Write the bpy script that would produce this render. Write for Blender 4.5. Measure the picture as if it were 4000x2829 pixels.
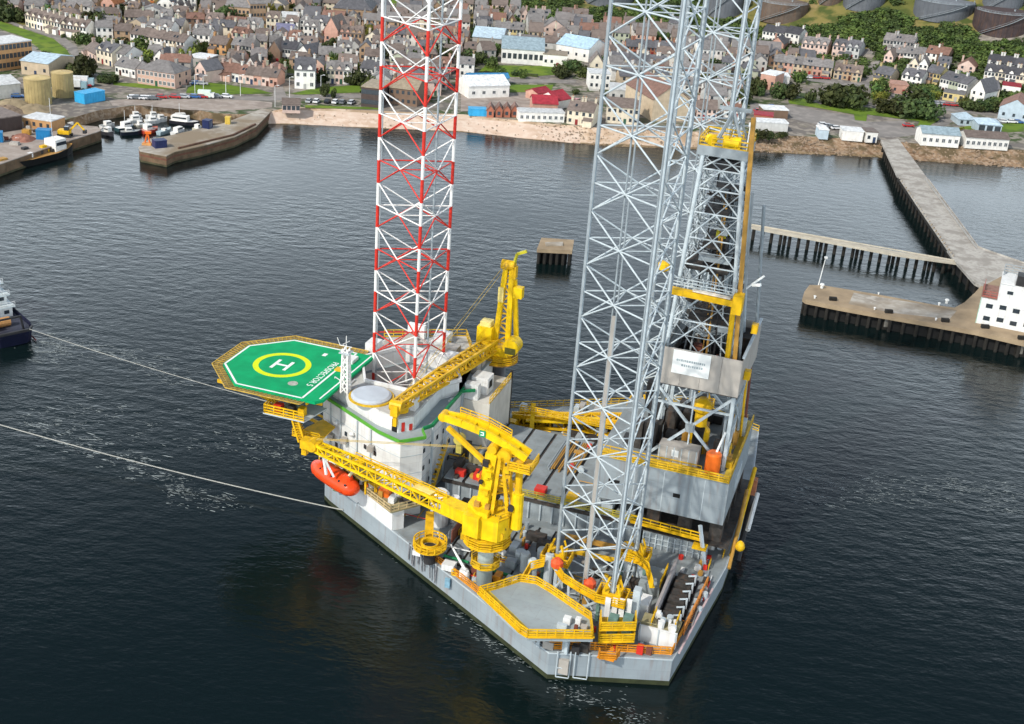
import bpy, math, random
from mathutils import Vector, Matrix
from mathutils.geometry import tessellate_polygon
random.seed(7)
rad = math.radians
scene = bpy.context.scene
for o in list(bpy.data.objects): bpy.data.objects.remove(o)
COL = scene.collection

# ------------------------------------------------------------ camera, light, exposure
CAMZ = 113.0
FPX, PIT, ROL = 4988.0, rad(24.42), rad(4.287)      # focal length in photograph pixels (4000 wide), pitch, roll
cam_d = bpy.data.cameras.new("camera"); cam = bpy.data.objects.new("camera", cam_d); COL.objects.link(cam)
cam_d.sensor_width = 36.0; cam_d.lens = FPX / 4000.0 * 36.0
cam_d.clip_start = 1.0; cam_d.clip_end = 9000.0
cam.matrix_world = Matrix.Translation((0, 0, CAMZ)) @ (Matrix.Rotation(rad(90) - PIT, 4, 'X') @ Matrix.Rotation(ROL, 4, 'Z'))
scene.camera = cam

SUN_EL, SUN_AZ = rad(43), math.atan2(-0.68, -0.73)    # azimuth measured from +Y towards +X
world = bpy.data.worlds.new("World"); scene.world = world; world.use_nodes = True
wn = world.node_tree.nodes; wn.clear()
sky = wn.new('ShaderNodeTexSky'); sky.sky_type = 'NISHITA'; sky.sun_disc = False
sky.sun_elevation = SUN_EL; sky.sun_rotation = SUN_AZ % (2 * math.pi)
sky.air_density = 1.0; sky.dust_density = 2.2; sky.ozone_density = 1.0
bg = wn.new('ShaderNodeBackground'); bg.inputs[1].default_value = 0.10
wo = wn.new('ShaderNodeOutputWorld')
# broken white cloud: thin overhead, thickening towards the horizon all the way round
tcw = wn.new('ShaderNodeTexCoord'); sep = wn.new('ShaderNodeSeparateXYZ'); world.node_tree.links.new(tcw.outputs['Generated'], sep.inputs[0])
zr = wn.new('ShaderNodeMapRange'); zr.interpolation_type = 'SMOOTHSTEP'; zr.inputs[1].default_value = .12; zr.inputs[2].default_value = .60; zr.inputs[3].default_value = 1.0; zr.inputs[4].default_value = .0
world.node_tree.links.new(sep.outputs['Z'], zr.inputs[0])
mpw = wn.new('ShaderNodeMapping'); mpw.inputs['Scale'].default_value = (1.6, 1.6, 5.0); world.node_tree.links.new(tcw.outputs['Generated'], mpw.inputs[0])
cn = wn.new('ShaderNodeTexNoise'); cn.inputs['Scale'].default_value = 1.7; cn.inputs['Detail'].default_value = 6; world.node_tree.links.new(mpw.outputs[0], cn.inputs['Vector'])
cr_ = wn.new('ShaderNodeMapRange'); cr_.inputs[1].default_value = .40; cr_.inputs[2].default_value = .62; cr_.inputs[3].default_value = .5; cr_.inputs[4].default_value = 1.; world.node_tree.links.new(cn.outputs[0], cr_.inputs[0])
ml = wn.new('ShaderNodeMath'); ml.operation = 'MULTIPLY'; world.node_tree.links.new(zr.outputs[0], ml.inputs[0]); world.node_tree.links.new(cr_.outputs[0], ml.inputs[1])
cmx = wn.new('ShaderNodeMix'); cmx.data_type = 'RGBA'; cmx.inputs[7].default_value = (31.0, 35.0, 38.0, 1); world.node_tree.links.new(ml.outputs[0], cmx.inputs[0]); world.node_tree.links.new(sky.outputs[0], cmx.inputs[6])
world.node_tree.links.new(cmx.outputs[2], bg.inputs[0]); world.node_tree.links.new(bg.outputs[0], wo.inputs[0])
sl = bpy.data.lights.new("sun", 'SUN'); sl.energy = 3.5; sl.angle = rad(1.5); sl.color = (1.0, 0.95, 0.87)
so = bpy.data.objects.new("sun", sl); COL.objects.link(so)
sv = Vector((math.sin(SUN_AZ) * math.cos(SUN_EL), math.cos(SUN_AZ) * math.cos(SUN_EL), math.sin(SUN_EL)))
so.rotation_euler = (-sv).to_track_quat('-Z', 'Y').to_euler(); so.location = sv * 400
scene.view_settings.view_transform = 'Standard'; scene.view_settings.look = 'None'
scene.view_settings.exposure = -0.02; scene.view_settings.gamma = 1.0
scene.view_settings.use_curve_mapping = False
scene.render.engine = 'CYCLES'
scene.cycles.max_bounces = 6; scene.cycles.diffuse_bounces = 2; scene.cycles.glossy_bounces = 3

# ------------------------------------------------------------ materials
MATS = {}
def mat(name, col=(.5, .5, .5), rough=.65, var=.18, scale=.6, metal=0., objcol=False, streak=0., rust=0., spec=.28, bump=0., plates=None):
    """painted / stained surface: base colour with broad and fine blotches, optional vertical streaks and rust"""
    if name in MATS: return MATS[name]
    m = bpy.data.materials.new(name); m.use_nodes = True; MATS[name] = m
    nt = m.node_tree; N = nt.nodes; L = nt.links
    b = N['Principled BSDF']; b.inputs['Roughness'].default_value = rough; b.inputs['Metallic'].default_value = metal
    b.inputs['Specular IOR Level'].default_value = spec
    geo = N.new('ShaderNodeNewGeometry')
    n1 = N.new('ShaderNodeTexNoise'); n1.inputs['Scale'].default_value = scale; n1.inputs['Detail'].default_value = 6
    L.new(geo.outputs['Position'], n1.inputs['Vector'])
    r1 = N.new('ShaderNodeMapRange'); r1.inputs[1].default_value = .28; r1.inputs[2].default_value = .72
    r1.inputs[3].default_value = 1 - var; r1.inputs[4].default_value = 1 + var * .6
    L.new(n1.outputs[0], r1.inputs[0])
    mx = N.new('ShaderNodeMix'); mx.data_type = 'RGBA'; mx.blend_type = 'MULTIPLY'; mx.inputs[0].default_value = 1
    if objcol:
        oi = N.new('ShaderNodeObjectInfo'); L.new(oi.outputs['Color'], mx.inputs[6])
    else:
        mx.inputs[6].default_value = (*col, 1)
    cm = N.new('ShaderNodeCombineColor')
    for i in range(3): L.new(r1.outputs[0], cm.inputs[i])
    L.new(cm.outputs[0], mx.inputs[7]); out = mx.outputs[2]
    if streak or rust:
        mp = N.new('ShaderNodeMapping'); mp.inputs['Scale'].default_value = (.9, .9, .09)
        L.new(geo.outputs['Position'], mp.inputs[0])
        n2 = N.new('ShaderNodeTexNoise'); n2.inputs['Scale'].default_value = 1.6; n2.inputs['Detail'].default_value = 5
        L.new(mp.outputs[0], n2.inputs['Vector'])
        r2 = N.new('ShaderNodeMapRange'); r2.inputs[1].default_value = .52; r2.inputs[2].default_value = .74
        r2.inputs[3].default_value = 0; r2.inputs[4].default_value = max(streak, rust)
        L.new(n2.outputs[0], r2.inputs[0])
        m2 = N.new('ShaderNodeMix'); m2.data_type = 'RGBA'; L.new(r2.outputs[0], m2.inputs[0]); L.new(out, m2.inputs[6])
        m2.inputs[7].default_value = (.19, .09, .04, 1) if rust else (.13, .12, .10, 1)
        out = m2.outputs[2]
    if plates:                                        # welded plate seams, a shade darker than the paint
        rm = N.new('ShaderNodeMapping'); rm.vector_type = 'POINT'; rm.inputs['Rotation'].default_value = (0, 0, -rad(162.8)); L.new(geo.outputs['Position'], rm.inputs[0])
        sp = N.new('ShaderNodeSeparateXYZ'); L.new(rm.outputs[0], sp.inputs[0]); cb = N.new('ShaderNodeCombineXYZ'); ad = N.new('ShaderNodeMath'); ad.operation = 'MULTIPLY_ADD'; ad.inputs[1].default_value = .35 if plates == 'wall' else 0.
        L.new(sp.outputs[1], ad.inputs[0]); L.new(sp.outputs[0], ad.inputs[2]); L.new(ad.outputs[0], cb.inputs[0]); L.new(sp.outputs[2 if plates == 'wall' else 1], cb.inputs[1])
        bk = N.new('ShaderNodeTexBrick'); bk.inputs['Scale'].default_value = 1.; bk.inputs['Brick Width'].default_value = 7.5; bk.offset = .37; bk.inputs['Row Height'].default_value = 2.35 if plates == 'wall' else 3.2; bk.inputs['Mortar Size'].default_value = .03; bk.inputs['Mortar Smooth'].default_value = .3
        bk.inputs['Color1'].default_value = (1,1,1,1); bk.inputs['Color2'].default_value = (.95,.95,.955,1); bk.inputs['Mortar'].default_value = (.84,.83,.81,1); L.new(cb.outputs[0], bk.inputs['Vector'])
        m3 = N.new('ShaderNodeMix'); m3.data_type = 'RGBA'; m3.blend_type = 'MULTIPLY'; m3.inputs[0].default_value = 1; L.new(out, m3.inputs[6]); L.new(bk.outputs['Color'], m3.inputs[7]); out = m3.outputs[2]
    L.new(out, b.inputs['Base Color'])
    if bump:
        bm = N.new('ShaderNodeBump'); bm.inputs['Distance'].default_value = bump
        n3 = N.new('ShaderNodeTexNoise'); n3.inputs['Scale'].default_value = scale * 6; n3.inputs['Detail'].default_value = 4
        L.new(geo.outputs['Position'], n3.inputs['Vector']); L.new(n3.outputs[0], bm.inputs['Height']); L.new(bm.outputs[0], b.inputs['Normal'])
    return m
YEL = mat('yellow_paint', (.76, .45, .009), .5, .24, .9, rust=.32)
YRAIL = mat('yellow_rail_paint', (.68, .42, .02), .5, .3, 1.2)
ORN = mat('orange_rail_paint', (.70, .27, .02), .5, .3, 1.2)
WHT = mat('white_paint', (.74, .75, .73), .5, .12, .5, rust=.2, plates='wall')
WHTC = mat('white_steel', (.78, .77, .74), .45, .1, 1.0)
REDC = mat('red_steel', (.60, .035, .022), .45, .2, 1.0)
GRY = mat('grey_hull_paint', (.29, .335, .36), .5, .15, .25, streak=.35, rust=.3, plates='wall')
DECK = mat('grey_deck_paint', (.25, .285, .295), .7, .28, .35, rust=.2, plates='deck')
DECKL = mat('pale_deck_paint', (.33, .385, .40), .7, .2, .18, rust=.15, plates='deck')
STEEL = mat('pale_grey_steel', (.46, .52, .545), .45, .16, .8)
STEELB = mat('bluish_steel', (.29, .33, .35), .45, .2, .8)
DKSTEEL = mat('dark_steel', (.035, .034, .035), .55, .3, .8)
GDARK = mat('dark_machinery', (.055, .05, .045), .7, .5, 1.3, rust=.35)
BEIGE = mat('beige_panel', (.40, .37, .33), .6, .15, .4, streak=.18)
TAN = mat('tan_deck_plate', (.30, .27, .15), .75, .3, .7)
GREEN = mat('helideck_green', (.003, .34, .125), .75, .2, .4, spec=.12)
GRNF = mat('green_fence', (.10, .36, .04), .5, .2, .8)
GRNW = mat('shaded_screen_and_pipe_green', (.012, .22, .08), .55, .2, .8)  # green with the aft screen's shade put into it; deck pipes share it
LIME = mat('lime_marking', (.62, .74, .008), .65, .1, .6, spec=.15)
MARK = mat('white_marking', (.80, .82, .80), .6, .08, .6)
ORG = mat('orange_gelcoat', (.80, .068, .012), .32, .12, .5)
ORGT = mat('orange_tank_paint', (.80, .16, .02), .4, .15, .8)
RSTB = mat('red_brown_panel', (.18, .06, .04), .7, .3, .8)
OCHRE = mat('ochre_pipe', (.46, .25, .05), .55, .3, .7, rust=.3)
GLASS = mat('dark_glass', (.03, .04, .05), .12, .2, 2., spec=.6)
BLK = mat('black_opening', (.012, .012, .012), .8, .3, 1.)
ALGAE = mat('weedy_boot_top', (.035, .042, .018), .8, .5, .5)
ROPE = mat('tow_rope', (.42, .42, .38), .8, .2, 2.)

# ------------------------------------------------------------ mesh helpers
class MB:
    def __init__(s): s.v = []; s.f = []
    def add(s, vs, fs):
        o = len(s.v); s.v += [tuple(v) for v in vs]; s.f += [tuple(i + o for i in f) for f in fs]; return s
    def box(s, x0, y0, z0, x1, y1, z1):
        x0, x1 = min(x0, x1), max(x0, x1); y0, y1 = min(y0, y1), max(y0, y1); z0, z1 = min(z0, z1), max(z0, z1)
        return s.add([(x0,y0,z0),(x1,y0,z0),(x1,y1,z0),(x0,y1,z0),(x0,y0,z1),(x1,y0,z1),(x1,y1,z1),(x0,y1,z1)],
                     [(0,3,2,1),(4,5,6,7),(0,1,5,4),(1,2,6,5),(2,3,7,6),(3,0,4,7)])
    def bar(s, a, b, w, h=None, up=(0, 0, 1)):
        h = h or w; a = Vector(a); b = Vector(b); d = b - a
        if d.length < 1e-6: return s
        d.normalize(); u = Vector(up)
        if abs(d.dot(u)) > .98: u = Vector((1, 0, 0))
        x = d.cross(u).normalized(); y = x.cross(d)
        r = []
        for p in (a, b):
            for i, j in ((-1,-1),(1,-1),(1,1),(-1,1)): r.append(p + x * (i * w / 2) + y * (j * h / 2))
        return s.add(r, [(0,1,2,3),(7,6,5,4),(0,4,5,1),(1,5,6,2),(2,6,7,3),(3,7,4,0)])
    def tube(s, a, b, r0, r1=None, n=8, caps=True):
        r1 = r0 if r1 is None else r1; a = Vector(a); b = Vector(b); d = (b - a).normalized()
        u = Vector((0,0,1)) if abs(d.z) < .98 else Vector((1,0,0))
        x = d.cross(u).normalized(); y = d.cross(x)
        vs = []
        for p, r in ((a, r0), (b, r1)):
            for k in range(n):
                t = 2*math.pi*k/n; vs.append(p + x*(r*math.cos(t)) + y*(r*math.sin(t)))
        fs = [(k, k+n, (k+1)%n+n, (k+1)%n) for k in range(n)]
        if caps: fs += [tuple(range(n)), tuple(range(2*n-1, n-1, -1))]
        return s.add(vs, fs)
    def lathe(s, c, prof, n=16):
        """prof: [(r, z)...] round the vertical axis through c"""
        vs = []; m = len(prof)
        for r, z in prof:
            for k in range(n):
                t = 2*math.pi*k/n; vs.append((c[0]+r*math.cos(t), c[1]+r*math.sin(t), c[2]+z))
        fs = [(i*n+k, i*n+(k+1)%n, (i+1)*n+(k+1)%n, (i+1)*n+k) for i in range(m-1) for k in range(n)]
        fs += [tuple(range(n-1,-1,-1)), tuple((m-1)*n+k for k in range(n))]
        return s.add(vs, fs)
    def ring(s, c, r0, r1, z0, z1, n=32):
        vs = []
        for r, z in ((r0,z0),(r1,z0),(r1,z1),(r0,z1)):
            for k in range(n):
                t = 2*math.pi*k/n; vs.append((c[0]+r*math.cos(t), c[1]+r*math.sin(t), z))
        return s.add(vs, [(j*n+k, j*n+(k+1)%n, ((j+1)%4)*n+(k+1)%n, ((j+1)%4)*n+k) for j in range(4) for k in range(n)])
    def prism(s, poly, z0, z1, holes=()):
        loops = [list(poly)] + [list(h) for h in holes]
        def area(p): return sum(p[i][0]*p[(i+1)%len(p)][1]-p[(i+1)%len(p)][0]*p[i][1] for i in range(len(p)))
        loops = [l if (area(l) > 0) == (i == 0) else l[::-1] for i, l in enumerate(loops)]
        flat = [p for l in loops for p in l]; n = len(flat)
        tri = tessellate_polygon([[Vector((p[0], p[1], 0)) for p in l] for l in loops])
        vs = [(p[0], p[1], z0) for p in flat] + [(p[0], p[1], z1) for p in flat]; fs = []
        for t in tri:
            a, b, c = (flat[i] for i in t)
            if (b[0]-a[0])*(c[1]-a[1])-(b[1]-a[1])*(c[0]-a[0]) < 0: t = t[::-1]
            fs.append(tuple(i+n for i in t)); fs.append(tuple(t[::-1]))
        k = 0
        for l in loops:
            m = len(l)
            for i in range(m):
                a, b = k+i, k+(i+1)%m; fs.append((a, b, b+n, a+n))
            k += m
        return s.add(vs, fs)
    def rail(s, pts, h=1.1, closed=False, step=1.6, r=.05, mids=1):
        pts = [Vector(p) for p in pts]
        if closed: pts = pts + [pts[0]]
        for a, b in zip(pts, pts[1:]):
            n = max(1, round((b-a).length / step))
            for k in range(n+1):
                p = a.lerp(b, k/n); s.bar(p, p + Vector((0,0,h)), r*1.6)
            for j in range(mids+1):
                z = Vector((0,0,h*(1-j/(mids+1)))); s.bar(a+z, b+z, r*1.8)
            s.bar(a+Vector((0,0,.08)), b+Vector((0,0,.08)), .04, .22)
        return s
    def mesh(s, name, off=(0,0,0)):
        me = bpy.data.meshes.new(name)
        me.from_pydata([(v[0]-off[0], v[1]-off[1], v[2]-off[2]) for v in s.v], [], s.f); me.update(); return me

def link(name, me, m=None, parent=None):
    o = bpy.data.objects.new(name, me); COL.objects.link(o)
    if m is not None and len(me.materials) == 0: me.materials.append(m)
    if parent is not None: o.parent = parent
    return o
def tag(o, label=None, cat=None, group=None, kind=None):
    if label: o['label'] = label
    if cat: o['category'] = cat
    if group: o['group'] = group
    if kind: o['kind'] = kind
    return o
class Thing:
    """an Empty at the thing's base; parts are given in the same frame as the base"""
    def __init__(s, name, label, cat, base, frame=None, rot=0., group=None):
        s.base = Vector(base); e = bpy.data.objects.new(name, None); COL.objects.link(e); s.e = e
        e.empty_display_size = .5
        if frame == 'rig': e.location = rigw(*base); e.rotation_euler = (0, 0, FW)
        else: e.location = base; e.rotation_euler = (0, 0, rot)
        s.local = frame != 'rig'
        tag(e, label, cat, group)
    def part(s, name, mb, m, parent=None, label=None, kind=None, smooth=False):
        off = (0,0,0) if s.local else s.base
        me = mb.mesh(name, off)
        if smooth: me.polygons.foreach_set('use_smooth', [True]*len(me.polygons))
        o = link(name, me, m, parent or s.e)
        if label: o['label'] = label
        if kind: o['kind'] = kind
        return o
# rig frame: f forward to the bow, q to port, z up from the water; origin midway between the two aft legs
FW = rad(162.8); OX, OY = 23.0685, 184.5205
def rigw(f, q, z=0): return Vector((OX + f*math.cos(FW) - q*math.sin(FW), OY + f*math.sin(FW) + q*math.cos(FW), z))
_unit = {}
def unit_tube(n=8):
    if n not in _unit:
        me = MB().tube((0,0,0), (0,0,1), 1, n=n, caps=False).mesh('tube'); me.polygons.foreach_set('use_smooth', [True]*len(me.polygons)); _unit[n] = me
    return _unit[n]
_um = {}
def stick(T, name, a, b, r, m, parent=None, n=8):
    """one round member as an object of its own (all members of one paint share a mesh)"""
    key = (n, m.name)
    if key not in _um:
        me = unit_tube(n).copy(); me.name = name; me.materials.append(m); _um[key] = me
    a = Vector(a) - (Vector((0,0,0)) if T.local else T.base); b = Vector(b) - (Vector((0,0,0)) if T.local else T.base)
    o = bpy.data.objects.new(name, _um[key]); COL.objects.link(o); o.parent = parent or T.e
    d = b - a; q = d.to_track_quat('Z', 'Y')
    o.matrix_basis = Matrix.Translation(a) @ q.to_matrix().to_4x4() @ Matrix.Diagonal((r, r, d.length, 1))
    return o
def text_mesh(txt, size):
    cu = bpy.data.curves.new('lettering', 'FONT'); cu.body = txt; cu.size = size; cu.align_x = 'CENTER'; cu.align_y = 'CENTER'; cu.extrude = .01
    o = bpy.data.objects.new('lettering', cu); COL.objects.link(o)
    dg = bpy.context.evaluated_depsgraph_get(); me = bpy.data.meshes.new_from_object(o.evaluated_get(dg))
    bpy.data.objects.remove(o); bpy.data.curves.remove(cu); return me

# pixel of the photograph (4000 x 2829) -> point on the plane z = h; used to read positions off the photograph
def ray(x, y):
    dx, dy = x - 2000, y - 1414.5; c, s = math.cos(ROL), math.sin(ROL)
    a = (dx*c + dy*s) / FPX; up = -(-dx*s + dy*c) / FPX
    return a, math.cos(PIT) + up*math.sin(PIT), -math.sin(PIT) + up*math.cos(PIT)
CROP = {'v': (0, 0, .574), 't1': (0, 0, 2.296), 't2': (700, 0, 2.296), 't3': (1600, 0, 2.296), 't4': (2300, 0, 2.296), 't5': (3000, 0, 2.296), 't6': (3000, 700, 2.03), 's': (0, 0, 1)}
def px(c, x, y): o = CROP[c]; return o[0] + x/o[2], o[1] + y/o[2]
def atz(c, x, y, z=0.):
    r = ray(*px(c, x, y)); t = (z - CAMZ) / r[2]; return Vector((r[0]*t, r[1]*t, z))
def proj(X, Y, Z):
    Z -= CAMZ; dep = Y*math.cos(PIT) - Z*math.sin(PIT); up = Y*math.sin(PIT) + Z*math.cos(PIT)
    a = FPX*X/dep; b = -FPX*up/dep; c, s = math.cos(ROL), math.sin(ROL)
    return 2000 + a*c - b*s, 1414.5 + a*s + b*c
def inpoly(p, poly):
    x, y = p; r = False; n = len(poly)
    for i in range(n):
        x0, y0 = poly[i]; x1, y1 = poly[(i+1) % n]
        if (y0 > y) != (y1 > y) and x < (x1-x0)*(y-y0)/(y1-y0) + x0: r = not r
    return r
# ============================================================ WATER
def water_mat():
    m = bpy.data.materials.new('sea_water'); m.use_nodes = True; nt = m.node_tree; N = nt.nodes; L = nt.links
    b = N['Principled BSDF']; b.inputs['Roughness'].default_value = .13; b.inputs['IOR'].default_value = 1.333
    geo = N.new('ShaderNodeNewGeometry')
    mp = N.new('ShaderNodeMapping'); mp.inputs['Rotation'].default_value = (0, 0, rad(25)); mp.inputs['Scale'].default_value = (1, 1.9, 1)
    L.new(geo.outputs['Position'], mp.inputs[0])
    def noise(sc, det, src): 
        n = N.new('ShaderNodeTexNoise'); n.inputs['Scale'].default_value = sc; n.inputs['Detail'].default_value = det; L.new(src, n.inputs['Vector']); return n
    a = noise(.22, 3, mp.outputs[0]); c = noise(.9, 4, mp.outputs[0]); g = noise(.012, 3, geo.outputs['Position'])
    # slicks and gusts: calm and ruffled patches
    gr = N.new('ShaderNodeMapRange'); gr.inputs[1].default_value = .35; gr.inputs[2].default_value = .65; gr.inputs[3].default_value = .3; gr.inputs[4].default_value = 1.15
    L.new(g.outputs[0], gr.inputs[0])
    b1 = N.new('ShaderNodeBump'); b1.inputs['Distance'].default_value = .18; L.new(a.outputs[0], b1.inputs['Height']); L.new(gr.outputs[0], b1.inputs['Strength'])
    b2 = N.new('ShaderNodeBump'); b2.inputs['Distance'].default_value = .06; L.new(c.outputs[0], b2.inputs['Height']); L.new(b1.outputs[0], b2.inputs['Normal']); L.new(gr.outputs[0], b2.inputs['Strength'])
    L.new(b2.outputs[0], b.inputs['Normal'])
    mx = N.new('ShaderNodeMix'); mx.data_type = 'RGBA'; mx.inputs[6].default_value = (.002, .0055, .006, 1); mx.inputs[7].default_value = (.004, .011, .011, 1)
    L.new(g.outputs[0], mx.inputs[0]); L.new(mx.outputs[2], b.inputs['Base Color'])
    return m
w = MB().add([(-3000,-500,0),(3000,-500,0),(3000,5000,0),(-3000,5000,0)], [(0,1,2,3)])
tag(link('water', w.mesh('water'), water_mat()), kind='structure')
foam_m = mat('sea_foam', (.30, .34, .34), .8, .3, 3.)
fm = MB()
def fleck(p, s):
    n = random.randint(5, 7); a0 = random.random()*6; ex = random.uniform(1.5, 5.0); t = random.uniform(-.25, .35) - .25
    vs = [(p.x, p.y, .03)]
    for k in range(n):
        a = a0 + 2*math.pi*k/n; r = s*random.uniform(.35, 1.0); x, y = r*ex*math.cos(a), r*.5*math.sin(a)
        vs.append((p.x + x*math.cos(t) - y*math.sin(t), p.y + x*math.sin(t) + y*math.cos(t), .03))
    fm.add(vs, [(0, k+1, (k+1) % n + 1) for k in range(n)])
def foam_run(pts, width, count, smin, smax):
    P = [atz('v', *p) for p in pts]
    for _ in range(count):
        k = random.randrange(len(P)-1); p = P[k].lerp(P[k+1], random.random())
        c0 = p + Vector((random.gauss(0, width*.8), random.gauss(0, width), 0))
        for _ in range(random.choice((1,1,2,3,5,8))):
            fleck(c0 + Vector((random.gauss(0,.9), random.gauss(0,.55), 0)), random.uniform(smin, smax)*.55*random.random()**1.8 + .05)
foam_run([(80,745),(190,790),(300,800),(420,850)], 2.2, 150, .1, .7)
foam_run([(90,770),(140,800)], 2.0, 70, .15, .8)
foam_run([(60,930),(170,1000),(260,1015),(330,1060)], 2.5, 150, .1, .75)
foam_run([(120,900),(200,920),(330,960),(520,1000),(530,985)], 4.0, 110, .1, .55)
foam_run([(390,1080),(420,1110),(500,1130)], 1.5, 80, .1, .6)
foam_run([(600,1000),(690,1040)], 2.5, 50, .1, .4)
foam_run([(1700,1080),(1850,1070),(2000,1095),(2150,1095),(2290,1110)], 2.6, 230, .1, .5)
foam_run([(1760,1110),(1950,1115),(2200,1140),(2290,1130)], 1.6, 140, .1, .5)
foam_run([(1250,1540),(1330,1570),(1400,1600),(1440,1624)], 1.3, 70, .05, .3)
foam_run([(980,1340),(1050,1400),(1110,1450),(1200,1500)], .7, 60, .08, .35)
foam_run([(760,1120),(830,1180),(900,1250)], .7, 50, .08, .3)
tag(link('foam', fm.mesh('foam'), foam_m), label='white foam flecks of wash on the dark water', kind='stuff')

# ============================================================ RIG: three lattice legs
S_LEG = 12.0; R_LEG = S_LEG/math.sqrt(3); BAY = 7.5239
def lattice_leg(label, cx, cy, zref, k0, k1, two_tone, rc, rb, kdet):
    """cx, cy world; zref = height of joint level 0; levels k0..k1 counted downwards; levels above kdet joined into one part"""
    T = Thing('rig_leg', label, 'rig leg', (0,0,0), None, 0, 'lattice legs of the drilling rig')
    T.e.location = (cx, cy, 4.6); T.base = Vector((0,0,4.6)); T.local = False
    A = [rad(-79.1) + d for d in (-2*math.pi/3, 0, 2*math.pi/3)]
    Cx = [(R_LEG*math.cos(a), R_LEG*math.sin(a)) for a in A]
    def C(i, z): return Vector((Cx[i%3][0], Cx[i%3][1], z))
    def Mid(i, z): return (C(i, z) + C(i+1, z))/2
    up = MB()
    def mem(k, name, a, b, r, m, n=8):
        if k < kdet: up.tube(a, b, r, n=6, caps=False)
        else: stick(T, name, a, b, r, m, n=n)
    wht, red = (WHTC, REDC) if two_tone else (STEEL, STEEL)
    for k in range(k0, k1):
        z = zref - k*BAY; zu = z + BAY/2; zd = z - BAY/2
        hz = wht if k % 2 == 0 else red
        for i in range(3):
            mem(k, 'leg_chord', C(i, zu), C(i, z), rc, wht, 10); mem(k, 'leg_chord', C(i, z), C(i, zd), rc, red, 10)
            mem(k, 'horizontal_brace', C(i, z), C(i+1, z), rb, hz)
            mem(k, 'diagonal_brace', C(i, zu), Mid(i, z), rb, wht); mem(k, 'diagonal_brace', C(i+1, zu), Mid(i, z), rb, wht)
            mem(k, 'diagonal_brace', Mid(i, z), C(i, zd), rb, red); mem(k, 'diagonal_brace', Mid(i, z), C(i+1, zd), rb, red)
            mem(k, 'span_brace', Mid(i, z), Mid(i+1, z), rb*.8, hz)
    if up.v: T.part('upper_lattice', up, STEEL if not two_tone else WHTC, kind='stuff')
    zt, zb = zref - k0*BAY + BAY/2, zref - k1*BAY + BAY/2
    # rack plates: two toothed plates running up each chord
    for i in range(3):
        d = Vector((Cx[i][0], Cx[i][1], 0)).normalized(); t = Vector((-d.y, d.x, 0))
        if two_tone:
            continue
        mb = MB()
        for sgn in (-1, 1):
            p = C(i, 0) + t*sgn*(rc + .06); mb.bar((p.x, p.y, zb), (p.x, p.y, zt), .12, .34, up=tuple(d))
        T.part('rack_plate', mb, STEELB)
    return T, C, Mid
LEGS = [(-17.168, 196.954, 113-34.125), (15.317, 157.82, 113-23.827), (30.82, 211.22, 113-34.442)]
T1, C1, M1 = lattice_leg('red and white banded lattice leg rising through the white accommodation block', *LEGS[0], -4, 11, True, .27, .115, 0)
p = M1(1, 0)*.86
T1.part('riser_pipe', MB().tube((p.x, p.y, 5), (p.x, p.y, 100), .16), STEELB)
p = M1(0, 0)*.5 + M1(2, 0)*.3
T1.part('riser_pipe', MB().tube((C1(0,0).x*.93, C1(0,0).y*.9, 5), (C1(0,0).x*.93, C1(0,0).y*.9, 100), .10), STEELB)
T2, C2, M2 = lattice_leg('nearest pale grey lattice leg standing beside the near deck platform', *LEGS[1], -4, 12, False, .22, .118, 0)
for d in (-.38, .38):
    p = M2(0, 0)*.9; t = (C2(1,0) - C2(0,0)).normalized()*d
    T2.part('riser_pipe', MB().tube((p.x+t.x, p.y+t.y, 5), (p.x+t.x, p.y+t.y, 112), .12), STEELB)
p = M2(0, 0)*.9
T2.part('cable_trunk', MB().box(p.x-.30, p.y-.3, 9, p.x+.30, p.y+.05, 50), BEIGE)
T3, C3, M3 = lattice_leg('far pale grey lattice leg seen behind the drilling derrick', *LEGS[2], -4, 11, False, .25, .13, 0)
for d in (-.38, .38):
    p = M3(0, 0)*.9; t = (C3(1,0) - C3(0,0)).normalized()*d
    T3.part('riser_pipe', MB().tube((p.x+t.x, p.y+t.y, 5), (p.x+t.x, p.y+t.y, 105), .12), STEELB)

# ============================================================ RIG: hull, deck and accommodation
RIG = Thing('drilling_rig', 'grey floating drilling rig hull with white accommodation block and cluttered yellow railed deck', 'drilling rig', (20, 0, 0), 'rig')
hull = [(52.6,5),(51.4,13.4),(50,14.5),(2.2,43.5),(-13.9,38.0),(-16.6,12),(-16.6,-12),(-13.9,-38),(2.2,-43.5),(50,-14.5),(51.4,-13.4),(52.6,-5)]
def inset(poly, d):
    n = len(poly); out = []
    for i in range(n):
        a, b, c = Vector(poly[i-1]), Vector(poly[i]), Vector(poly[(i+1) % n])
        u = (b-a).normalized(); v = (c-b).normalized(); n1 = Vector((-u.y, u.x)); n2 = Vector((-v.y, v.x))
        if sum(poly[j-1][0]*poly[j][1]-poly[j][0]*poly[j-1][1] for j in range(n)) < 0: n1, n2 = -n1, -n2
        bi = (n1+n2).normalized(); k = d/max(.3, bi.dot(n1)); out.append((b.x+bi.x*k, b.y+bi.y*k))
    return out
def leg_well(f, q, r=8.3): return [(f + r*math.cos(rad(a-1.9)), q + r*math.sin(rad(a-1.9))) for a in (0, 60, 120, 180, 240, 300)]
RIG.part('hull', MB().prism(hull, -3, 4.5), GRY)
RIG.part('boot_top', MB().prism(inset(hull, -.03), -3.2, .75), ALGAE)
RIG.part('main_deck', MB().prism(inset(hull, .25), 4.503, 4.56), DECK)
RIG.part('rub_rail', MB().prism(inset(hull, -.12), 4.28, 4.48, [inset(hull, .05)]), STEEL)
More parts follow.
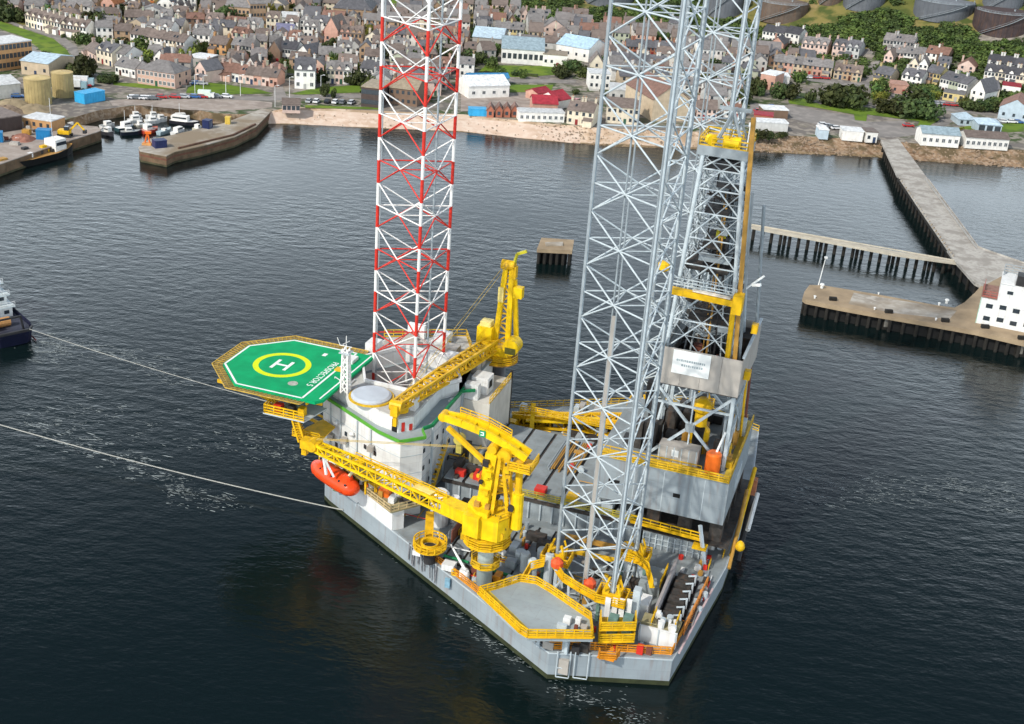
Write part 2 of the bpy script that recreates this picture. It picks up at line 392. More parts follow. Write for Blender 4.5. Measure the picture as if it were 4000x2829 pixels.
# hull side railing, orange on the aft corner
e = inset(hull, .35)
RIG.part('deck_railing', MB().rail([(-13.5,37.2,4.56),(-2.0,41.0,4.56),(2.3,42.9,4.56),(8,39.4,4.56)], 1.25, r=.085, mids=2), ORN)
RIG.part('deck_railing', MB().rail([(14.5,35.6,4.56),(20,32.2,4.56),(27,28,4.56)], 1.15, r=.07, mids=2), ORN)
RIG.part('deck_railing', MB().rail([(-13.6,37,4.56),(-14.9,18,4.56)], 1.15, r=.08, mids=2), ORN)
RIG.part('deck_railing', MB().rail([(-14.0,-37,4.56),(2.2,-42.9,4.56),(50,-14,4.56)], 1.15, r=.07), YRAIL)
# white fender strip inside the transom edge
RIG.part('transom_strip', MB().bar((-14.5,36.5,4.7),(-15.9,19,4.7),.28,.28), mat('pinkish_strip',(.55,.42,.42),.6,.25,1.))
# --- accommodation block round the bow leg
well = leg_well(42.1, 0, 8.6)
blk = [(53,11),(39,18.9),(35,20.3),(32.3,17.6),(33.6,15.2),(33,-3),(33,-17),(38,-21.5),(52,-13),(53.4,-6),(53.6,7)]
RIG.part('accommodation_wall', MB().prism(blk, 4.56, 18.0, [well]), WHT)
RIG.part('accommodation_roof', MB().prism(inset(blk, -.25), 18.0, 18.15, [inset(well, .15)]), DECKL)
tier = [(51.5,10.5),(40.6,16.6),(36.6,17.6),(34.8,15.6),(35,2),(35,-13),(38.5,-18.5),(51,-11),(52.6,-5),(52.6,6)]
tr = RIG.part('upper_deckhouse', MB().prism(tier, 18.15, 20.6, [inset(well, -.4)]), WHT)
RIG.part('roof_plate', MB().prism(inset(tier, .3), 20.603, 20.68, [inset(well, -.8)]), mat('roof_grey', (.50,.50,.47), .7, .25, .5, rust=.25))
RIG.part('well_coaming', MB().prism(inset(well, -.75), 20.69, 21.3, [inset(well, -.35)]), WHT)
RIG.part('well_floor', MB().prism(inset(well, -.05), 8.0, 8.2), mat('rusty_well_floor', (.22,.14,.10), .8, .4, .6, rust=.4))
# blocks and lockers standing round the leg on the roof
for i, (f, q, a, b, h, m) in enumerate([(36.6,5,1.6,2.6,2.2,WHT),(36.4,9,1.4,1.6,1.5,BEIGE),(37,-6,2.2,2.6,1.6,WHT),(38.5,-10,2.6,2.2,1.3,BEIGE),(51.8,3,1.6,2.4,1.4,WHT),(50.8,-4,2.0,2.8,2.0,WHT),(36.2,1,1.2,1.6,1.2,RSTB),(41.5,-13.5,2.4,3.0,1.7,WHT),(47,-12,2,2,1.2,BEIGE),(35.9,13.2,1.1,1.8,1.9,WHT),(52,7.2,1.2,1.2,1.1,YEL),(46.5,-13.2,3.2,1.0,2.6,WHT)]):
    RIG.part('roof_locker', MB().box(f-a/2,q-b/2,20.69,f+a/2,q+b/2,20.69+h), m)
o = RIG.part('round_hatch', MB().lathe((43.6,12.6,20.69),[(3.3,0),(3.3,.5),(2.9,.75),(0.2,.9)],28), mat('hatch_blue_grey',(.48,.53,.58),.5,.12,.5), label='round pale blue grey hatch cover on the accommodation roof')
RIG.part('hatch_ring', MB().ring((43.6,12.6), 3.35, 3.7, 20.69, 20.95), YRAIL, o)
RIG.part('roof_railing', MB().rail([(51.2,10.4,20.69),(47.5,12.6,20.69)],1.1,r=.06), WHT)
RIG.part('roof_railing', MB().rail([(36,-13,20.69),(38.8,-18,20.69),(51.8,-10.8,20.69)],1.3,r=.07), YRAIL)
# door, red lockers and windows on the deckhouse
def face_box(p0, p1, t0, t1, z0, z1, out=.06, thick=.1):
    a, b = Vector((*p0, 0)), Vector((*p1, 0)); d = (b-a).normalized(); nrm = Vector((d.y, -d.x, 0))
    mb = MB(); P = [a.lerp(b, t0), a.lerp(b, t1)]
    vs = []
    for off in (-thick, out):
        for q_ in P:
            w_ = q_ + nrm*off; vs += [(w_.x, w_.y, z0), (w_.x, w_.y, z1)]
    return mb.add(vs, [(0,1,3,2),(4,6,7,5),(0,4,5,1),(2,3,7,6),(0,2,6,4),(1,5,7,3)])
RIG.part('door', face_box((36.6,17.6),(40.6,16.6),.06,.3,18.2,20.3), BLK)
RIG.part('fire_locker', face_box((34.8,15.6),(36.6,17.6),.6,.8,18.3,19.9,.25), REDC)
RIG.part('fire_locker', face_box((34.8,15.6),(36.6,17.6),.1,.3,18.3,19.4,.25), REDC)
for (a, b) in (((35,20.3),(39,18.9)), ((39,18.9),(53,11)), ((33,-3),(33.6,15.2)), ((33,-17),(33,-3))):
    n = max(1, int((Vector(b)-Vector(a)).length/2.4))
    for zz in (7.2, 10.4, 13.6):
        for k in range(n):
            t = (k+.5)/n; w_ = .32/(Vector(b)-Vector(a)).length
            if zz > 10 and random.random() < .35: continue
            RIG.part('porthole', face_box(a, b, t-w_, t+w_, zz, zz+.75), GLASS)
for z0 in (8.9, 12.2, 15.4):
    RIG.part('weld_seam', MB().prism(inset(blk, -.035), z0, z0+.10, [inset(blk, .05)]), STEEL)
g = [(53,11.4),(39.5,19.1),(35,20.7),(31.9,17.6),(33.4,15.4)]
gm = MB()
for a, b in zip(g, g[1:]): gm.bar((*a,18.5),(*b,18.5),.24,.5)
RIG.part('green_screen', gm, GRNF, label='light green screen along the accommodation roof edge')
gm = MB(); gm.bar((33.3,15.2,18.62),(32.4,13.6,18.62),.3,.55); gm.bar((32.4,13.6,18.62),(32.7,-1.4,18.62),.36,.6); gm.bar((32.7,-.2,18.62),(30.8,-1.6,18.62),.3,.5)
RIG.part('green_screen', gm, GRNW, label='green screen along the aft roof edge, shade painted into its colour')  # same screen as above, its shaded run painted in a darker green
# aft wing with the small deckhouse and the black vent
RIG.part('stair_tower', MB().box(28,-13,4.56,32.97,-1.5,16.6), mat('cream_wall',(.58,.56,.50),.6,.15,.5,streak=.2))
RIG.part('vent_house', MB().box(29.6,-7.6,16.6,32.6,-4.6,19.6), WHT)
RIG.part('vent_opening', MB().box(29.52,-6.8,17.6,29.62,-5.4,18.9), BLK)
RIG.part('vent_house', MB().box(30.4,-3.4,16.6,32.8,-1.9,19.4), WHT)
RIG.part('roof_railing', MB().rail([(28.1,-12.8,16.6),(28.1,-1.7,16.6)],1.2,r=.07), YRAIL)
RIG.part('conduit', MB().tube((28.2,-13.4,4.6),(28.2,-13.4,18),.28), DKSTEEL)
for i,(f,q,h) in enumerate([(33.6,-9.5,1.6),(33.8,-12.5,2.2),(34.2,-15.6,1.2)]):
    RIG.part('roof_locker', MB().box(f-.6,q-.9,18.2,f+.6,q+.9,18.2+h), BEIGE)
# lower white block under the lifeboat and the stepped tan decks
RIG.part('side_house', MB().prism([(46,17.2),(34.3,24.3),(32.9,22.9),(44.5,15.8)], 4.56, 8.0), WHT)
RIG.part('tan_deck', MB().prism([(47.5,16.6),(34.3,24.9),(30.6,20.2),(44.5,11.8)], 8.003, 8.2), TAN)
RIG.part('tan_deck', MB().prism([(49.4,17.0),(40.6,22.0),(38.6,19.9),(47.6,14.2)], 10.6, 10.8), TAN)
RIG.part('deck_railing', MB().rail([(40.5,21.2,8.2),(34.4,24.8,8.2),(30.8,20.3,8.2)],1.15,r=.07), mat('tan_rail',(.55,.42,.22),.6,.2,1.))
RIG.part('deck_railing', MB().rail([(40.7,21.9,10.8),(49.3,17,10.8)],1.15,r=.06), YRAIL)
RIG.part('deck_railing', MB().rail([(38.7,19.8,10.8),(40.5,21.9,10.8)],1.15,r=.06), YRAIL)
for f,q in ((38.9,20.2),(44.5,17.6),(40.2,21.6)):
    RIG.part('deck_post', MB().bar((f,q,8.2),(f,q,10.6),.25), YEL)
for (f,q,a,b,h,z,m) in [(37.2,20.6,1.8,1.2,1.3,8.2,ORGT),(35.4,21.8,1.0,1.4,.9,8.2,WHT),(33.4,20.6,1.4,1.4,1.2,8.2,GDARK),(39.5,18.6,2.6,1.5,2.2,8.2,WHT),(42.7,18.2,1.2,1,1.3,10.8,YEL),(45.5,16.8,1,1,1,10.8,WHT)]:
    RIG.part('deck_locker', MB().box(f-a/2,q-b/2,z,f+a/2,q+b/2,z+h), m)
# a few portholes and a hawse fitting on the port side
RIG.part('fairlead', MB().box(46.2,16.2,4.56,48.0,17.3,6.3), mat('fairlead_green',(.2,.24,.14),.7,.3,1.))
# --- helideck
H = RIG.part('helideck', MB().prism([(70.2,13.6),(64.6,19.6),(50.2,19.6),(49.3,18.3),(49.1,-.6),(64.4,-.6),(70.2,5.2)], 21.0, 21.5), GREEN, label='octagonal green helideck with yellow circle and white letter H')
def line(pts, w, z, closed=False):
    mb = MB(); P = list(pts) + ([pts[0]] if closed else [])
    for a, b in zip(P, P[1:]): mb.bar((*a, z), (*b, z), w, .02)
    return mb
RIG.part('edge_line', line([(52.6,19.3),(64.4,19.3),(69.9,13.5),(69.9,5.3),(64.3,-.3),(52.3,-.3),(52.6,19.3)], .34, 21.511), MARK, H)
RIG.part('edge_line', line([(50.0,18.3),(49.6,-.4)], .26, 21.512), MARK, H)
RIG.part('landing_circle', MB().ring((61.3,9.7), 3.9, 4.85, 21.505, 21.516, 48), LIME, H)
hm = MB()
for s_ in (-1, 1): hm.box(61.3+s_*1.2-.28, 9.7-1.75, 21.505, 61.3+s_*1.2+.28, 9.7+1.75, 21.518)
hm.box(61.3-.93, 9.7-.26, 21.505, 61.3+.93, 9.7+.26, 21.517)
RIG.part('letter_h', hm, MARK, H)
me = text_mesh('PROSPECTOR 5', 1.6); o = link('deck_lettering', me, MARK, H)
o.matrix_basis = Matrix.Translation(Vector((53.75, 9.8, 21.512)) - RIG.base) @ Matrix.Rotation(rad(90), 4, 'Z')
o.scale = (.92, 1, 1)
RIG.part('deck_number_mark', MB().box(56.5,2.2,21.505,57.2,3.3,21.517), MARK, H)
RIG.part('tie_down_patch', MB().lathe((56.4,15.2,21.505),[(.85,0),(.85,.012)],14), mat('worn_patch',(.40,.42,.36),.8,.3,1.5), H)
inner = [(70.5,13.8),(64.8,19.9),(50.0,19.9),(50.0,19.95),(49.9,-.9),(64.6,-.9),(70.5,5.0)]
net = MB(); ring_in = [(52,19.7),(64.7,19.7),(70.3,13.7),(70.3,5.1),(64.5,-.7),(51,-.7)]; ring_out = [(52,21.3),(65.3,21.3),(71.9,14.3),(71.9,4.5),(65.1,-2.3),(51,-2.3)]
for i in range(len(ring_in)-1):
    a0, b0 = Vector((*ring_in[i],21.15)), Vector((*ring_in[i+1],21.15)); a1, b1 = Vector((*ring_out[i],21.4)), Vector((*ring_out[i+1],21.4))
    net.bar(a1, b1, .14); net.bar(a0.lerp(a1,.5), b0.lerp(b1,.5), .05)
    n = int((b1-a1).length/.75)
    for k in range(n+1): net.bar(a0.lerp(b0,k/n), a1.lerp(b1,k/n), .09)
RIG.part('safety_net_frame', net, mat('net_frame_paint',(.55,.36,.06),.6,.35,1.2), H)
ns = MB()
for i in range(len(ring_in)-1):
    a0, b0 = (*ring_in[i],21.1), (*ring_in[i+1],21.1); a1, b1 = (*ring_out[i],21.34), (*ring_out[i+1],21.34); ns.add([a0,b0,b1,a1],[(0,1,2,3)])
RIG.part('safety_net', ns, mat('net_mesh',(.26,.20,.09),.9,.4,2.), H)
tr_ = MB()
for f in (52, 58, 64):
    tr_.bar((f,0,20.6),(f,19,20.6),.3,.7)
for q in (2, 9.7, 17.4):
    tr_.bar((50,q,20.2),(69,q,20.2),.3,.6)
for q in (2, 17.4):
    tr_.bar((64,q,20),(53,min(q,10),12),.45); tr_.bar((58,q,20),(53,min(q,10),13.5),.35)
RIG.part('support_truss', tr_, YEL, H)
lp = RIG.part('access_platform', MB().prism([(58.6,21.2),(51.3,21.2),(50.2,15.2),(56.4,15.2)], 18.2, 18.4), STEEL)
RIG.part('platform_railing', MB().rail([(51.4,21.1,18.4),(58.4,21.1,18.4),(58.4,16,18.4)],1.5,r=.1,mids=2), YEL, lp)
for f,q,a,h,m in [(56.6,19.6,1.3,1.3,REDC),(54.2,19.6,1.0,1.6,DKSTEEL),(52.6,19.2,1.0,1.4,YEL)]:
    RIG.part('fire_monitor', MB().box(f-a/2,q-.6,18.4,f+a/2,q+.6,18.4+h), m, lp)
st = MB()
for k in range(9): st.box(52.4-k*.15,20.9-.9,18.0-k*.42,53.6-k*.15,20.9,18.08-k*.42)
st.bar((52.5,21,18.4),(51.2,21,14.4),.12,.3); st.bar((53.6,21,18.4),(52.3,21,14.4),.12,.3)
RIG.part('stair', st, YEL)
lp = RIG.part('access_platform', MB().prism([(54.5,19.2),(49.5,19.2),(49.5,13.6),(52.5,12)], 14.2, 14.4), YEL)
RIG.part('platform_railing', MB().rail([(49.6,19.1,14.4),(54.4,19.1,14.4)],1.2,r=.09,mids=2), YEL, lp)
RIG.part('brace', MB().bar((53.5,18.5,14.2),(50.5,13,9.5),.25), YEL)
# white lattice radio mast
mm = MB()
for i in range(4):
    a, b = ((-.6,-.6),(.6,-.6),(.6,.6),(-.6,.6))[i], ((-.6,-.6),(.6,-.6),(.6,.6),(-.6,.6))[(i+1)%4]
    mm.bar((48.2+a[0],12.6+a[1],20.6),(48.2+a[0]*.7,12.6+a[1]*.7,28.4),.24)
    for k in range(6):
        s0, s1 = 1-.3*k/6, 1-.3*(k+1)/6; z0, z1 = 20.7+k*1.28, 20.7+(k+1)*1.28
        mm.bar((48.2+a[0]*s0,12.6+a[1]*s0,z0),(48.2+b[0]*s1,12.6+b[1]*s1,z1),.16); mm.bar((48.2+b[0]*s0,12.6+b[1]*s0,z0),(48.2+a[0]*s1,12.6+a[1]*s1,z1),.16)
mast = RIG.part('radio_mast', mm, WHTC)
RIG.part('antenna', MB().tube((48.2,12.6,28.4),(48.2,12.6,30.6),.07).bar((47.2,12.6,28.8),(49.4,12.6,28.8),.1).bar((48.2,11.4,29.2),(48.2,13.8,29.6),.1).tube((49.3,12.6,28.8),(49.8,12.6,30.0),.06), WHTC, mast)
RIG.part('mast_platform', MB().box(47.3,11.7,27.7,49.1,13.5,27.85), STEEL, mast)
# --- pipe deck of grey panels with dark gaps, forward of the cantilever
RIG.part('pipe_deck_frame', MB().box(-3,-12,7.6,31.2,11.5,8.1), GDARK)
f = 30.9
k = 0
while f > -1:
    w_ = (3.2, 4.2, 3.6, 3.0)[k % 4]
    RIG.part('deck_panel', MB().box(f-w_, -11.6, 8.12, f, 11.2, 8.42), DECK); f -= w_ + .55; k += 1
RIG.part('pipe_deck_wall', MB().box(-2.6,11.05,4.56,30.6,11.28,7.6), STEELB)
for k in range(17):
    f = -2 + k*2.0
    RIG.part('wall_rib', MB().box(f-.12,11.28,4.6,f+.12,11.62,7.55), STEEL)
RIG.part('pipe_deck_railing', MB().rail([(-2.6,11.3,8.42),(18,11.3,8.42)],1.1,r=.07,mids=2), mat('olive_rail',(.40,.34,.05),.6,.3,1.))
for f in (3.5, 9.4, 14.8):
    RIG.part('tool_box', MB().box(f-.9,8.4,8.44,f+.9,10,9.4), random.choice([YEL,REDC,STEEL,ORGT]))
for k in range(14):
    f = 16.2 - k*.36
    RIG.part('drill_pipe', MB().tube((f,-10,8.62+.0),(f,1.5+random.uniform(-1,1),8.62),.16,n=6), random.choice([OCHRE,DKSTEEL,STEELB]))
# scattered gear on the pipe deck
for (f,q,a,b,h,m) in [(28.6,9.6,1.6,1.2,1.0,REDC),(26.6,8.0,3.0,1.2,1.2,GDARK),(24.6,9.6,1.4,1.6,1.3,ORGT),(22.8,10.2,1.0,1.0,1.1,GDARK),(29.8,7,1.2,2.6,1.2,GDARK),(20.4,9.4,3.2,.9,.9,OCHRE),(27.8,4.6,2.2,.8,1.8,TAN),(12.6,-6,2.0,.8,.6,OCHRE),(30.2,2.6,1.0,2.2,2.2,GDARK)]:
    RIG.part('deck_gear', MB().box(f-a/2,q-b/2,8.44,f+a/2,q+b/2,8.44+h), m)
# --- lower ribbed deck on the port side
RIG.part('lower_deck_frame', MB().box(8.5,14,4.58,26,29.2,4.95), GDARK)
f = 25.8; k = 0
while f > 9.5:
    w_ = (1.9, 2.5, 2.3)[k % 3]; RIG.part('deck_panel', MB().box(f-w_,14.2,4.98,f,28.9,5.2), DECK); f -= w_+.4; k += 1
RIG.part('wind_wall', MB().box(24.05,18.2,5.22,24.25,24.6,7.4), RSTB)
for a, b in (((23.7,28.9),(19.6,29.1)),((15.7,29.5),(11.3,29.9))):
    RIG.part('green_pipe', MB().tube((*a,5.6),(*b,5.6),.22), GRNW)
for (f,q,h,r) in [(11.3,27.2,3.6,.75),(7.2,28.8,5.5,.7),(12.8,24.6,2.0,.9),(9.8,23.5,2.6,.8)]:
    RIG.part('vent_trunk', MB().lathe((f,q,4.6),[(r,0),(r,h),(r*.8,h+.3)],12), STEEL)
for (f,q,a,b,h,m) in [(13.6,26.8,1.6,1.4,1.4,STEELB),(10.2,20.6,2.4,1.6,1.9,GDARK),(14.6,22.2,1.2,1.8,1.2,STEEL),(17.6,24.2,.9,2.4,.8,STEELB),(12.4,18,3,1.6,1.2,GDARK),(17.8,30.6,1.2,1.2,1.4,RSTB),(14.2,31.0,1.0,1.6,1.3,ORN),(22.0,31.0,1.9,1.5,1.0,WHT),(19.4,31.9,.9,.9,1.2,WHT),(27.8,29.4,1.3,1.0,.8,WHT),(25.6,26.2,.9,.9,2.4,WHT),(12.2,30.4,1.6,.9,.9,WHT)]:
    RIG.part('deck_locker', MB().box(f-a/2,q-b/2,4.98,f+a/2,q+b/2,4.98+h), m)
RIG.part('white_column', MB().lathe((28.4,19.2,4.56),[(1.5,0),(1.5,5.6),(1.1,6)],14), WHT)
RIG.part('white_column', MB().lathe((26.4,17.6,4.56),[(.7,0),(.7,4.6)],12), WHT)
RIG.part('dark_opening', MB().box(24.6,14.6,4.99,26.0,16.4,7.6), BLK)
# round yellow basket platform over the moon pool
bk = RIG.part('round_platform', MB().ring((25.6,30.0), 1.15, 2.55, 7.3, 7.5, 24), YEL)
b2 = MB()
for k in range(14):
    a = 2*math.pi*k/14; b2.bar((25.6+2.5*math.cos(a),30+2.5*math.sin(a),7.5),(25.6+2.5*math.cos(a),30+2.5*math.sin(a),8.6),.16)
b2.ring((25.6,30.0), 2.42, 2.58, 8.5, 8.66, 24); b2.ring((25.6,30.0), 2.43, 2.57, 8.0, 8.1, 24); b2.ring((25.6,30.0), 1.15, 1.3, 7.5, 8.1, 24)
RIG.part('platform_railing', b2, YEL, bk)
RIG.part('pump_column', MB().lathe((25.6,30.0,4.56),[(.9,0),(.9,2.9)],14), DKSTEEL, bk)
RIG.part('gangway', MB().bar((26.8,27.6,7.4),(29.2,21.2,7.6),1.3,.2).rail([(26.2,27.4,7.5),(28.6,21.2,7.7)],1.1,r=.07), YEL, bk)
# ropes and hoses hanging over the side below it
hs = MB()
for k in range(12):
    f = 24.2 + k*.55; q = 43.5 - (f-2.2)*(29/47.8) + .16
    hs.bar((f,q,4.7),(f+random.uniform(-.3,.3),q+.1,random.uniform(1.0,3.2)),random.uniform(.08,.2))
RIG.part('hanging_hoses', hs, mat('hose_grey',(.2,.2,.21),.8,.6,1.5))
RIG.part('hanging_tarp', MB().box(21.2,32.2,2.6,22.0,32.55,4.2), mat('blue_tarp',(.20,.36,.46),.8,.3,1.5))
# --- near grey platform on stub legs, yellow railed
plat = [(14.2,40.0),(12.4,38.0),(9.8,34.6),(7.4,34.2),(4.8,35.4),(-2.2,39.3),(-3.6,43.3),(4.6,46.8),(5.9,46.2)]
pl = RIG.part('near_platform', MB().prism(plat, 7.9, 8.5), DECKL, label='broad pale grey platform with yellow railing at the near corner')
P3 = [(*p_, 8.5) for p_ in inset(plat, .12)]
RIG.part('platform_railing', MB().rail(P3, 1.2, True, 1.3, .085, 2), YEL, pl)
tb = MB()
for a, b in zip(plat, plat[1:]+plat[:1]): tb.bar((*a,8.56),(*b,8.56),.42,.14)
RIG.part('kick_plate', tb, YEL, pl)
RIG.part('platform_walk', MB().prism([(14.2,40.0),(5.9,46.2),(5.0,45.0),(12.9,38.8)], 8.503, 8.56), mat('yellow_walk',(.58,.44,.06),.6,.3,.8), pl)
RIG.part('platform_walk', MB().prism([(-3.5,43.1),(4.7,46.5),(5.1,45.5),(-3.1,42.1)], 8.504, 8.565), MATS['yellow_walk'], pl)
sp = MB()
for f,q in ((4,43),(0,43),(-2.6,40.8),(3,38),(8,36.5),(11.5,38.4),(7,41)): sp.bar((f,q,4.56),(f,q,7.9),.4)
RIG.part('platform_leg', sp, STEEL, pl)
for (f,q,a,b,h,m) in [(.6,41.6,1.0,.9,1.0,WHT),(-.9,41.4,.7,.7,1.2,WHT),(.9,43.0,1.4,.6,.7,STEEL),(-1.0,42.8,.5,.5,.9,RSTB),(-1.9,41.9,.9,.6,.6,BEIGE)]:
    RIG.part('deck_gear', MB().box(f-a/2,q-b/2,8.58,f+a/2,q+b/2,8.58+h), m)
# mooring gear below it and the white bow-guard loops over the side
for (f,q,a,b,h,m) in [(2.6,42.6,1.5,1.0,1.2,BEIGE),(.2,42.4,.9,.8,1.8,STEEL),(-2.2,41.4,1.2,.8,1.4,GDARK),(3.6,41.8,.7,.7,1.5,DKSTEEL),(-9.4,38.6,.9,.8,1.3,REDC),(-10.6,38.2,.8,.8,1.2,RSTB),(-1.2,42.3,1.1,.7,1.3,DKSTEEL)]:
    RIG.part('mooring_winch', MB().box(f-a/2,q-b/2,4.57,f+a/2,q+b/2,4.57+h), m)
lo = MB()
def hullq(f, d=0): return 43.5 - (2.2-f)*(5.5/16.1) + d
for (f0, f1) in ((1.0, -.7), (-1.3, -3.1)):
    a, b = (f0, hullq(f0,.35)), (f1, hullq(f1,.35)); lo.tube((*a,5),(*a,.7),.09); lo.tube((*b,5),(*b,.7),.09)
    lo.tube((*a,.7),(*b,.5),.09)
lo.tube((1.0,hullq(1,.35),2.2),(-.7,hullq(-.7,.35),2.2),.07)
RIG.part('guard_loop', lo, STEEL)
RIG.part('ladder_box', MB().box(-.6,hullq(-.2,.06),1.2,.8,hullq(-.2,.06)+.5,3.6), BEIGE)
nt_ = MB()
nt_.box(-4.2,hullq(-5,-.2),4.6,-6.6,hullq(-5,1.1),4.75); nt_.rail([(-4.3,hullq(-4.3,.3),4.75),(-4.6,hullq(-4.6,1.3),4.75),(-6.8,hullq(-6.8,1.3),4.75),(-7.0,hullq(-7,.3),4.75)],1.2,r=.09,mids=2)
RIG.part('boarding_balcony', nt_, ORN)
# aft corner: white wind wall, raised frame and dark pit
RIG.part('wind_wall', MB().box(-13.8,35.6,4.57,-8.4,35.85,7.2), WHT)
for f in (-13.6,-11.2,-8.6): RIG.part('wall_rib', MB().box(f-.08,35.86,4.57,f+.08,36.0,7.2), STEEL)
RIG.part('grating_deck', MB().box(-13.8,32.4,6.9,-8.4,35.6,7.05), TAN)
RIG.part('pit_wall', MB().box(-9.9,18.0,4.57,-9.5,31.0,7.6), mat('mauve_grey_wall',(.36,.33,.32),.7,.2,.6))
RIG.part('pit_floor', MB().box(-13.6,18.0,4.57,-9.92,32.3,4.8), BLK)
for k in range(6):
    q = 19.6 + k*2.15
    b_ = RIG.part('pit_pump', MB().box(-12.9,q-.85,4.8,-10.5,q+.85,6.0+.2*(k%2)), GDARK)
    RIG.part('pump_pipe', MB().tube((-13.2,q,4.9),(-13.2,q,6.7),.16).tube((-13.2,q,6.6),(-12.2,q+.5,6.6),.14), STEEL, b_)
RIG.part('pit_railing', MB().rail([(-14.9,18.4,4.6),(-14.2,32,4.6)],1.6,r=.09,mids=2), mat('pit_rail_orange',(.62,.24,.05),.6,.3,1.))
RIG.part('white_cabinet', MB().box(-8.6,29.0,4.57,-7.2,31.8,7.8), WHT)
RIG.part('side_deckhouse', MB().box(-8.8,19.4,4.57,-5.6,24.5,6.4), DECKL)
RIG.part('deck_railing', MB().rail([(-8.8,24.5,6.4),(-8.8,19.4,6.4)],1.1,r=.08), YEL)
RIG.part('deck_railing', MB().rail([(-9.2,18,4.6),(-9.2,30,4.6)],1.2,r=.08), YEL)
# structure under the cantilever: ribbed grey wall, dark gap, yellow walkway
RIG.part('skid_wall', MB().box(-13.4,11.0,4.57,-3.0,11.4,7.2), STEELB)
for k in range(11):
    f = -13.2 + k*1.0; RIG.part('wall_rib', MB().box(f-.09,11.4,4.6,f+.09,11.7,7.2), STEEL)
for z_ in (5.4, 6.3): RIG.part('wall_stringer', MB().box(-13.4,11.4,z_-.06,-3.0,11.6,z_+.06), STEEL)
RIG.part('skid_deck', MB().box(-16.4,-12,7.21,-2.7,11.3,7.4), GDARK)
yw = RIG.part('skid_walkway', MB().bar((-1,12.2,9.0),(-12.2,12.2,8.6),1.0,.35), YEL)
RIG.part('walkway_railing', MB().rail([(-1,12.6,9.1),(-12.2,12.6,8.75)],1.1,r=.08), YEL, yw)
RIG.part('stair_foot', MB().box(-13.4,11.8,7.4,-11.2,13.6,7.7), YEL)
RIG.part('brace', MB().bar((-11.8,12.2,11.0),(-13.6,13.6,4.8),.45), STEEL)
for q in (-9,-3,3,9):
    for f in (-14,-9,-4): RIG.part('skid_shoe', MB().box(f-1,q-.9,7.4,f+1,q+.9,11.28), GDARK)
# aft end: hanging pipe bundle, yellow float and pipes
RIG.part('stern_pipe', MB().tube((-16.9,9,5),(-16.9,-8,12),.35), YEL)
RIG.part('stern_pipe', MB().tube((-17.6,4.5,1.5),(-17.6,-3,9.5),.5), DKSTEEL)
RIG.part('stern_pipe', MB().tube((-18.3,-4,9.6),(-18.3,3.4,6.8),.38), WHT)
RIG.part('stern_pipe', MB().tube((-17.2,12.5,4.8),(-16.8,-1,11.5),.28), OCHRE)
RIG.part('stern_float', MB().lathe((-18.0,8.8,6.0),[(.2,0),(.6,.3),(.8,.8),(.55,1.5),(.2,1.8)],14), YEL, smooth=True)
RIG.part('stern_ladder', MB().box(-17.6,-9.5,4.2,-16.7,-8.2,9.6), mat('rusty_orange',(.52,.20,.10),.7,.3,1.))
# jack houses round the leg chords
def jackhouse(cx, cy, chords, zt, front):
    for i in range(3):
        dx, dy = R_LEG*math.cos(rad(-79.1)+(-2*math.pi/3,0,2*math.pi/3)[i]), R_LEG*math.sin(rad(-79.1)+(-2*math.pi/3,0,2*math.pi/3)[i])
        X, Y = cx+dx-OX, cy+dy-OY; c_, s_ = math.cos(FW), math.sin(FW); f, q = X*c_+Y*s_, -X*s_+Y*c_
        jh = RIG.part('jack_frame', MB().box(f-1.5,q-.55,4.57,f-.55,q+.55,zt-1.6).box(f+.55,q-.55,4.57,f+1.5,q+.55,zt-1.6), STEEL)
        jb = MB()
        for z_ in (5.2, 6.7): jb.box(f-2.0,q-.9,z_,f-1.52,q+.9,z_+1.1).box(f+1.52,q-.9,z_,f+2.0,q+.9,z_+1.1)
        RIG.part('pinion_motor', jb, mat('motor_green',(.14,.24,.20),.6,.3,1.), jh)
        RIG.part('jack_collar', MB().box(f-1.3,q-1.0,zt-1.6,f-.45,q+1.0,zt-.2).box(f+.45,q-1.0,zt-1.6,f+1.3,q+1.0,zt-.2).box(f-.45,q-1.0,zt-1.6,f+.45,q-.5,zt-.4).box(f-.45,q+.5,zt-1.6,f+.45,q+1.0,zt-.4), YEL, jh)
        cr = MB()
        for s1 in (-1,1):
            for s2 in (-1,1): cr.bar((f+s1*1.2,q+s2*.9,zt-.2),(f+s1*.75,q+s2*.7,zt+1.3),.28)
        RIG.part('collar_guide', cr, YEL, jh)
        RIG.part('collar_railing', MB().rail([(f-2.1,q-1.6,zt-1.6),(f+2.1,q-1.6,zt-1.6),(f+2.1,q+1.6,zt-1.6),(f-2.1,q+1.6,zt-1.6)],1.1,True,1.2,.085,2), YEL, jh)
        RIG.part('collar_grating', MB().prism([(f-2.2,q-1.7),(f+2.2,q-1.7),(f+2.2,q+1.7),(f-2.2,q+1.7)], zt-1.75, zt-1.62, [[(f-.5,q-.5),(f+.5,q-.5),(f+.5,q+.5),(f-.5,q+.5)]]), YEL, jh)
jackhouse(LEGS[1][0], LEGS[1][1], C2, 10.6, True)
jackhouse(LEGS[2][0], LEGS[2][1], C3, 10.6, False)
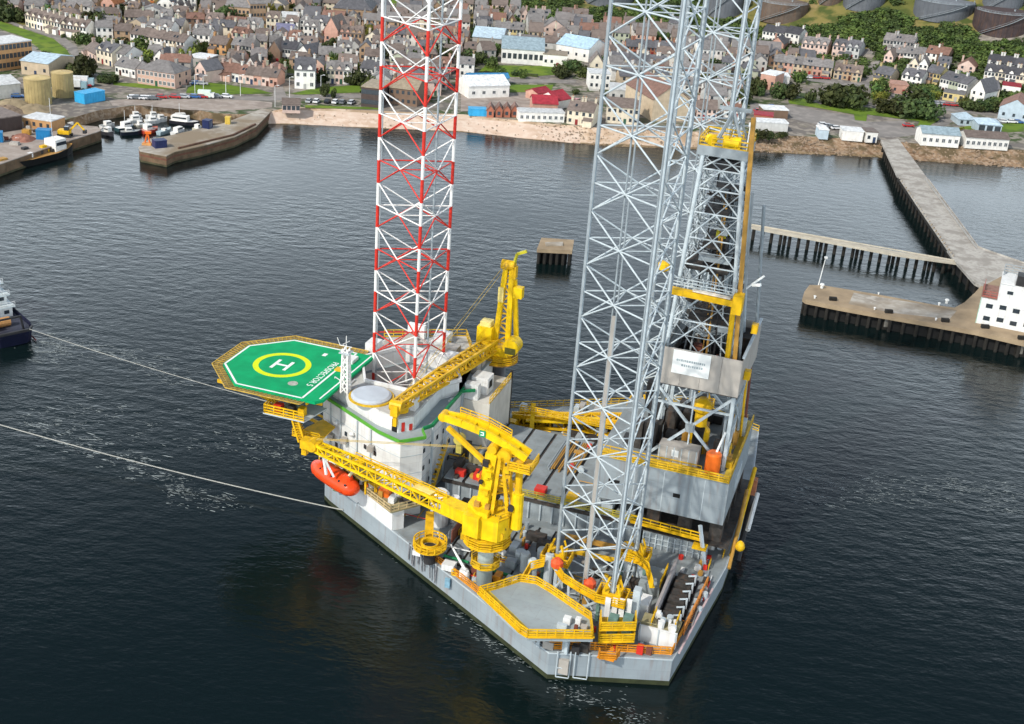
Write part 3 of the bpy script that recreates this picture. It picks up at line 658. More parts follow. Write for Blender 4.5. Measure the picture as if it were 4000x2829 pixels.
# two tier yellow gallery and white stand at the near chord
for z_ in (6.6, 8.6):
    gl = RIG.part('jack_gallery', MB().prism([(-3.2,38.6),(-7.8,36.6),(-8.6,39.4),(-4.0,41.6)], z_, z_+.16), YEL)
    RIG.part('gallery_railing', MB().rail([(-3.3,38.6,z_+.16),(-4.1,41.4,z_+.16),(-8.5,39.3,z_+.16),(-7.8,36.7,z_+.16)],1.15,r=.1,mids=2), YEL, gl)
    for k in range(2): RIG.part('jack_motor', MB().box(-4.6-k*1.9,38.2-k*.9,z_+.17,-5.9-k*1.9,39.6-k*.9,z_+1.1), MATS['motor_green'], gl)
for k in range(4): RIG.part('stand_panel', MB().box(-3.2-k*.95,35.6-k*.3,7.0,-3.95-k*.95,35.8-k*.3,10.2), WHT)
RIG.part('stand_base', MB().box(-7.4,34.6,4.57,-3.0,36.8,6.55), BEIGE)
RIG.part('grey_pillar', MB().box(-7.6,32.6,4.57,-6.6,33.8,11.2), STEEL)
# yellow catwalks linking the collars, with curved pipes
def catwalk(pts):
    mb = MB()
    for a, b in zip(pts, pts[1:]): mb.bar(a, b, .75, .14)
    c_ = RIG.part('catwalk', mb, YEL); RIG.part('catwalk_railing', MB().rail(pts,1.1,r=.09,mids=2), YEL, c_); return c_
catwalk([(6.2,29.6,9.0),(4.0,32.2,8.8),(1.2,33.4,8.6),(-1.6,34.6,8.6)])
catwalk([(7.6,30.2,9.2),(9.6,30.6,8.2),(10.2,32.4,6.6)])
catwalk([(-4.6,23.6,9.4),(-6.8,25.4,9.6),(-8.2,27.8,8.2)])
RIG.part('yellow_beam', MB().bar((6,21.6,7.0),(-4,21.0,7.0),.6,.5), YEL)
RIG.part('yellow_beam', MB().bar((8,17.2,6.6),(-3,17,6.6),.7,.6), OCHRE)
for (f,q,z_) in [(5.6,30.4,9.5),(.4,30.6,7.6)]:
    d_ = RIG.part('orange_drum', MB().lathe((f,q,z_),[(.6,0),(.95,.25),(.95,.95),(.42,1.5)],8), mat('drum_red_orange',(.72,.10,.03),.45,.25,1.2), label='orange eight sided drum on a post among the yellow catwalks')
    RIG.part('drum_post', MB().bar((f,q,4.57),(f,q,z_),.5), STEEL, d_)
# truss bars and hardware on the deck round the near leg
for a, b in [((7.2,31.6,4.7),(2.0,35.6,6.4)),((2.0,35.6,6.2),(3.6,30.6,8.4)),((2.0,35.6,5.8),(-2.4,32.4,7.6)),((2.0,35.6,5.6),(-1.6,37.2,4.8)),((6.6,33.4,4.7),(4.6,29.4,7.4))]:
    RIG.part('deck_brace', MB().tube(a, b, .22, n=6), STEEL)
for i in range(46):
    f, q = random.uniform(-7,9), random.uniform(16.5,34)
    if (f+.5)**2 + (q-27.8)**2 > 80 or random.random() < .15: 
        if not (-14 < f < -9.4): 
            a = random.uniform(.5,1.8); b_ = random.uniform(.5,1.5)
            RIG.part('deck_gear', MB().box(f-a/2,q-b_/2,4.57,f+a/2,q+b_/2,4.57+random.uniform(.5,1.9)), random.choice([STEEL,STEELB,GDARK,GDARK,BEIGE,YEL,OCHRE]))
RIG.part('white_column', MB().lathe((9.4,29.9,4.57),[(.75,0),(.75,4.6),(.5,5)],12), STEEL)
# starboard deck clutter seen between the far structures
for i in range(40):
    f, q = random.uniform(0,30), random.uniform(-30,-13)
    if abs(q) > 43.5-(f-2.2)*.607-2: continue
    a = random.uniform(.8,3); b_ = random.uniform(.8,2.4)
    RIG.part('deck_gear', MB().box(f-a/2,q-b_/2,4.57,f+a/2,q+b_/2,4.57+random.uniform(.8,3)), random.choice([STEEL,STEELB,GDARK,BEIGE,YEL,WHT]))

# yellow walkways and frames along the port wall of the accommodation
for z_, o0, o1 in ((9.4,(52.4,12.4),(38.6,20.4)), (6.6,(51.0,13.6),(44,17.6))):
    a = Vector((*o0,z_)); b = Vector((*o1,z_)); wk = RIG.part('side_walkway', MB().bar(a, b, 1.1, .14), YEL)
    RIG.part('walkway_railing', MB().rail([a+Vector((.3,.5,.07)), b+Vector((.3,.5,.07))], 1.1, r=.07, mids=2), YRAIL, wk)
    st_ = MB()
    for k in range(7): p = a.lerp(b,k/6); st_.bar(p+Vector((.3,.5,0)),(p.x+.3,p.y+.5,4.6),.16).bar(p,(p.x+.9,p.y-.6,z_-1.6),.12)
    RIG.part('walkway_support', st_, YEL, wk)
for f,q,z_ in ((50.6,12.9,11.6),(47.2,15.0,12.6),(43.6,16.9,11.2),(40.8,18.6,14.4)):
    RIG.part('wall_vent', MB().box(f-.5,q-.5,z_,f+.5,q+.45,z_+.9), BEIGE)
wp_ = MB()
for t_ in (.15,.33,.62,.85): p = Vector((53,11,0)).lerp(Vector((39,18.9,0)),t_); wp_.bar((p.x+.1,p.y+.15,9.5),(p.x+.1,p.y+.15,17.8),.18)
RIG.part('wall_pipe', wp_, STEEL)
# fine deck clutter: pipe runs, hose reels, drums, rails and lockers
rr = random.Random(31)
def clutter(n, f0, f1, q0, q1, z, mats, smax=.8, test=None):
    for _ in range(n):
        f, q = rr.uniform(f0,f1), rr.uniform(q0,q1)
        if test and not test(f,q): continue
        k = rr.random(); m = rr.choice(mats)
        if k < .35: a, b = rr.uniform(.15,smax), rr.uniform(.15,smax); RIG.part('deck_gear', MB().box(f-a,q-b,z,f+a,q+b,z+rr.uniform(.25,1.3)), m)
        elif k < .55:
            l = rr.uniform(1.5,5); d = (l,0) if rr.random() < .5 else (0,l); h = rr.uniform(.15,.6); RIG.part('deck_pipe', MB().tube((f,q,z+h),(f+d[0],q+d[1],z+h),rr.uniform(.06,.16),n=6).bar((f,q,z),(f,q,z+h),.12).bar((f+d[0],q+d[1],z),(f+d[0],q+d[1],z+h),.12), m)
        elif k < .72: r = rr.uniform(.22,.5); RIG.part('deck_drum', MB().lathe((f,q,z),[(r,0),(r,rr.uniform(.5,1.2))],9), m)
        elif k < .86: r = rr.uniform(.3,.6); RIG.part('hose_reel', MB().tube((f,q-.3,z+r),(f,q+.3,z+r),r,n=10), m)
        else: l = rr.uniform(1.2,3.5); RIG.part('guard_rail', MB().rail([(f,q,z),(f+l,q,z)] if rr.random() < .5 else [(f,q,z),(f,q-l,z)], 1.05, r=.055), YEL)
PAL = [STEEL,STEELB,GDARK,GDARK,DKSTEEL,YEL,OCHRE,BEIGE,WHT,REDC,ORGT,YRAIL]
inh = lambda f, q: q < 43.5-(f-2.2)*.607-1.6 and inpoly((f,q), hull)
clutter(60, -8, 9, 17, 33, 4.57, PAL, .6, inh)
clutter(46, 8.8, 24, 15, 28.4, 5.21, PAL, .6, inh)
clutter(26, 8, 26, 29.4, 34, 4.57, [YEL,ORN,OCHRE,WHT,GDARK,STEEL,REDC], .5, inh)
clutter(26, 28, 45, 13, 22, 4.57, PAL, .6, inh)
clutter(20, 34, 46, 15, 23, 8.21, [YEL,TAN,WHT,OCHRE,GDARK,ORGT], .45, lambda f,q: inpoly((f,q), [(46.5,17),(34.5,24.4),(31.5,20.2),(44,12.6)]))
clutter(16, 40, 49, 15, 21, 10.81, [YEL,TAN,WHT,OCHRE,REDC], .35, lambda f,q: inpoly((f,q), [(49,17),(40.8,21.6),(39,19.9),(47.4,14.6)]))
clutter(34, 19, 30, -2, 11, 8.43, [YEL,OCHRE,GDARK,GDARK,TAN,REDC,STEEL], .6)
clutter(40, 35, 54, -18, 16, 20.69, [WHT,WHT,BEIGE,STEEL,RSTB,OCHRE,STEELB,YEL], .5, lambda f,q: inpoly((f,q), inset(tier,.8)) and not inpoly((f,q), inset(well,-1.6)) and (f-43.6)**2+(q-12.6)**2 > 18)
clutter(14, -13.5, -9, 33, 35.4, 7.06, [TAN,STEEL,GDARK,WHT], .3)
clutter(26, -13, 1.5, 36.5, 42.5, 4.57, [ORN,STEEL,GDARK,REDC,YEL,BEIGE], .4, lambda f,q: inpoly((f,q), inset(hull,.8)))
clutter(40, -12, 26, -30, -13, 4.57, PAL, .9, lambda f,q: inpoly((f,q), inset(hull,1.5)))
clutter(14, -2, 14, -10, 9, 8.43, [STEEL,OCHRE,REDC,DKSTEEL], .4)
clutter(44, -16.2, -9.5, 1.5, 17.8, 4.57, [STEEL,STEELB,GDARK,WHT,YEL,OCHRE,BEIGE,REDC], .55)
clutter(12, -15.2, -14.2, 16, 34, 4.57, [ORN,STEEL,REDC,BEIGE], .25)
clutter(30, 9, 20, 28.6, 33, 4.57, PAL, .45, inh)
# cable trays and stair flights on the accommodation walls
for q in (-1.2, 6.4, 12.2): RIG.part('cable_tray', MB().box(32.7,q-.2,4.6,33.0,q+.2,17.9), STEEL)
sm = MB()
for k in range(12): sm.box(32.0,14.2-k*.62-.5,5.2+k*.6,32.9,14.2-k*.62,5.3+k*.6)
sm.bar((32.0,14.4,5.0),(32.0,7.0,12.4),.1,.3).bar((32.0,14.4,6.1),(32.0,7.0,13.5),.08)
RIG.part('outside_stair', sm, YEL)
RIG.part('wall_recess', MB().box(32.6,13.0,5.0,33.45,14.9,6.8), BLK)
for f, q in ((45.5,15.3),(49.5,12.9)): RIG.part('vent_cowl', MB().lathe((f,q+.3,14.6),[(.3,0),(.5,.3),(.3,.7)],8), WHT)
# ============================================================ RIG: cranes
def lattice(mb, a, b, w0, w1, nb, rc=.13, rb=.07, up=(0,0,1)):
    """four-chord lattice boom from a to b, width w0 at a, w1 at b"""
    a = Vector(a); b = Vector(b); d = (b-a).normalized(); x = d.cross(Vector(up)).normalized(); y = x.cross(d)
    def P(t, i):
        w_ = (w0 + (w1-w0)*t)/2; s = ((-1,-1),(1,-1),(1,1),(-1,1))[i]; return a.lerp(b, t) + x*(s[0]*w_) + y*(s[1]*w_*.85)
    for i in range(4): mb.bar(P(0,i), P(1,i), rc*2)
    for k in range(nb):
        t0, t1 = k/nb, (k+1)/nb
        for i in range(4):
            j = (i+1) % 4; (p, q) = (P(t0,i), P(t1,j)) if (k+i) % 2 else (P(t0,j), P(t1,i)); mb.bar(p, q, rb*2); mb.bar(P(t1,i), P(t1,j), rb*2)
    return mb
YH = mat('crane_yellow', (.85, .56, .007), .48, .22, .7, rust=.28)
# --- crane beside the near platform: boom laid forward along the port side
K = Thing('pedestal_crane', 'tall yellow crane on a grey column by the near platform, boom laid forward', 'crane', (15.6,33.4,4.56), 'rig', group='yellow pedestal cranes of the rig')
K.part('pedestal', MB().lathe((15.6,33.4,4.56),[(1.15,0),(1.15,7.2),(1.3,8.4)],18), mat('pedestal_grey_green',(.40,.47,.45),.5,.12,.6), smooth=True)
fl = K.part('flange_platform', MB().lathe((15.6,33.4,9.2),[(2.2,0),(2.2,.18)],12), YEL); K.part('flange_railing', MB().rail([(15.6+2.15*math.cos(k*math.pi/4),33.4+2.15*math.sin(k*math.pi/4),9.38) for k in range(8)],.9,True,1.2,.07), YRAIL, fl)
sr = K.part('slew_ring', MB().lathe((15.6,33.4,12.8),[(1.6,0),(2.3,.5),(2.9,1.3),(2.9,1.9)],20), YEL)
K.part('ring_walkway', MB().ring((15.6,33.4),2.2,3.5,13.2,13.36,20), YEL, sr); K.part('walkway_railing', MB().rail([(15.6+3.4*math.cos(k*math.pi/6),33.4+3.4*math.sin(k*math.pi/6),13.36) for k in range(12)],1.2,True,1.6,.09,2), YEL, sr)
K.part('machinery_house', MB().prism([(18.9,31.8),(18.9,34.2),(16.6,36.2),(13.2,36.2),(12.2,34.4),(12.2,31.0),(14.6,30.4),(17.4,30.4)],14.9,18.2), YH)
cb = K.part('operator_cab', MB().prism([(18.4,34.6),(18.4,36.5),(15.9,36.9),(15.9,34.9)],15.2,18.5), YH)
K.part('cab_window', MB().box(18.38,34.9,16.6,18.46,36.3,18.0), GLASS, cb)
K.part('house_roof', MB().prism([(18.6,32),(18.6,34),(16.6,35.8),(15,35.8),(15,31),(17,31)],18.2,19.0), YH)
K.part('winch_drum', MB().tube((13.4,31,15.6),(13.4,35.6,15.6),.9,n=14), YEL)
K.part('house_railing', MB().rail([(12.2,30.9,18.2),(12.2,34.4,18.2),(13.2,36.1,18.2)],1.1,r=.08), YEL)
K.part('house_vent', MB().box(12.12,31.6,15.6,12.22,33.2,17.2), mat('vent_brown',(.22,.12,.02),.7,.4,2.))
for q in (31.6, 33.8):
    K.part('mast_post', MB().bar((16.6,q,18.2),(15.6,q,27.6),.6,1.7 if q > 33 else 1.2), YH)
    K.part('mast_stay', MB().bar((12.6,q,18.2),(14.0,q,27.4),.4,.5), YEL)
mb = MB()
for z_ in (20.4, 22.8, 25.2): mb.bar((16.3-(z_-20)*.09,31.6,z_),(16.3-(z_-20)*.09,33.8,z_),.35,.5); mb.bar((16.2,31.4,z_-.9),(12.9+(z_-20)*.14,31.4,z_+.6),.22)
K.part('mast_crossbeam', mb, YEL)
K.part('ladder', MB().bar((14.8,34.5,18.2),(14.2,34.5,27.2),.12,.5), YEL)
GP = [(23.4,30.9),(20.6,30.75),(17.2,30.1),(13.8,28.9),(10.8,27.5)]
for q0 in (31.2, 33.0):
    gb = MB()
    for (f0,z0),(f1,z1) in zip(GP,GP[1:]): gb.bar((f0,q0+(32.1-q0)*.35*(f0>22),z0),(f1,q0,z1),.4,1.05)
    K.part('upper_girder', gb, YH)
gb = MB()
for (f0,z0),(f1,z1) in zip(GP,GP[1:]): gb.bar((f0,32.1,z0),((f0+f1)/2,32.1,(z0+z1)/2),1.5,.35).bar((f0,31.3,z0-.3),(f1,32.9,z1-.3),.16)
K.part('girder_deck', gb, YH); K.part('girder_nose', MB().tube((23.6,31.3,30.9),(23.6,32.9,30.9),.65,n=12), YEL)
K.part('girder_railing', MB().rail([(21.6,31.0,31.3),(17.2,30.9,30.6),(13.8,30.9,29.4)],.9,r=.06), YEL)
lg = K.part('girder_badge', MB().box(16.9,33.2,29.6,17.8,33.42,30.5), mat('badge_green',(.02,.30,.12),.5,.1,1.)); K.part('badge_mark', MB().box(17.1,33.421,30.2,17.6,33.435,30.35).box(17.1,33.421,29.8,17.6,33.435,29.95).box(17.1,33.421,29.95,17.25,33.433,30.2), MARK, lg)
K.part('lower_strut', MB().bar((22.6,33.2,29.8),(15.4,34.3,25.6),.6,.6), YEL)
K.part('sheave_nest', MB().tube((13.8,31.4,27.6),(13.8,34.0,27.6),1.0,n=14).tube((15.6,31.4,28.2),(15.6,34.0,28.2),.7,n=12), YEL)
pf = K.part('mast_platform', MB().box(9.4,31.2,26.4,12.8,35.4,26.55), YEL); K.part('platform_railing', MB().rail([(12.7,35.3,26.55),(9.5,35.3,26.55),(9.5,31.3,26.55)],1.2,r=.09,mids=2), YEL, pf)
K.part('luffing_cylinder', MB().tube((11.6,33.2,27.0),(11.4,33.4,17.0),.55,n=12), YEL)
K.part('luffing_cylinder', MB().tube((11.45,33.35,22.0),(11.35,33.45,16.4),.85,n=12), YH)
hk = K.part('hook_block', MB().tube((21.2,31.2,27.6),(21.2,32.4,27.6),.75,n=14).box(20.8,31.5,25.4,21.6,32.1,27.4), mat('hook_olive',(.45,.38,.08),.6,.3,1.)); K.part('hoist_rope', MB().bar((21.2,31.8,28.2),(21.9,31.8,30.6),.07), DKSTEEL, hk)
bm = lattice(MB(), (18.6,32.6,15.9), (33.5,28.1,16.1), 2.0, 2.0, 9, .17, .08)
K.part('lattice_boom', lattice(bm, (33.5,28.1,16.1), (48.6,23.3,15.9), 2.0, 1.3, 9, .15, .08), YH)
K.part('boom_root', MB().add([(18.2,31.4,14.9),(18.2,33.9,14.9),(23.4,32.3,15.1),(23.4,30.1,15.1),(18.2,31.4,17.0),(18.2,33.9,17.0),(23.4,32.3,16.9),(23.4,30.1,16.9)],[(3,2,1,0),(4,5,6,7),(0,1,5,4),(1,2,6,5),(2,3,7,6),(3,0,4,7)]), YH)
K.part('boom_panel', MB().bar((25.2,30.6,17.05),(28.4,29.6,17.05),1.5,.12), mat('pale_yellow',(.80,.66,.22),.5,.15,.8))
K.part('boom_walkway', MB().rail([(23,31.0,16.9),(40,25.9,17.0)],1.0,r=.06), YEL)
K.part('boom_tip', MB().tube((48.4,22.6,16.2),(48.4,24.6,16.2),.9,n=14).box(47.2,22.5,15.4,50.4,24.3,16.8).box(49.6,22.9,14.0,50.4,23.8,15.6), YEL)
K.part('boom_rest', MB().bar((46.6,22.6,10.8),(46.8,23.4,15.2),.4).bar((45.2,22.8,10.8),(46.8,23.9,15.2),.35), MARK)
mb = MB()
for z_ in (-.25,.15): mb.bar((14.2,33+z_,28.2),(47.8,23.6+z_,17.3),.07)
K.part('luffing_rope', mb, mat('rope_ochre',(.50,.36,.10),.8,.2,2.))
# smaller fittings all over the crane
for i in range(34):
    z_ = random.uniform(18.6,27.4); f_ = random.uniform(11.6,17.2); q_ = random.choice((31.2,34.4)) + random.uniform(-.3,.3); s_ = random.uniform(.15,.45)
    K.part('crane_fitting', MB().box(f_-s_,q_-s_,z_-s_,f_+s_,q_+s_,z_+s_*random.uniform(.6,1.6)), random.choice([YEL,YEL,OCHRE,YH,DKSTEEL]))
for z_ in (20.2,23.0): K.part('mast_landing', MB().box(13.4,30.2,z_,17.4,31.2,z_+.12).rail([(13.5,30.3,z_+.12),(17.3,30.3,z_+.12)],1.0,r=.07), YEL)
for i in range(7): K.part('hydraulic_hose', MB().bar((13+.4*i,34.6,18.4),(12.4+.35*i,34.9,15.2+random.uniform(0,2)),.09), DKSTEEL)
# access basket standing on the pipe deck beneath the hook
bk_ = MB()
for a_ in (20.2,22.6):
    for b_ in (9.2,11.0): bk_.bar((a_,b_,8.44),(a_,b_,13.4),.16)
for z_ in (8.6,11.0,13.4): bk_.bar((20.2,9.2,z_),(22.6,9.2,z_),.14).bar((20.2,11,z_),(22.6,11,z_),.14).bar((20.2,9.2,z_),(20.2,11,z_),.14).bar((22.6,9.2,z_),(22.6,11,z_),.14)
RIG.part('basket_frame', bk_, STEEL); RIG.part('basket_reel', MB().tube((21.4,9.6,11.6),(21.4,10.6,11.6),.7,n=12).box(20.6,9.4,8.5,22.2,10.8,9.6), YEL)
# --- far crane on the starboard side of the accommodation, boom across the roof
K = Thing('pedestal_crane', 'far yellow crane with its boom lying across the accommodation roof towards the helideck', 'crane', (32.4,-18,4.56), 'rig', group='yellow pedestal cranes of the rig')
K.part('pedestal', MB().lathe((32.4,-18.6,4.56),[(1.3,0),(1.3,12.6)],18), mat('pedestal_dark',(.10,.10,.11),.5,.2,.6), smooth=True)
sr = K.part('slew_ring', MB().lathe((32.4,-18.3,17.0),[(1.6,0),(2.4,.6),(2.4,1.6)],18), YEL)
K.part('ring_walkway', MB().ring((32.4,-18.3),2.2,3.6,17.3,17.46,18), OCHRE, sr); K.part('walkway_railing', MB().rail([(32.4+3.5*math.cos(k*math.pi/6),-18.3+3.5*math.sin(k*math.pi/6),17.46) for k in range(12)],1.2,True,1.6,.08,2), YEL, sr)
K.part('machinery_house', MB().box(30.4,-20.6,18.6,34.2,-16.6,20.2), YH)
K.part('power_house', MB().prism([(36.4,-19.6),(36.4,-16.8),(33.6,-16.8),(33.6,-19.6)],20.2,23.6), YH)
K.part('power_house_roof', MB().prism([(36.0,-19.2),(36.0,-17.2),(34,-17.2),(34,-19.2)],23.6,24.5), mat('pale_yellow',()) )
K.part('winch_drum', MB().tube((29.6,-18.6,21.0),(29.6,-15.9,21.0),1.5,n=18), YH)
K.part('drum_opening', MB().box(28.6,-15.88,19.8,30.6,-15.8,21.0), mat('drum_dark',(.10,.10,.02),.7,.4,2.))
for f in (31.0, 33.4): K.part('mast_post', MB().bar((f,-18.6,20.2),(31.6+(f-32.2)*.45,-18.4,36.2),.7,.9), YH)
K.part('mast_post', MB().bar((29.6,-19.6,20.2),(30.6,-18.8,33.0),.6,.8), YH)
mb = MB()
for k in range(8):
    z0, z1 = 20.6+k*1.9, 22.5+k*1.9; w0 = 1.2-.08*k; a, b = (31.9-w0,-18.5,z0), (31.9+w0,-18.5,z1); mb.bar(a, b, .24) if k % 2 else mb.bar((31.9+w0,-18.5,z0),(31.9-w0,-18.5,z1),.24); mb.bar((31.9-w0,-18.5,z0),(31.9+w0,-18.5,z0),.26)
K.part('mast_bracing', mb, YEL)
K.part('mast_panel', MB().box(32.2,-18.0,28.6,33.2,-17.8,31.4), MATS['pale_yellow'])
K.part('mast_cab', MB().box(28.7,-18.8,30.0,30.3,-17.4,32.0), YH)
K.part('mast_head', MB().tube((30.6,-18.4,35.6),(33.0,-18.4,35.6),.9,n=12).box(30.2,-19,33.4,31.0,-17.8,35.6), YEL)
K.part('jib_arm', MB().bar((30.8,-18.4,36.0),(30.3,-18.2,38.0),.4).bar((30.3,-18.2,38.0),(28.6,-18.2,38.8),.4,.5), mat('lime_yellow',(.55,.50,.03),.5,.2,1.))
bm = lattice(MB(), (33.2,-15.8,21.0), (35.2,2,22.0), 2.3, 2.2, 9, .22, .11)
K.part('lattice_boom', lattice(bm, (35.2,2,22.0), (36.9,17.4,22.9), 2.2, 1.5, 8, .20, .10), YEL)
K.part('boom_tip', MB().tube((36.0,17.6,22.9),(38.0,17.6,22.9),.9,n=14).box(36.4,16.8,21.5,37.6,18.8,23.3).box(36.7,17.8,19.6,37.3,18.4,21.5), YEL)
hk = K.part('hook_block', MB().lathe((37.0,15.4,20.7),[(.3,0),(1.1,.3),(1.1,.9),(.4,1.3)],10), YEL)
mb = MB()
for d in (-.3,.3): mb.bar((31.8+d,-18.4,36.2),(36.9+d,17.0,23.4),.06)
K.part('luffing_rope', mb, MATS['rope_ochre'])
# --- third crane, starboard aft, its boom stowed along the far side of the pipe deck
K = Thing('pedestal_crane', 'low stowed yellow crane along the far edge of the pipe deck', 'crane', (2,-27,4.56), 'rig', group='yellow pedestal cranes of the rig')
K.part('pedestal', MB().lathe((1,-27,4.56),[(1.3,0),(1.3,2.6)],14), STEEL)
K.part('machinery_house', MB().prism([(4.2,-29.6),(4.2,-24.6),(-2.6,-24.6),(-2.6,-29.6)],6.9,9.6), YH)
K.part('lattice_boom', lattice(MB(), (29.4,-19.2,5.4), (2.6,-23.6,8.0), 1.8, 3.6, 11, .24, .12), YEL)
K.part('boom_panel', MB().bar((26.2,-18.4,6.6),(12,-20.6,8.2),2.6,.3), YH)
mb = MB()
for k in range(12): mb.bar((29.4,-18.6-k*.3,6.6-.16*k),(2.2,-19.6-k*.62,9.6-.2*k),.30)
K.part('pendant_bar', mb, YEL)
K.part('mast_post', MB().bar((24.6,-16.6,5.6),(25.4,-19.4,9.4),.8), YH)
K.part('boom_cradle', MB().box(27.6,-20.8,4.57,28.4,-17.4,5.6).box(12,-22.4,4.57,12.8,-18.6,6.2), YEL)
K.part('railing', MB().rail([(27,-16.8,8.6),(8,-17.4,8.6)],1.3,r=.1,mids=2), YEL)
# --- small white provision davit
K = Thing('deck_davit', 'small white davit with a slender jib leaning over the port deck rail', 'davit', (18.9,32.3,4.56), 'rig')
K.part('davit_base', MB().lathe((18.9,32.0,4.56),[(.6,0),(.6,.9),(.4,1.5)],12), WHT); K.part('davit_jib', MB().tube((18.9,32.0,5.9),(22.9,28.2,7.3),.24,.14), MARK)
# --- orange lifeboat in its davits
LBX = Thing('lifeboat', 'orange enclosed lifeboat hanging in davits over the port bow side', 'lifeboat', (46.2,20.4,9.2), 'rig')
ax = Vector((51.2-41.4, 17.5-22.7, 0)).normalized(); sd = Vector((-ax.y, ax.x, 0)); ce = Vector((46.4,20.2,9.0))
vs, fs = [], []
prof = [(-5.75,.35,.4),(-5.4,1.15,1.0),(-4.6,1.6,1.35),(-2.5,1.85,1.55),(0,1.9,1.6),(2.6,1.85,1.55),(4.2,1.5,1.3),(5.2,.9,.9),(5.7,.25,.35)]
n = 16
for t, w_, h_ in prof:
    for k in range(n):
        a = 2*math.pi*k/n; zz = math.sin(a); zz = zz*h_ if zz > 0 else zz*h_*.8
        vs.append(ce + ax*t + sd*(w_*math.copysign(abs(math.cos(a))**.8, math.cos(a))) + Vector((0,0,zz)))
for i in range(len(prof)-1):
    for k in range(n): fs.append((i*n+k, i*n+(k+1)%n, (i+1)*n+(k+1)%n, (i+1)*n+k))
fs += [tuple(range(n-1,-1,-1)), tuple((len(prof)-1)*n+k for k in range(n))]
mb = MB().add(vs, fs); LBX.part('boat_hull', mb, ORG, smooth=True)
p = ce - ax*3.6; LBX.part('conning_tower', MB().lathe((p.x,p.y,p.z+1.1),[(.95,0),(.85,.75),(.5,.9)],10), ORG)
for d in (-4.6, -3.0, -1.2, .4, 2.0):
    p = ce + ax*d + sd*1.0; LBX.part('boat_window', MB().lathe((p.x+sd.x*.25,p.y+sd.y*.25,p.z+1.05),[(.2,0),(.2,.22)],8), GLASS)
p = ce; LBX.part('fender_strip', MB().bar(p-ax*4.4+sd*1.86, p+ax*3.4+sd*1.86, .12, .14), mat('lifeboat_fender',(.55,.06,.01),.5,.1,1.))
D = Thing('boat_davit', 'pale davit frame over the orange lifeboat', 'davit', (46,17.5,10.8), 'rig')
for d in (-4.2, 3.6):
    p = ce + ax*d
    D.part('davit_arm', MB().bar(p - sd*2.4 + Vector((0,0,1.6)), p - sd*.6 + Vector((0,0,2.9)), .3, .45).bar(p - sd*.6 + Vector((0,0,2.9)), p + sd*.2 + Vector((0,0,2.2)), .26, .4), mat('davit_cream',(.70,.66,.42),.5,.15,.8))
    D.part('fall_wire', MB().bar(p + sd*.1 + Vector((0,0,2.3)), p + Vector((0,0,1.4)), .08), DKSTEEL)
D.part('davit_beam', MB().bar(ce - ax*4.6 - sd*1.9 + Vector((0,0,2.0)), ce + ax*4.4 - sd*1.9 + Vector((0,0,2.0)), .28), MATS['davit_cream'])

# ============================================================ RIG: cantilever and derrick
CN = Thing('drilling_cantilever', 'big grey box cantilever with yellow rails carrying the derrick over the stern', 'cantilever', (-6,0,11.4), 'rig')
CN.part('side_girder', MB().box(-14.8,10.9,11.4,5.5,11.5,18.5), GRY); CN.part('side_girder', MB().box(-14.8,-11.5,11.4,5.5,-10.9,18.5), GRY)
CN.part('end_plate', MB().box(-15.1,-11.5,11.4,-14.803,11.5,18.5), STEELB)
CN.part('end_plate', MB().box(5.503,-11.5,11.4,5.8,11.5,18.5), STEELB)
CN.part('top_deck', MB().box(-15.1,-11.5,18.503,5.8,11.5,18.7), DECK)
CN.part('bottom_plate', MB().box(-14.7,-10.8,11.45,5.4,10.8,11.6), GDARK)
for f0, f1 in ((-8.0,-6.9),(1.6,3.4)): CN.part('side_opening', MB().box(f0,11.44,14.4,f1,11.53,15.1), BLK)
for f in (-11.5,-5.2,-.6): CN.part('weld_seam', MB().box(f-.05,11.49,11.5,f+.05,11.52,18.45), STEEL)
CN.part('edge_walk', MB().box(-15.0,9.9,18.703,5.6,11.45,18.76), MATS['yellow_walk'])
CN.part('edge_walk', MB().box(-15.05,-11.4,18.704,-13.9,9.89,18.765), MATS['yellow_walk'])
CN.part('cantilever_railing', MB().rail([(5.6,11.4,18.7),(-15.0,11.4,18.7),(-15.0,-11.4,18.7)],1.25,r=.1,mids=2), YRAIL)
CN.part('cantilever_railing', MB().rail([(5.6,9.8,18.7),(-10.4,9.8,18.7)],1.1,r=.07), YRAIL)
CN.part('stern_hatch', MB().box(-15.25,-2,13,-15.09,3,16), STEEL)
bx = CN.part('control_cabin', MB().box(-9.6,7.2,18.77,-3.4,9.6,21.9), BEIGE)
CN.part('cabin_sign', MB().box(-6.6,9.6,20.3,-5.5,9.66,21.4), MARK, bx)
for k in range(6): CN.part('cabin_rib', MB().box(-9.4+k*1.15,9.6,18.8,-9.25+k*1.15,9.68,21.85), STEEL, bx)
tk = CN.part('orange_tank', MB().lathe((-11.9,8.9,18.77),[(1.2,0),(1.2,3.1),(.9,3.4)],18), ORGT, label='upright orange tank beside the cabin'); CN.part('tank_vent', MB().tube((-12.2,8.6,22.1),(-13.0,8.0,25.4),.18), MARK, tk)
for i in range(24):
    f, q = random.uniform(-14.2,-11.6), random.uniform(-10.5,7.4); h = random.uniform(.8,3.2)
    CN.part('deck_gear', MB().box(f-.5,q-.7,18.77,f+.5,q+.7,18.77+h), random.choice([YEL,OCHRE,GDARK,STEEL,YRAIL]))
for i in range(7): CN.part('service_pipe', MB().tube((-12.8-.25*i,7.4-i*2.4,18.9),(-12.4-.2*i,5.6-i*2.2,31),.22,n=6), random.choice([OCHRE,YEL,STEELB,RSTB]))
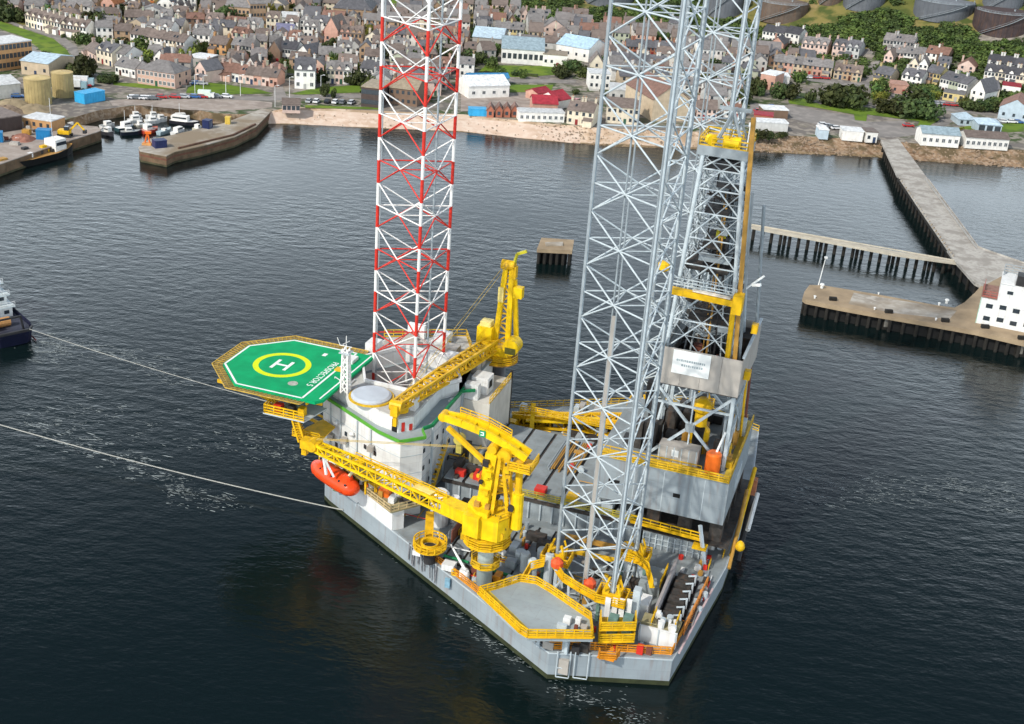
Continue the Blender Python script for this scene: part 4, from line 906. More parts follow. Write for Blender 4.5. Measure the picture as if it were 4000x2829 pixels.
for i in range(26):
    f, q = random.uniform(-10,2.4), random.uniform(-9,6.4); h = random.uniform(1,5)
    CN.part('cellar_gear', MB().box(f-.8,q-.8,18.77,f+.8,q+.8,18.77+h), random.choice([GDARK,GDARK,BLK,GDARK,OCHRE,DKSTEEL]))
CN.part('blowout_preventer', MB().lathe((-8.4,3.4,18.77),[(1.2,0),(1.2,2),(1.7,2.4),(1.7,4),(1,4.6),(1,7),(1.5,7.4),(1.5,8.6),(.6,9.4)],14), YEL)
sup = MB()
FQ = [(-1.6,7.6),(-13.4,7.6),(-13.4,-7.6),(-1.6,-7.6)]
for f,q in FQ: sup.bar((f,q,18.7),(f,q,31.4),.55)
for (a, b) in ((0,1),(1,2),(2,3),(3,0)):
    A, B = FQ[a], FQ[b]; m = ((A[0]+B[0])/2, (A[1]+B[1])/2)
    for c in (A, B): sup.bar((*c,19),(*m,24.9),.38); sup.bar((*c,31),(*m,24.9),.38)
    sup.bar((*m,19),(*m,31),.22); sup.bar((*A,28.2),(*B,28.2),.3)
CN.part('derrick_support', sup, STEEL)
for (f,q) in ((-7.5,7.75),): CN.part('gusset_plate', MB().lathe((f,q,24.3),[(.75,0),(.75,1.2)],8), STEELB)

DR = Thing('drilling_derrick', 'tall grey lattice drilling derrick with clad drill floor and yellow crown', 'derrick', (-7.5,0,31.4), 'rig')
DR.part('drill_floor', MB().box(-14,-8.4,31.4,-1.8,8.2,31.9), GDARK)
cl = BEIGE
for a, b in (((-2.05,8.3),(-13.95,8.3)),((-13.95,8.3),(-14.1,-8.5)),((-1.9,-8.5),(-1.9,8.3)),((-14.1,-8.5),(-1.9,-8.5))):
    A, B = Vector(a), Vector(b); n = 4
    for k in range(n):
        p, q_ = A.lerp(B, (k+.006)/n), A.lerp(B, (k+1-.006)/n); DR.part('wind_panel', MB().bar((*p,34.6),(*q_,34.6),.12,6.0), cl)
bn = DR.part('rig_banner', MB().box(-9.3,8.42,33.7,-3.6,8.5,37.5), MARK, label='white banner with faint two line lettering on the wind wall')
mb = MB(); x = -4.2
while x > -8.6:
    l = random.uniform(.14,.34); mb.box(x-l,8.501,35.75,x,8.512,36.1); x -= l + .08
x = -5.0
while x > -8.0:
    l = random.uniform(.12,.3); mb.box(x-l,8.501,35.0,x,8.512,35.35); x -= l + .1
DR.part('banner_lettering', mb, mat('faded_lettering',(.34,.40,.42),.7,.2,3.), bn)
CR = [(-3.2,3.0),(-9.0,3.0),(-9.0,-3.0),(-3.2,-3.0)]; BA = [(-1.8,6.6),(-12.2,6.6),(-12.2,-6.6),(-1.8,-6.6)]
ZB, ZT = 31.9, 66.0
def DP(i, z):
    t = (z-ZB)/(ZT-ZB); a, b = Vector(BA[i%4]), Vector(CR[i%4]); p = a.lerp(b, t); return Vector((p.x, p.y, z))
lv = [31.9,36.6,41.2,45.6,49.8,53.8,57.6,61.1,64.0,66.0]
for i in range(4):
    stick(DR, 'derrick_leg', DP(i,ZB), DP(i,ZT), .32, STEEL)
    for k in range(len(lv)-1):
        z0, z1 = lv[k], lv[k+1]; mi = (DP(i,z1)+DP(i+1,z1))/2
        stick(DR, 'derrick_brace', DP(i,z0), mi, .13, STEEL, n=6); stick(DR, 'derrick_brace', DP(i+1,z0), mi, .13, STEEL, n=6)
        stick(DR, 'derrick_girt', DP(i,z1), DP(i+1,z1), .13, STEEL, n=6)
        stick(DR, 'derrick_brace', DP(i,z1), (DP(i,z0)+DP(i+1,z0))/2, .09, STEELB, n=6); stick(DR, 'derrick_brace', DP(i+1,z1), (DP(i,z0)+DP(i+1,z0))/2, .09, STEELB, n=6)
        zm = (z0+z1)/2; stick(DR, 'derrick_girt', (DP(i,zm)+DP(i,zm))/2, (DP(i+1,zm)), .08, STEELB, n=6)
cr = DR.part('crown_block', MB().box(-9.6,-3.4,66.0,-2.4,3.4,67.4), STEELB)
DR.part('water_table', MB().box(-8.6,-2.2,64.0,-3.8,2.6,65.4), DKSTEEL, cr)
DR.part('crown_sheave', MB().tube((-3.8,2.7,68.3),(-4.3,3.3,68.3),.8,n=14).tube((-5.9,2.8,68.2),(-8.1,2.8,68.2),.7,n=14).box(-8.3,2.4,67.4,-7.4,3.2,69.1).box(-6.6,2.4,67.4,-5.8,3.2,69.1), YH, cr)
DR.part('crown_railing', MB().rail([(-9.5,3.3,67.4),(-2.5,3.3,67.4),(-2.5,-3.3,67.4),(-9.5,-3.3,67.4)],1.2,True,r=.09), YRAIL, cr)
gp = MB()
for q in (-2.4, 2.4):
    for f in (-8.6,-4.4): gp.bar((f,q,67.4),(-6.5,q*.5,72.4),.28)
gp.bar((-8.8,0,72.4),(-4.2,0,72.4),.4,.5).bar((-8.8,-1.6,70),(-4.2,1.6,70),.2)
DR.part('gin_pole', gp, STEELB, cr)
DR.part('crown_lamp', MB().tube((-9.3,3.2,67.4),(-9.3,3.2,71),.08).box(-9.5,3,71,-9.1,3.4,71.5), MARK, cr)
mk = DR.part('monkey_board', MB().bar((-1.6,8.2,46.6),(-11.6,8.2,46.3),1.1,.9), YEL); DR.part('board_pad', MB().bar((-5.2,8.2,47.15),(-10.8,8.2,46.95),.8,.2), mat('pale_pad',(.72,.66,.55),.6,.2,1.), mk)
DR.part('board_end', MB().box(-12.6,6.8,44.8,-11.2,8.9,47.6), YEL, mk)
DR.part('board_walkway', MB().rail([(-1.6,7.2,47.2),(-11.4,7.2,47)],1.1,r=.07), STEEL, mk)
DR.part('yellow_valve', MB().lathe((-.6,8.6,49.4),[(.4,0),(.9,.4),(.9,1.2),(.4,1.6)],10), YEL)
DR.part('top_drive', MB().box(-8.2,-1.4,47.6,-6.2,1.6,53.4), DKSTEEL); DR.part('top_drive_head', MB().box(-8.0,-1.0,53.4,-6.4,1.2,54.6), mat('lime_yellow',()))
mb = MB()
for k in range(12): mb.bar((-6.2-.25*(k%4),-.6+.4*(k//4),54.6),(-6.2-.25*(k%4),-.6+.4*(k//4),64),.07)
DR.part('drilling_line', mb, STEELB)
for k in range(16): DR.part('stood_pipe', MB().tube((-9.6+.42*(k%8),-4.6+1.6*(k//8),31.9),(-9.2+.36*(k%8),-3.8+1.2*(k//8),60),.17,n=6), random.choice([STEELB,DKSTEEL,STEEL]))
DR.part('guide_rail', MB().bar((-7.2,-2.2,31.9),(-6.6,-1.8,64),.35), STEEL)
DR.part('ladder_trunk', MB().bar((-12.9,6.6,31.9),(-10.0,6.2,73),.62,.62), OCHRE)
DR.part('stand_pipe', MB().tube((-11.6,6.9,31.9),(-11.2,6.9,46),.4), YEL)
DR.part('service_mast', MB().bar((-13.4,5.4,31.9),(-11.2,4.6,62),.35), STEELB)
for k, z_ in enumerate((38.6,42.4,50.6,55.2,59.4)):
    w_ = 5.0*(1-(z_-32)/75); DR.part('derrick_platform', MB().ring((-7.1,0),w_*.62,w_*.98,z_,z_+.14,4).rail([(-7.1+w_*.9,-w_*.2,z_+.14),(-7.1,w_*.9,z_+.14),(-7.1-w_*.9,0,z_+.14)],1.1,r=.06), [STEELB,GDARK,DKSTEEL][k%3])
for k in range(12):
    a_ = random.uniform(-11,-3.4); b_ = random.uniform(-5.4,5.4); DR.part('service_pipe', MB().tube((a_,b_,31.9),(-7+(a_+7)*.5,b_*.5,random.uniform(48,64)),random.uniform(.09,.2),n=6), random.choice([STEELB,DKSTEEL,STEEL,OCHRE]))
for k in range(14):
    z_ = random.uniform(34,62); w_ = 5.2-(z_-32)*.08; DR.part('derrick_fitting', MB().box(-7+random.uniform(-1,1)*w_-.5,random.choice((-1,1))*w_*.9-.4,z_,-7+random.uniform(-1,1)*w_+.4,random.choice((-1,1))*w_*.9+.4,z_+random.uniform(.5,1.4)), random.choice([GDARK,STEELB,STEELB,DKSTEEL]))
for i in range(22):
    f, q = random.uniform(-13,-3), random.uniform(-7.4,7.2); h = random.uniform(1,4.2)
    DR.part('floor_gear', MB().box(f-.7,q-.7,31.9,f+.7,q+.7,31.9+h), random.choice([GDARK,DKSTEEL,GDARK,RSTB,BLK]))
DR.part('driller_cabin', MB().box(-13.4,-8.2,31.95,-9.4,-3.6,36.4), GDARK)
DR.part('floor_beam', MB().box(-14.2,-8.6,38.0,-13.8,8.4,38.3).box(-2.2,-8.6,38,-1.8,8.4,38.3), STEEL)
DR.part('flare_arm', MB().bar((-11.2,5.4,46.6),(-14.6,3.6,49.6),.22).bar((-13.2,4.4,48.2),(-14.4,5.0,48.6),.4), MARK)
DR.part('vent_line', MB().tube((-13.9,-4,38.3),(-12.2,-3.4,58),.25), STEELB)
for z_ in (41,33.4): DR.part('work_basket', MB().box(-15.0,4.2,z_,-14.1,5.4,z_+1.4), YEL)
# tow lines
def rope(name, label, a, b, sag, r):
    mb = MB(); P = []
    for k in range(15):
        t = k/14; p = Vector(a).lerp(Vector(b), t); p.z -= sag*4*t*(1-t); P.append(p)
    for p, q_ in zip(P, P[1:]): mb.bar(p, q_, r)
    tag(link(name, mb.mesh(name), ROPE), label, 'tow line', 'tow lines'); 
tugp = atz('v', 66, 738, 3.5)
rope('tow_line', 'pale tow line running from the tug stern to the rig bow under the helideck', tugp, rigw(52.4,-5,5), .9, .085)
lft = atz('v', -60, 935, 4.5)
rope('tow_line', 'long pale tow line from the left edge of the water to the port bow', lft, rigw(46.2,17.0,1.2), .8, .13)
# ============================================================ SHORE: ground
def ss(t): t = max(0., min(1., t)); return t*t*(3-2*t)
def interp(x, pts):
    if x <= pts[0][0]: return pts[0][1]
    for (a, b), (c, d) in zip(pts, pts[1:]):
        if x <= c: return b + (d-b)*(x-a)/(c-a)
    return pts[-1][1]
_b = [atz('t1', *p) for p in ((480,1150),(860,1085),(1250,1030),(1660,1055),(1950,1115))]
SHORE = [(-420,392),(-150,404)] + [(p.x, p.y) for p in _b] + [(-88,431),(-52,435),(-24,439),(0,435.5),(25,434),(49,437.5),(79,442),(125,447),(142,446),(177,448),(260,455),(480,470)]
SHORE = [SHORE[0]] + [p for i, p in enumerate(SHORE[1:], 1) if p[0] > max(q[0] for q in SHORE[:i])]
HILL = [(-420,800),(-120,790),(-10,668),(60,640),(105,612),(150,566),(200,527),(300,480),(480,470)]
def ysh(X): return interp(X, SHORE)
def shw(X): return 13. if X > -86 else (.6 if X < -92 else .6 + 12.4*(X+92)/6)
def ground(X, Y):
    z = 3.4 + .012*max(0., Y-455)
    return z + 40*ss((Y - interp(X, HILL))/190.)
def at(c, x, y, dz=0.):
    """photograph pixel -> point on the ground"""
    r = ray(*px(c, x, y)); t = (45 - CAMZ)/r[2]
    while CAMZ + r[2]*t > ground(r[0]*t, r[1]*t) and r[1]*t < 2500: t += 4
    lo, hi = t - 4, t
    for _ in range(24):
        t = (lo + hi)/2
        if CAMZ + r[2]*t > ground(r[0]*t, r[1]*t): lo = t
        else: hi = t
    return Vector((r[0]*t, r[1]*t, ground(r[0]*t, r[1]*t) + dz))
def ground_mat(name, cols, scales, rough=.9, bump=.0):
    m = bpy.data.materials.new(name); m.use_nodes = True; nt = m.node_tree; N = nt.nodes; L = nt.links
    b = N['Principled BSDF']; b.inputs['Roughness'].default_value = rough; b.inputs['Specular IOR Level'].default_value = .15
    geo = N.new('ShaderNodeNewGeometry'); prev = None
    for i, (c, s) in enumerate(zip(cols, scales)):
        if prev is None:
            rgb = N.new('ShaderNodeRGB'); rgb.outputs[0].default_value = (*c, 1); prev = rgb.outputs[0]; continue
        n = N.new('ShaderNodeTexNoise'); n.inputs['Scale'].default_value = s; n.inputs['Detail'].default_value = 5; L.new(geo.outputs['Position'], n.inputs['Vector'])
        r = N.new('ShaderNodeMapRange'); r.inputs[1].default_value = .47; r.inputs[2].default_value = .60; L.new(n.outputs[0], r.inputs[0])
        mx = N.new('ShaderNodeMix'); mx.data_type = 'RGBA'; L.new(r.outputs[0], mx.inputs[0]); L.new(prev, mx.inputs[6]); mx.inputs[7].default_value = (*c, 1); prev = mx.outputs[2]
    L.new(prev, b.inputs['Base Color'])
    return m
GROUND = ground_mat('town_ground', [(.17,.155,.14),(.23,.20,.17),(.055,.085,.03),(.30,.27,.23)], [0,.09,.045,.35])
HILLM = ground_mat('hill_grass', [(.20,.17,.055),(.12,.13,.035),(.26,.20,.09),(.07,.09,.025)], [0,.02,.05,.12])
BEACH = ground_mat('beach_shingle', [(.58,.44,.32),(.48,.34,.23),(.60,.48,.37),(.36,.26,.17)], [0,.25,.6,.11])
ROCK = ground_mat('weed_rock', [(.27,.18,.11),(.16,.10,.06),(.36,.27,.19),(.12,.09,.05)], [0,.3,.8,.15])
GRASS = ground_mat('mown_grass', [(.13,.21,.025),(.18,.24,.035),(.09,.15,.025)], [0,.05,.2])
ASPH = ground_mat('asphalt', [(.24,.225,.21),(.19,.18,.17),(.29,.27,.25)], [0,.06,.25])
PAVE = ground_mat('pinkish_paving', [(.33,.28,.24),(.27,.23,.20),(.38,.33,.29)], [0,.08,.3])
CONC = ground_mat('weathered_concrete', [(.36,.33,.28),(.28,.25,.21),(.43,.40,.35),(.25,.20,.14)], [0,.12,.5,.07])
JET = ground_mat('jetty_concrete', [(.40,.38,.34),(.33,.31,.28),(.45,.43,.39),(.29,.27,.24)], [0,.5,1.3,.22])
xs = [-420 + 6*i for i in range(151)]
def strip(name, rows, m, x_ok=lambda x: True):
    mb = MB(); cols = [x for x in xs if x_ok(x)]
    for X in cols:
        for fn in rows: mb.v.append(fn(X))
    n = len(rows)
    for i in range(len(cols)-1):
        for j in range(n-1): mb.f.append((i*n+j, (i+1)*n+j, (i+1)*n+j+1, i*n+j+1))
    me = mb.mesh(name); me.polygons.foreach_set('use_smooth', [True]*len(me.polygons))
    return tag(link(name, me, m), kind='structure')
def row(d):
    return lambda X: (X, ysh(X)+shw(X)+d, ground(X, ysh(X)+shw(X)+d))
strip('ground', [row(d) for d in [0,3,8,16,26,40,56,72,90,108,126,144]], GROUND)
strip('terrain', [row(d) for d in [144,160,176,192,208,224,240,256,272,290,310,330,350,380,420,470,540,700,1000,1800,3400]], HILLM)
def shore_row(t): return lambda X: (X, ysh(X) + shw(X)*t, -.9 + 4.3*t if shw(X) < 1.5 else -.5 + 3.9*t + .3*math.sin(X*.21+t*3) * (t*(1-t)*4))
SAND = ground_mat('pale_sand', [(.60,.46,.36),(.53,.39,.29),(.64,.52,.42)], [0,.12,.5])
WET = ground_mat('wet_weedy_shingle', [(.20,.14,.08),(.12,.09,.05),(.27,.20,.12)], [0,.3,.9])
strip('beach', [shore_row(t) for t in (.14,.25,.4,.55,.7,.86)], SAND, lambda x: -90 <= x <= 18)
strip('beach_top', [shore_row(t) for t in (.86,.9,1)], BEACH, lambda x: -90 <= x <= 18)
strip('shingle_bank', [shore_row(t) for t in (.22,.4,.6,.8,.92,1)], BEACH, lambda x: 18 <= x <= 72)
strip('rocky_bank', [shore_row(t) for t in (.22,.4,.6,.8,.92,1)], ROCK, lambda x: 72 <= x <= 132)
strip('foreshore', [shore_row(t) for t in (-.25,0,.08,.14)], WET, lambda x: -90 <= x <= 18)
strip('foreshore', [shore_row(t) for t in (-.25,0,.12,.22)], WET, lambda x: 18 <= x <= 132)
strip('sea_wall', [shore_row(t) for t in (-.25,0,.3,.6,.85,1)], ROCK, lambda x: x >= 132)
strip('basin_wall', [shore_row(t) for t in (-.25,0,.3,.6,.85,1)], ROCK, lambda x: x <= -90)
# strewn shingle and boulders on the beach
bo = MB()
for _ in range(1500):
    X = random.uniform(-86, 240); X = X if X > 10 or random.random() < .25 else X + 90; t = random.random(); y = ysh(X)+shw(X)*t; z = -.5+3.9*t; r = random.uniform(.15,.5)*(1 if X < 60 else 1.5)
    a = random.random()*6
    bo.add([(X+r*math.cos(a+k*1.57)*random.uniform(.7,1.3), y+r*math.sin(a+k*1.57), z) for k in range(4)] + [(X, y, z+r*.9)], [(0,1,4),(1,2,4),(2,3,4),(3,0,4)])
tag(link('beach_boulders', bo.mesh('beach_boulders'), mat('boulder',(.27,.20,.14),.9,.5,.8)), label='scattered boulders and shingle along the beach', kind='stuff')
RES = []      # keep-clear polygons (world) for the fill houses
def sheet(name, c, pts, m, dz=.05, clear=True):
    P = [at(c if isinstance(c, str) else p[0], *(p if isinstance(c, str) else p[1:]), dz) for p in pts]
    # densify and drape
    tri = tessellate_polygon([[Vector((p.x, p.y, 0)) for p in P]])
    mb = MB(); mb.v = [tuple(p) for p in P]
    for t in tri:
        a, b, c_ = (P[i] for i in t)
        if (b.x-a.x)*(c_.y-a.y)-(b.y-a.y)*(c_.x-a.x) < 0: t = t[::-1]
        mb.f.append(tuple(t))
    if clear: RES.append([(p.x, p.y) for p in P])
    return tag(link(name, mb.mesh(name), m), kind='structure')
sheet('lawn', 't1', [(-40,180),(240,270),(480,350),(600,450),(680,580),(640,640),(480,570),(330,420),(200,330),(-40,250)], GRASS, .08)
sheet('road', 't1', [(-40,150),(260,245),(560,325),(690,420),(735,560),(720,640),(690,640),(690,570),(610,440),(480,340),(240,262),(-40,172)], ASPH, .06)
sheet('road', 't1', [(-40,265),(190,345),(320,440),(470,590),(420,600),(260,520),(100,420),(-40,350)], ASPH, .06)
sheet('lawn', 't2', [(90,772),(240,742),(480,770),(700,800),(840,842),(300,852),(60,835)], GRASS, .09)
sheet('lawn', 't2', [(1000,842),(1250,785),(1620,765),(1800,785),(1620,832),(1080,852)], GRASS, .09)
sheet('lawn', 't2', [(1130,945),(1400,955),(1795,965),(1795,985),(1130,970)], GRASS, .09)
sheet('lawn', 't1', [(1010,740),(1230,750),(1560,800),(1300,795),(1020,765)], GRASS, .08)
sheet('road', 't2', [(-260,850),(200,865),(840,868),(1000,860),(1620,845),(1900,845),(1900,880),(1100,890),(800,905),(200,890),(-260,875)], ASPH, .07)
sheet('promenade', 't1', [(980,905),(1250,880),(1700,880),(2296,905),(2440,920),(2440,965),(2000,1000),(1650,985),(1250,945),(1010,950)], PAVE, .05)
sheet('road', 't2', [(840,900),(850,700),(900,700),(960,860),(1000,900)], ASPH, .075)
sheet('lawn', 't3', [(690,585),(1380,598),(1340,672),(1000,692),(680,692),(560,690)], GRASS, .08)
sheet('lawn', 't3', [(900,762),(1290,762),(1270,822),(900,832)], GRASS, .08)
sheet('road', 't3', [(440,702),(900,707),(1500,717),(1480,748),(900,743),(440,742)], ASPH, .07)
sheet('lawn', 't2', [(1425,15),(2000,0),(2150,60),(1900,100),(1700,50),(1430,62)], GRASS, .6)
sheet('lawn', 't5', [(180,900),(300,880),(470,940),(850,960),(1000,980),(1480,1040),(1540,1070),(1450,1130),(1330,1150),(1360,1090),(890,1030),(880,1090),(780,1080),(770,1030),(500,980),(190,930)], GRASS, .10)
sheet('road', 't5', [(830,745),(880,590),(840,500),(815,430),(900,425),(1005,530),(965,745)], ASPH, .07)
sheet('road', 't5', [(-100,660),(190,665),(500,702),(960,752),(2300,1010),(2300,1070),(1480,985),(900,795),(180,705),(-100,690)], ASPH, .06)
sheet('car_park', 't5', [(-160,930),(180,945),(780,1045),(900,1095),(1220,1085),(1310,1155),(1480,1125),(1560,1062),(1700,1070),(1600,1125),(1380,1205),(1150,1235),(1000,1235),(700,1175),(200,1065),(-160,1010)], ASPH, .055)
sheet('lawn', 't5', [(1680,1150),(1800,1130),(2296,1100),(2296,1180),(1850,1215)], GRASS, .06)
sheet('lawn', 't5', [(560,560),(700,535),(790,560),(780,600),(600,600)], GRASS, .08)
sheet('car_park', 't3', [(460,830),(900,850),(1380,850),(1400,960),(900,985),(460,1000)], PAVE, .05)

for c_, q_ in (('t5', [(-200,745),(820,800),(1000,770),(1430,900),(1700,950),(2300,1020),(2300,1300),(-200,1300)]), ('t3', [(440,750),(1590,730),(1700,860),(1700,1150),(440,1080)]), ('t4', [(540,830),(960,830),(960,1110),(100,1110),(100,900)]), ('t1', [(-300,640),(420,600),(700,720),(1000,760),(1000,960),(-300,1000)])):
    RES.append([(p.x, p.y) for p in (at(c_, *p) for p in q_)])
# ============================================================ SHORE: buildings
def tint(name): return mat(name, objcol=True, rough=.75, var=.12, scale=.9, streak=.12)
WALLM = mat('wall_render', rough=.8, var=.14, scale=.7, objcol=True, streak=.15)
ROOFM = mat('roof_covering', rough=.65, var=.32, scale=.9, objcol=True)
WIN = mat('window_pane', (.045,.055,.065), .15, .3, 2., spec=.6); FRM = mat('window_frame', (.62,.62,.60), .6, .1, 1.); DOORM = mat('door_paint', rough=.5, objcol=True)
COLS = {'white': (.78,.76,.71), 'cream': (.70,.62,.48), 'pink': (.58,.38,.30), 'pale pink': (.64,.48,.41), 'grey': (.40,.38,.35), 'sandstone': (.40,.27,.17), 'buff': (.50,.40,.28), 'orange': (.52,.29,.13), 'red brick': (.36,.13,.08), 'pale blue': (.45,.54,.60), 'yellow': (.58,.47,.22), 'pale green': (.47,.50,.38), 'brown': (.20,.13,.09), 'brick': (.42,.20,.12), 'dark brown': (.07,.05,.045), 'salmon': (.52,.30,.23), 'light grey': (.52,.52,.50)}
RCOL = {'slate': (.12,.12,.13), 'grey': (.20,.19,.185), 'brown': (.175,.14,.122), 'red brown': (.22,.125,.095), 'blue grey': (.26,.34,.38), 'light blue': (.46,.58,.66), 'dark': (.07,.07,.078), 'orange': (.42,.15,.05), 'red': (.34,.035,.05), 'white': (.66,.68,.68), 'blue': (.05,.22,.42), 'buff': (.34,.28,.20), 'mauve grey': (.20,.185,.18)}
ORD = 'first second third fourth fifth sixth seventh eighth ninth tenth eleventh twelfth thirteenth fourteenth fifteenth sixteenth seventeenth eighteenth nineteenth twentieth twenty-first twenty-second twenty-third twenty-fourth twenty-fifth twenty-sixth twenty-seventh twenty-eighth twenty-ninth thirtieth thirty-first thirty-second thirty-third thirty-fourth thirty-fifth thirty-sixth thirty-seventh thirty-eighth thirty-ninth fortieth forty-first forty-second forty-third forty-fourth forty-fifth'.split()
def ordn(i, n):
    if n == 1: return ''
    return ', leftmost of its row' if i == 0 else ', rightmost of its row' if i == n-1 else ', %s from left' % ORD[i]
_shared = {}
def shared(key, fn, m):
    if key not in _shared:
        me = fn().mesh(key); me.materials.append(m); _shared[key] = me
    return _shared[key]
def pane_mesh(w, h):
    def f(): return MB().box(-w/2, -.06, 0, w/2, .05, h)
    return shared('window_%.1f_%.1f' % (w, h), f, WIN)
def frame_mesh(w, h):
    def f():
        m = MB(); e = .14
        m.box(-w/2-e,-.09,-e,w/2+e,.04,0).box(-w/2-e,-.085,h,w/2+e,.04,h+e).box(-w/2-e,-.08,.001,-w/2,.04,h-.001).box(w/2,-.08,.001,w/2+e,.04,h-.001).box(-.05,-.075,.001,.05,.04,h-.001)
        return m
    return shared('frame_%.1f_%.1f' % (w, h), f, FRM)
def put(name, me, parent, loc, rot=0., col=None):
    o = bpy.data.objects.new(name, me); COL.objects.link(o); o.parent = parent; o.location = loc; o.rotation_euler = (0, 0, rot)
    if col: o.color = (*col, 1)
    return o
FOOT = []; XR = random.Random(5)
def shell(w, d, h, rh, roof, ov=.35):
    """wall and roof meshes; x along the front, y away from the front"""
    wl, rf = MB(), MB(); x0, x1 = -w/2, w/2
    if roof == 'gable':
        wl.add([(x0,0,0),(x1,0,0),(x1,d,0),(x0,d,0),(x0,0,h),(x1,0,h),(x1,d,h),(x0,d,h),(x0,d/2,h+rh),(x1,d/2,h+rh)], [(0,1,5,4),(1,2,6,9,5),(2,3,7,6),(3,0,4,8,7),(4,5,9,8),(7,8,9,6)])
        k = rh/(d/2); t = .22
        for s in (0, 1):
            ya, yb = (-ov, d/2) if s == 0 else (d+ov, d/2); za = h - k*ov
            v = [(x0-ov*.6,ya,za+.03),(x1+ov*.6,ya,za+.03),(x1+ov*.6,yb,h+rh+.03),(x0-ov*.6,yb,h+rh+.03)]
            f_ = [(0,1,2,3),(7,6,5,4),(0,4,5,1),(1,5,6,2),(3,7,4,0),(2,6,7,3)]
            if s: f_ = [q[::-1] for q in f_]
            rf.add([(a,b,c+t) for a,b,c in v] + v, f_)
        rf.bar((x0-ov*.6,d/2,h+rh+.24),(x1+ov*.6,d/2,h+rh+.24),.3,.18)
    elif roof == 'gfront':
        wl.add([(x0,0,0),(x1,0,0),(x1,d,0),(x0,d,0),(x0,0,h),(x1,0,h),(x1,d,h),(x0,d,h),(0,0,h+rh),(0,d,h+rh)], [(0,1,5,8,4),(1,2,6,5),(2,3,7,9,6),(3,0,4,7),(4,8,9,7),(5,6,9,8)])
        k = rh/(w/2); t = .22
        for s in (-1, 1):
            v = [(s*(w/2+ov),-ov*.6,h-k*ov+.03),(s*(w/2+ov),d+ov*.6,h-k*ov+.03),(0,d+ov*.6,h+rh+.03),(0,-ov*.6,h+rh+.03)]
            f_ = [(0,1,2,3),(7,6,5,4),(0,4,5,1),(1,5,6,2),(3,7,4,0),(2,6,7,3)]
            if s < 0: f_ = [q[::-1] for q in f_]
            rf.add([(a,b,c+t) for a,b,c in v] + v, f_)
    elif roof == 'hip':
        wl.box(x0,0,0,x1,d,h); i = min(d/2, w/2-.3)
        rf.add([(x0-ov,-ov,h+.01),(x1+ov,-ov,h+.01),(x1+ov,d+ov,h+.01),(x0-ov,d+ov,h+.01),(x0+i,d/2,h+rh),(x1-i,d/2,h+rh)], [(0,1,5,4),(1,2,5),(2,3,4,5),(3,0,4),(3,2,1,0)])
    else:
        wl.box(x0,0,0,x1,d,h); rf.box(x0-.15,-.15,h+.003,x1+.15,d+.15,h+.35)
    return wl, rf
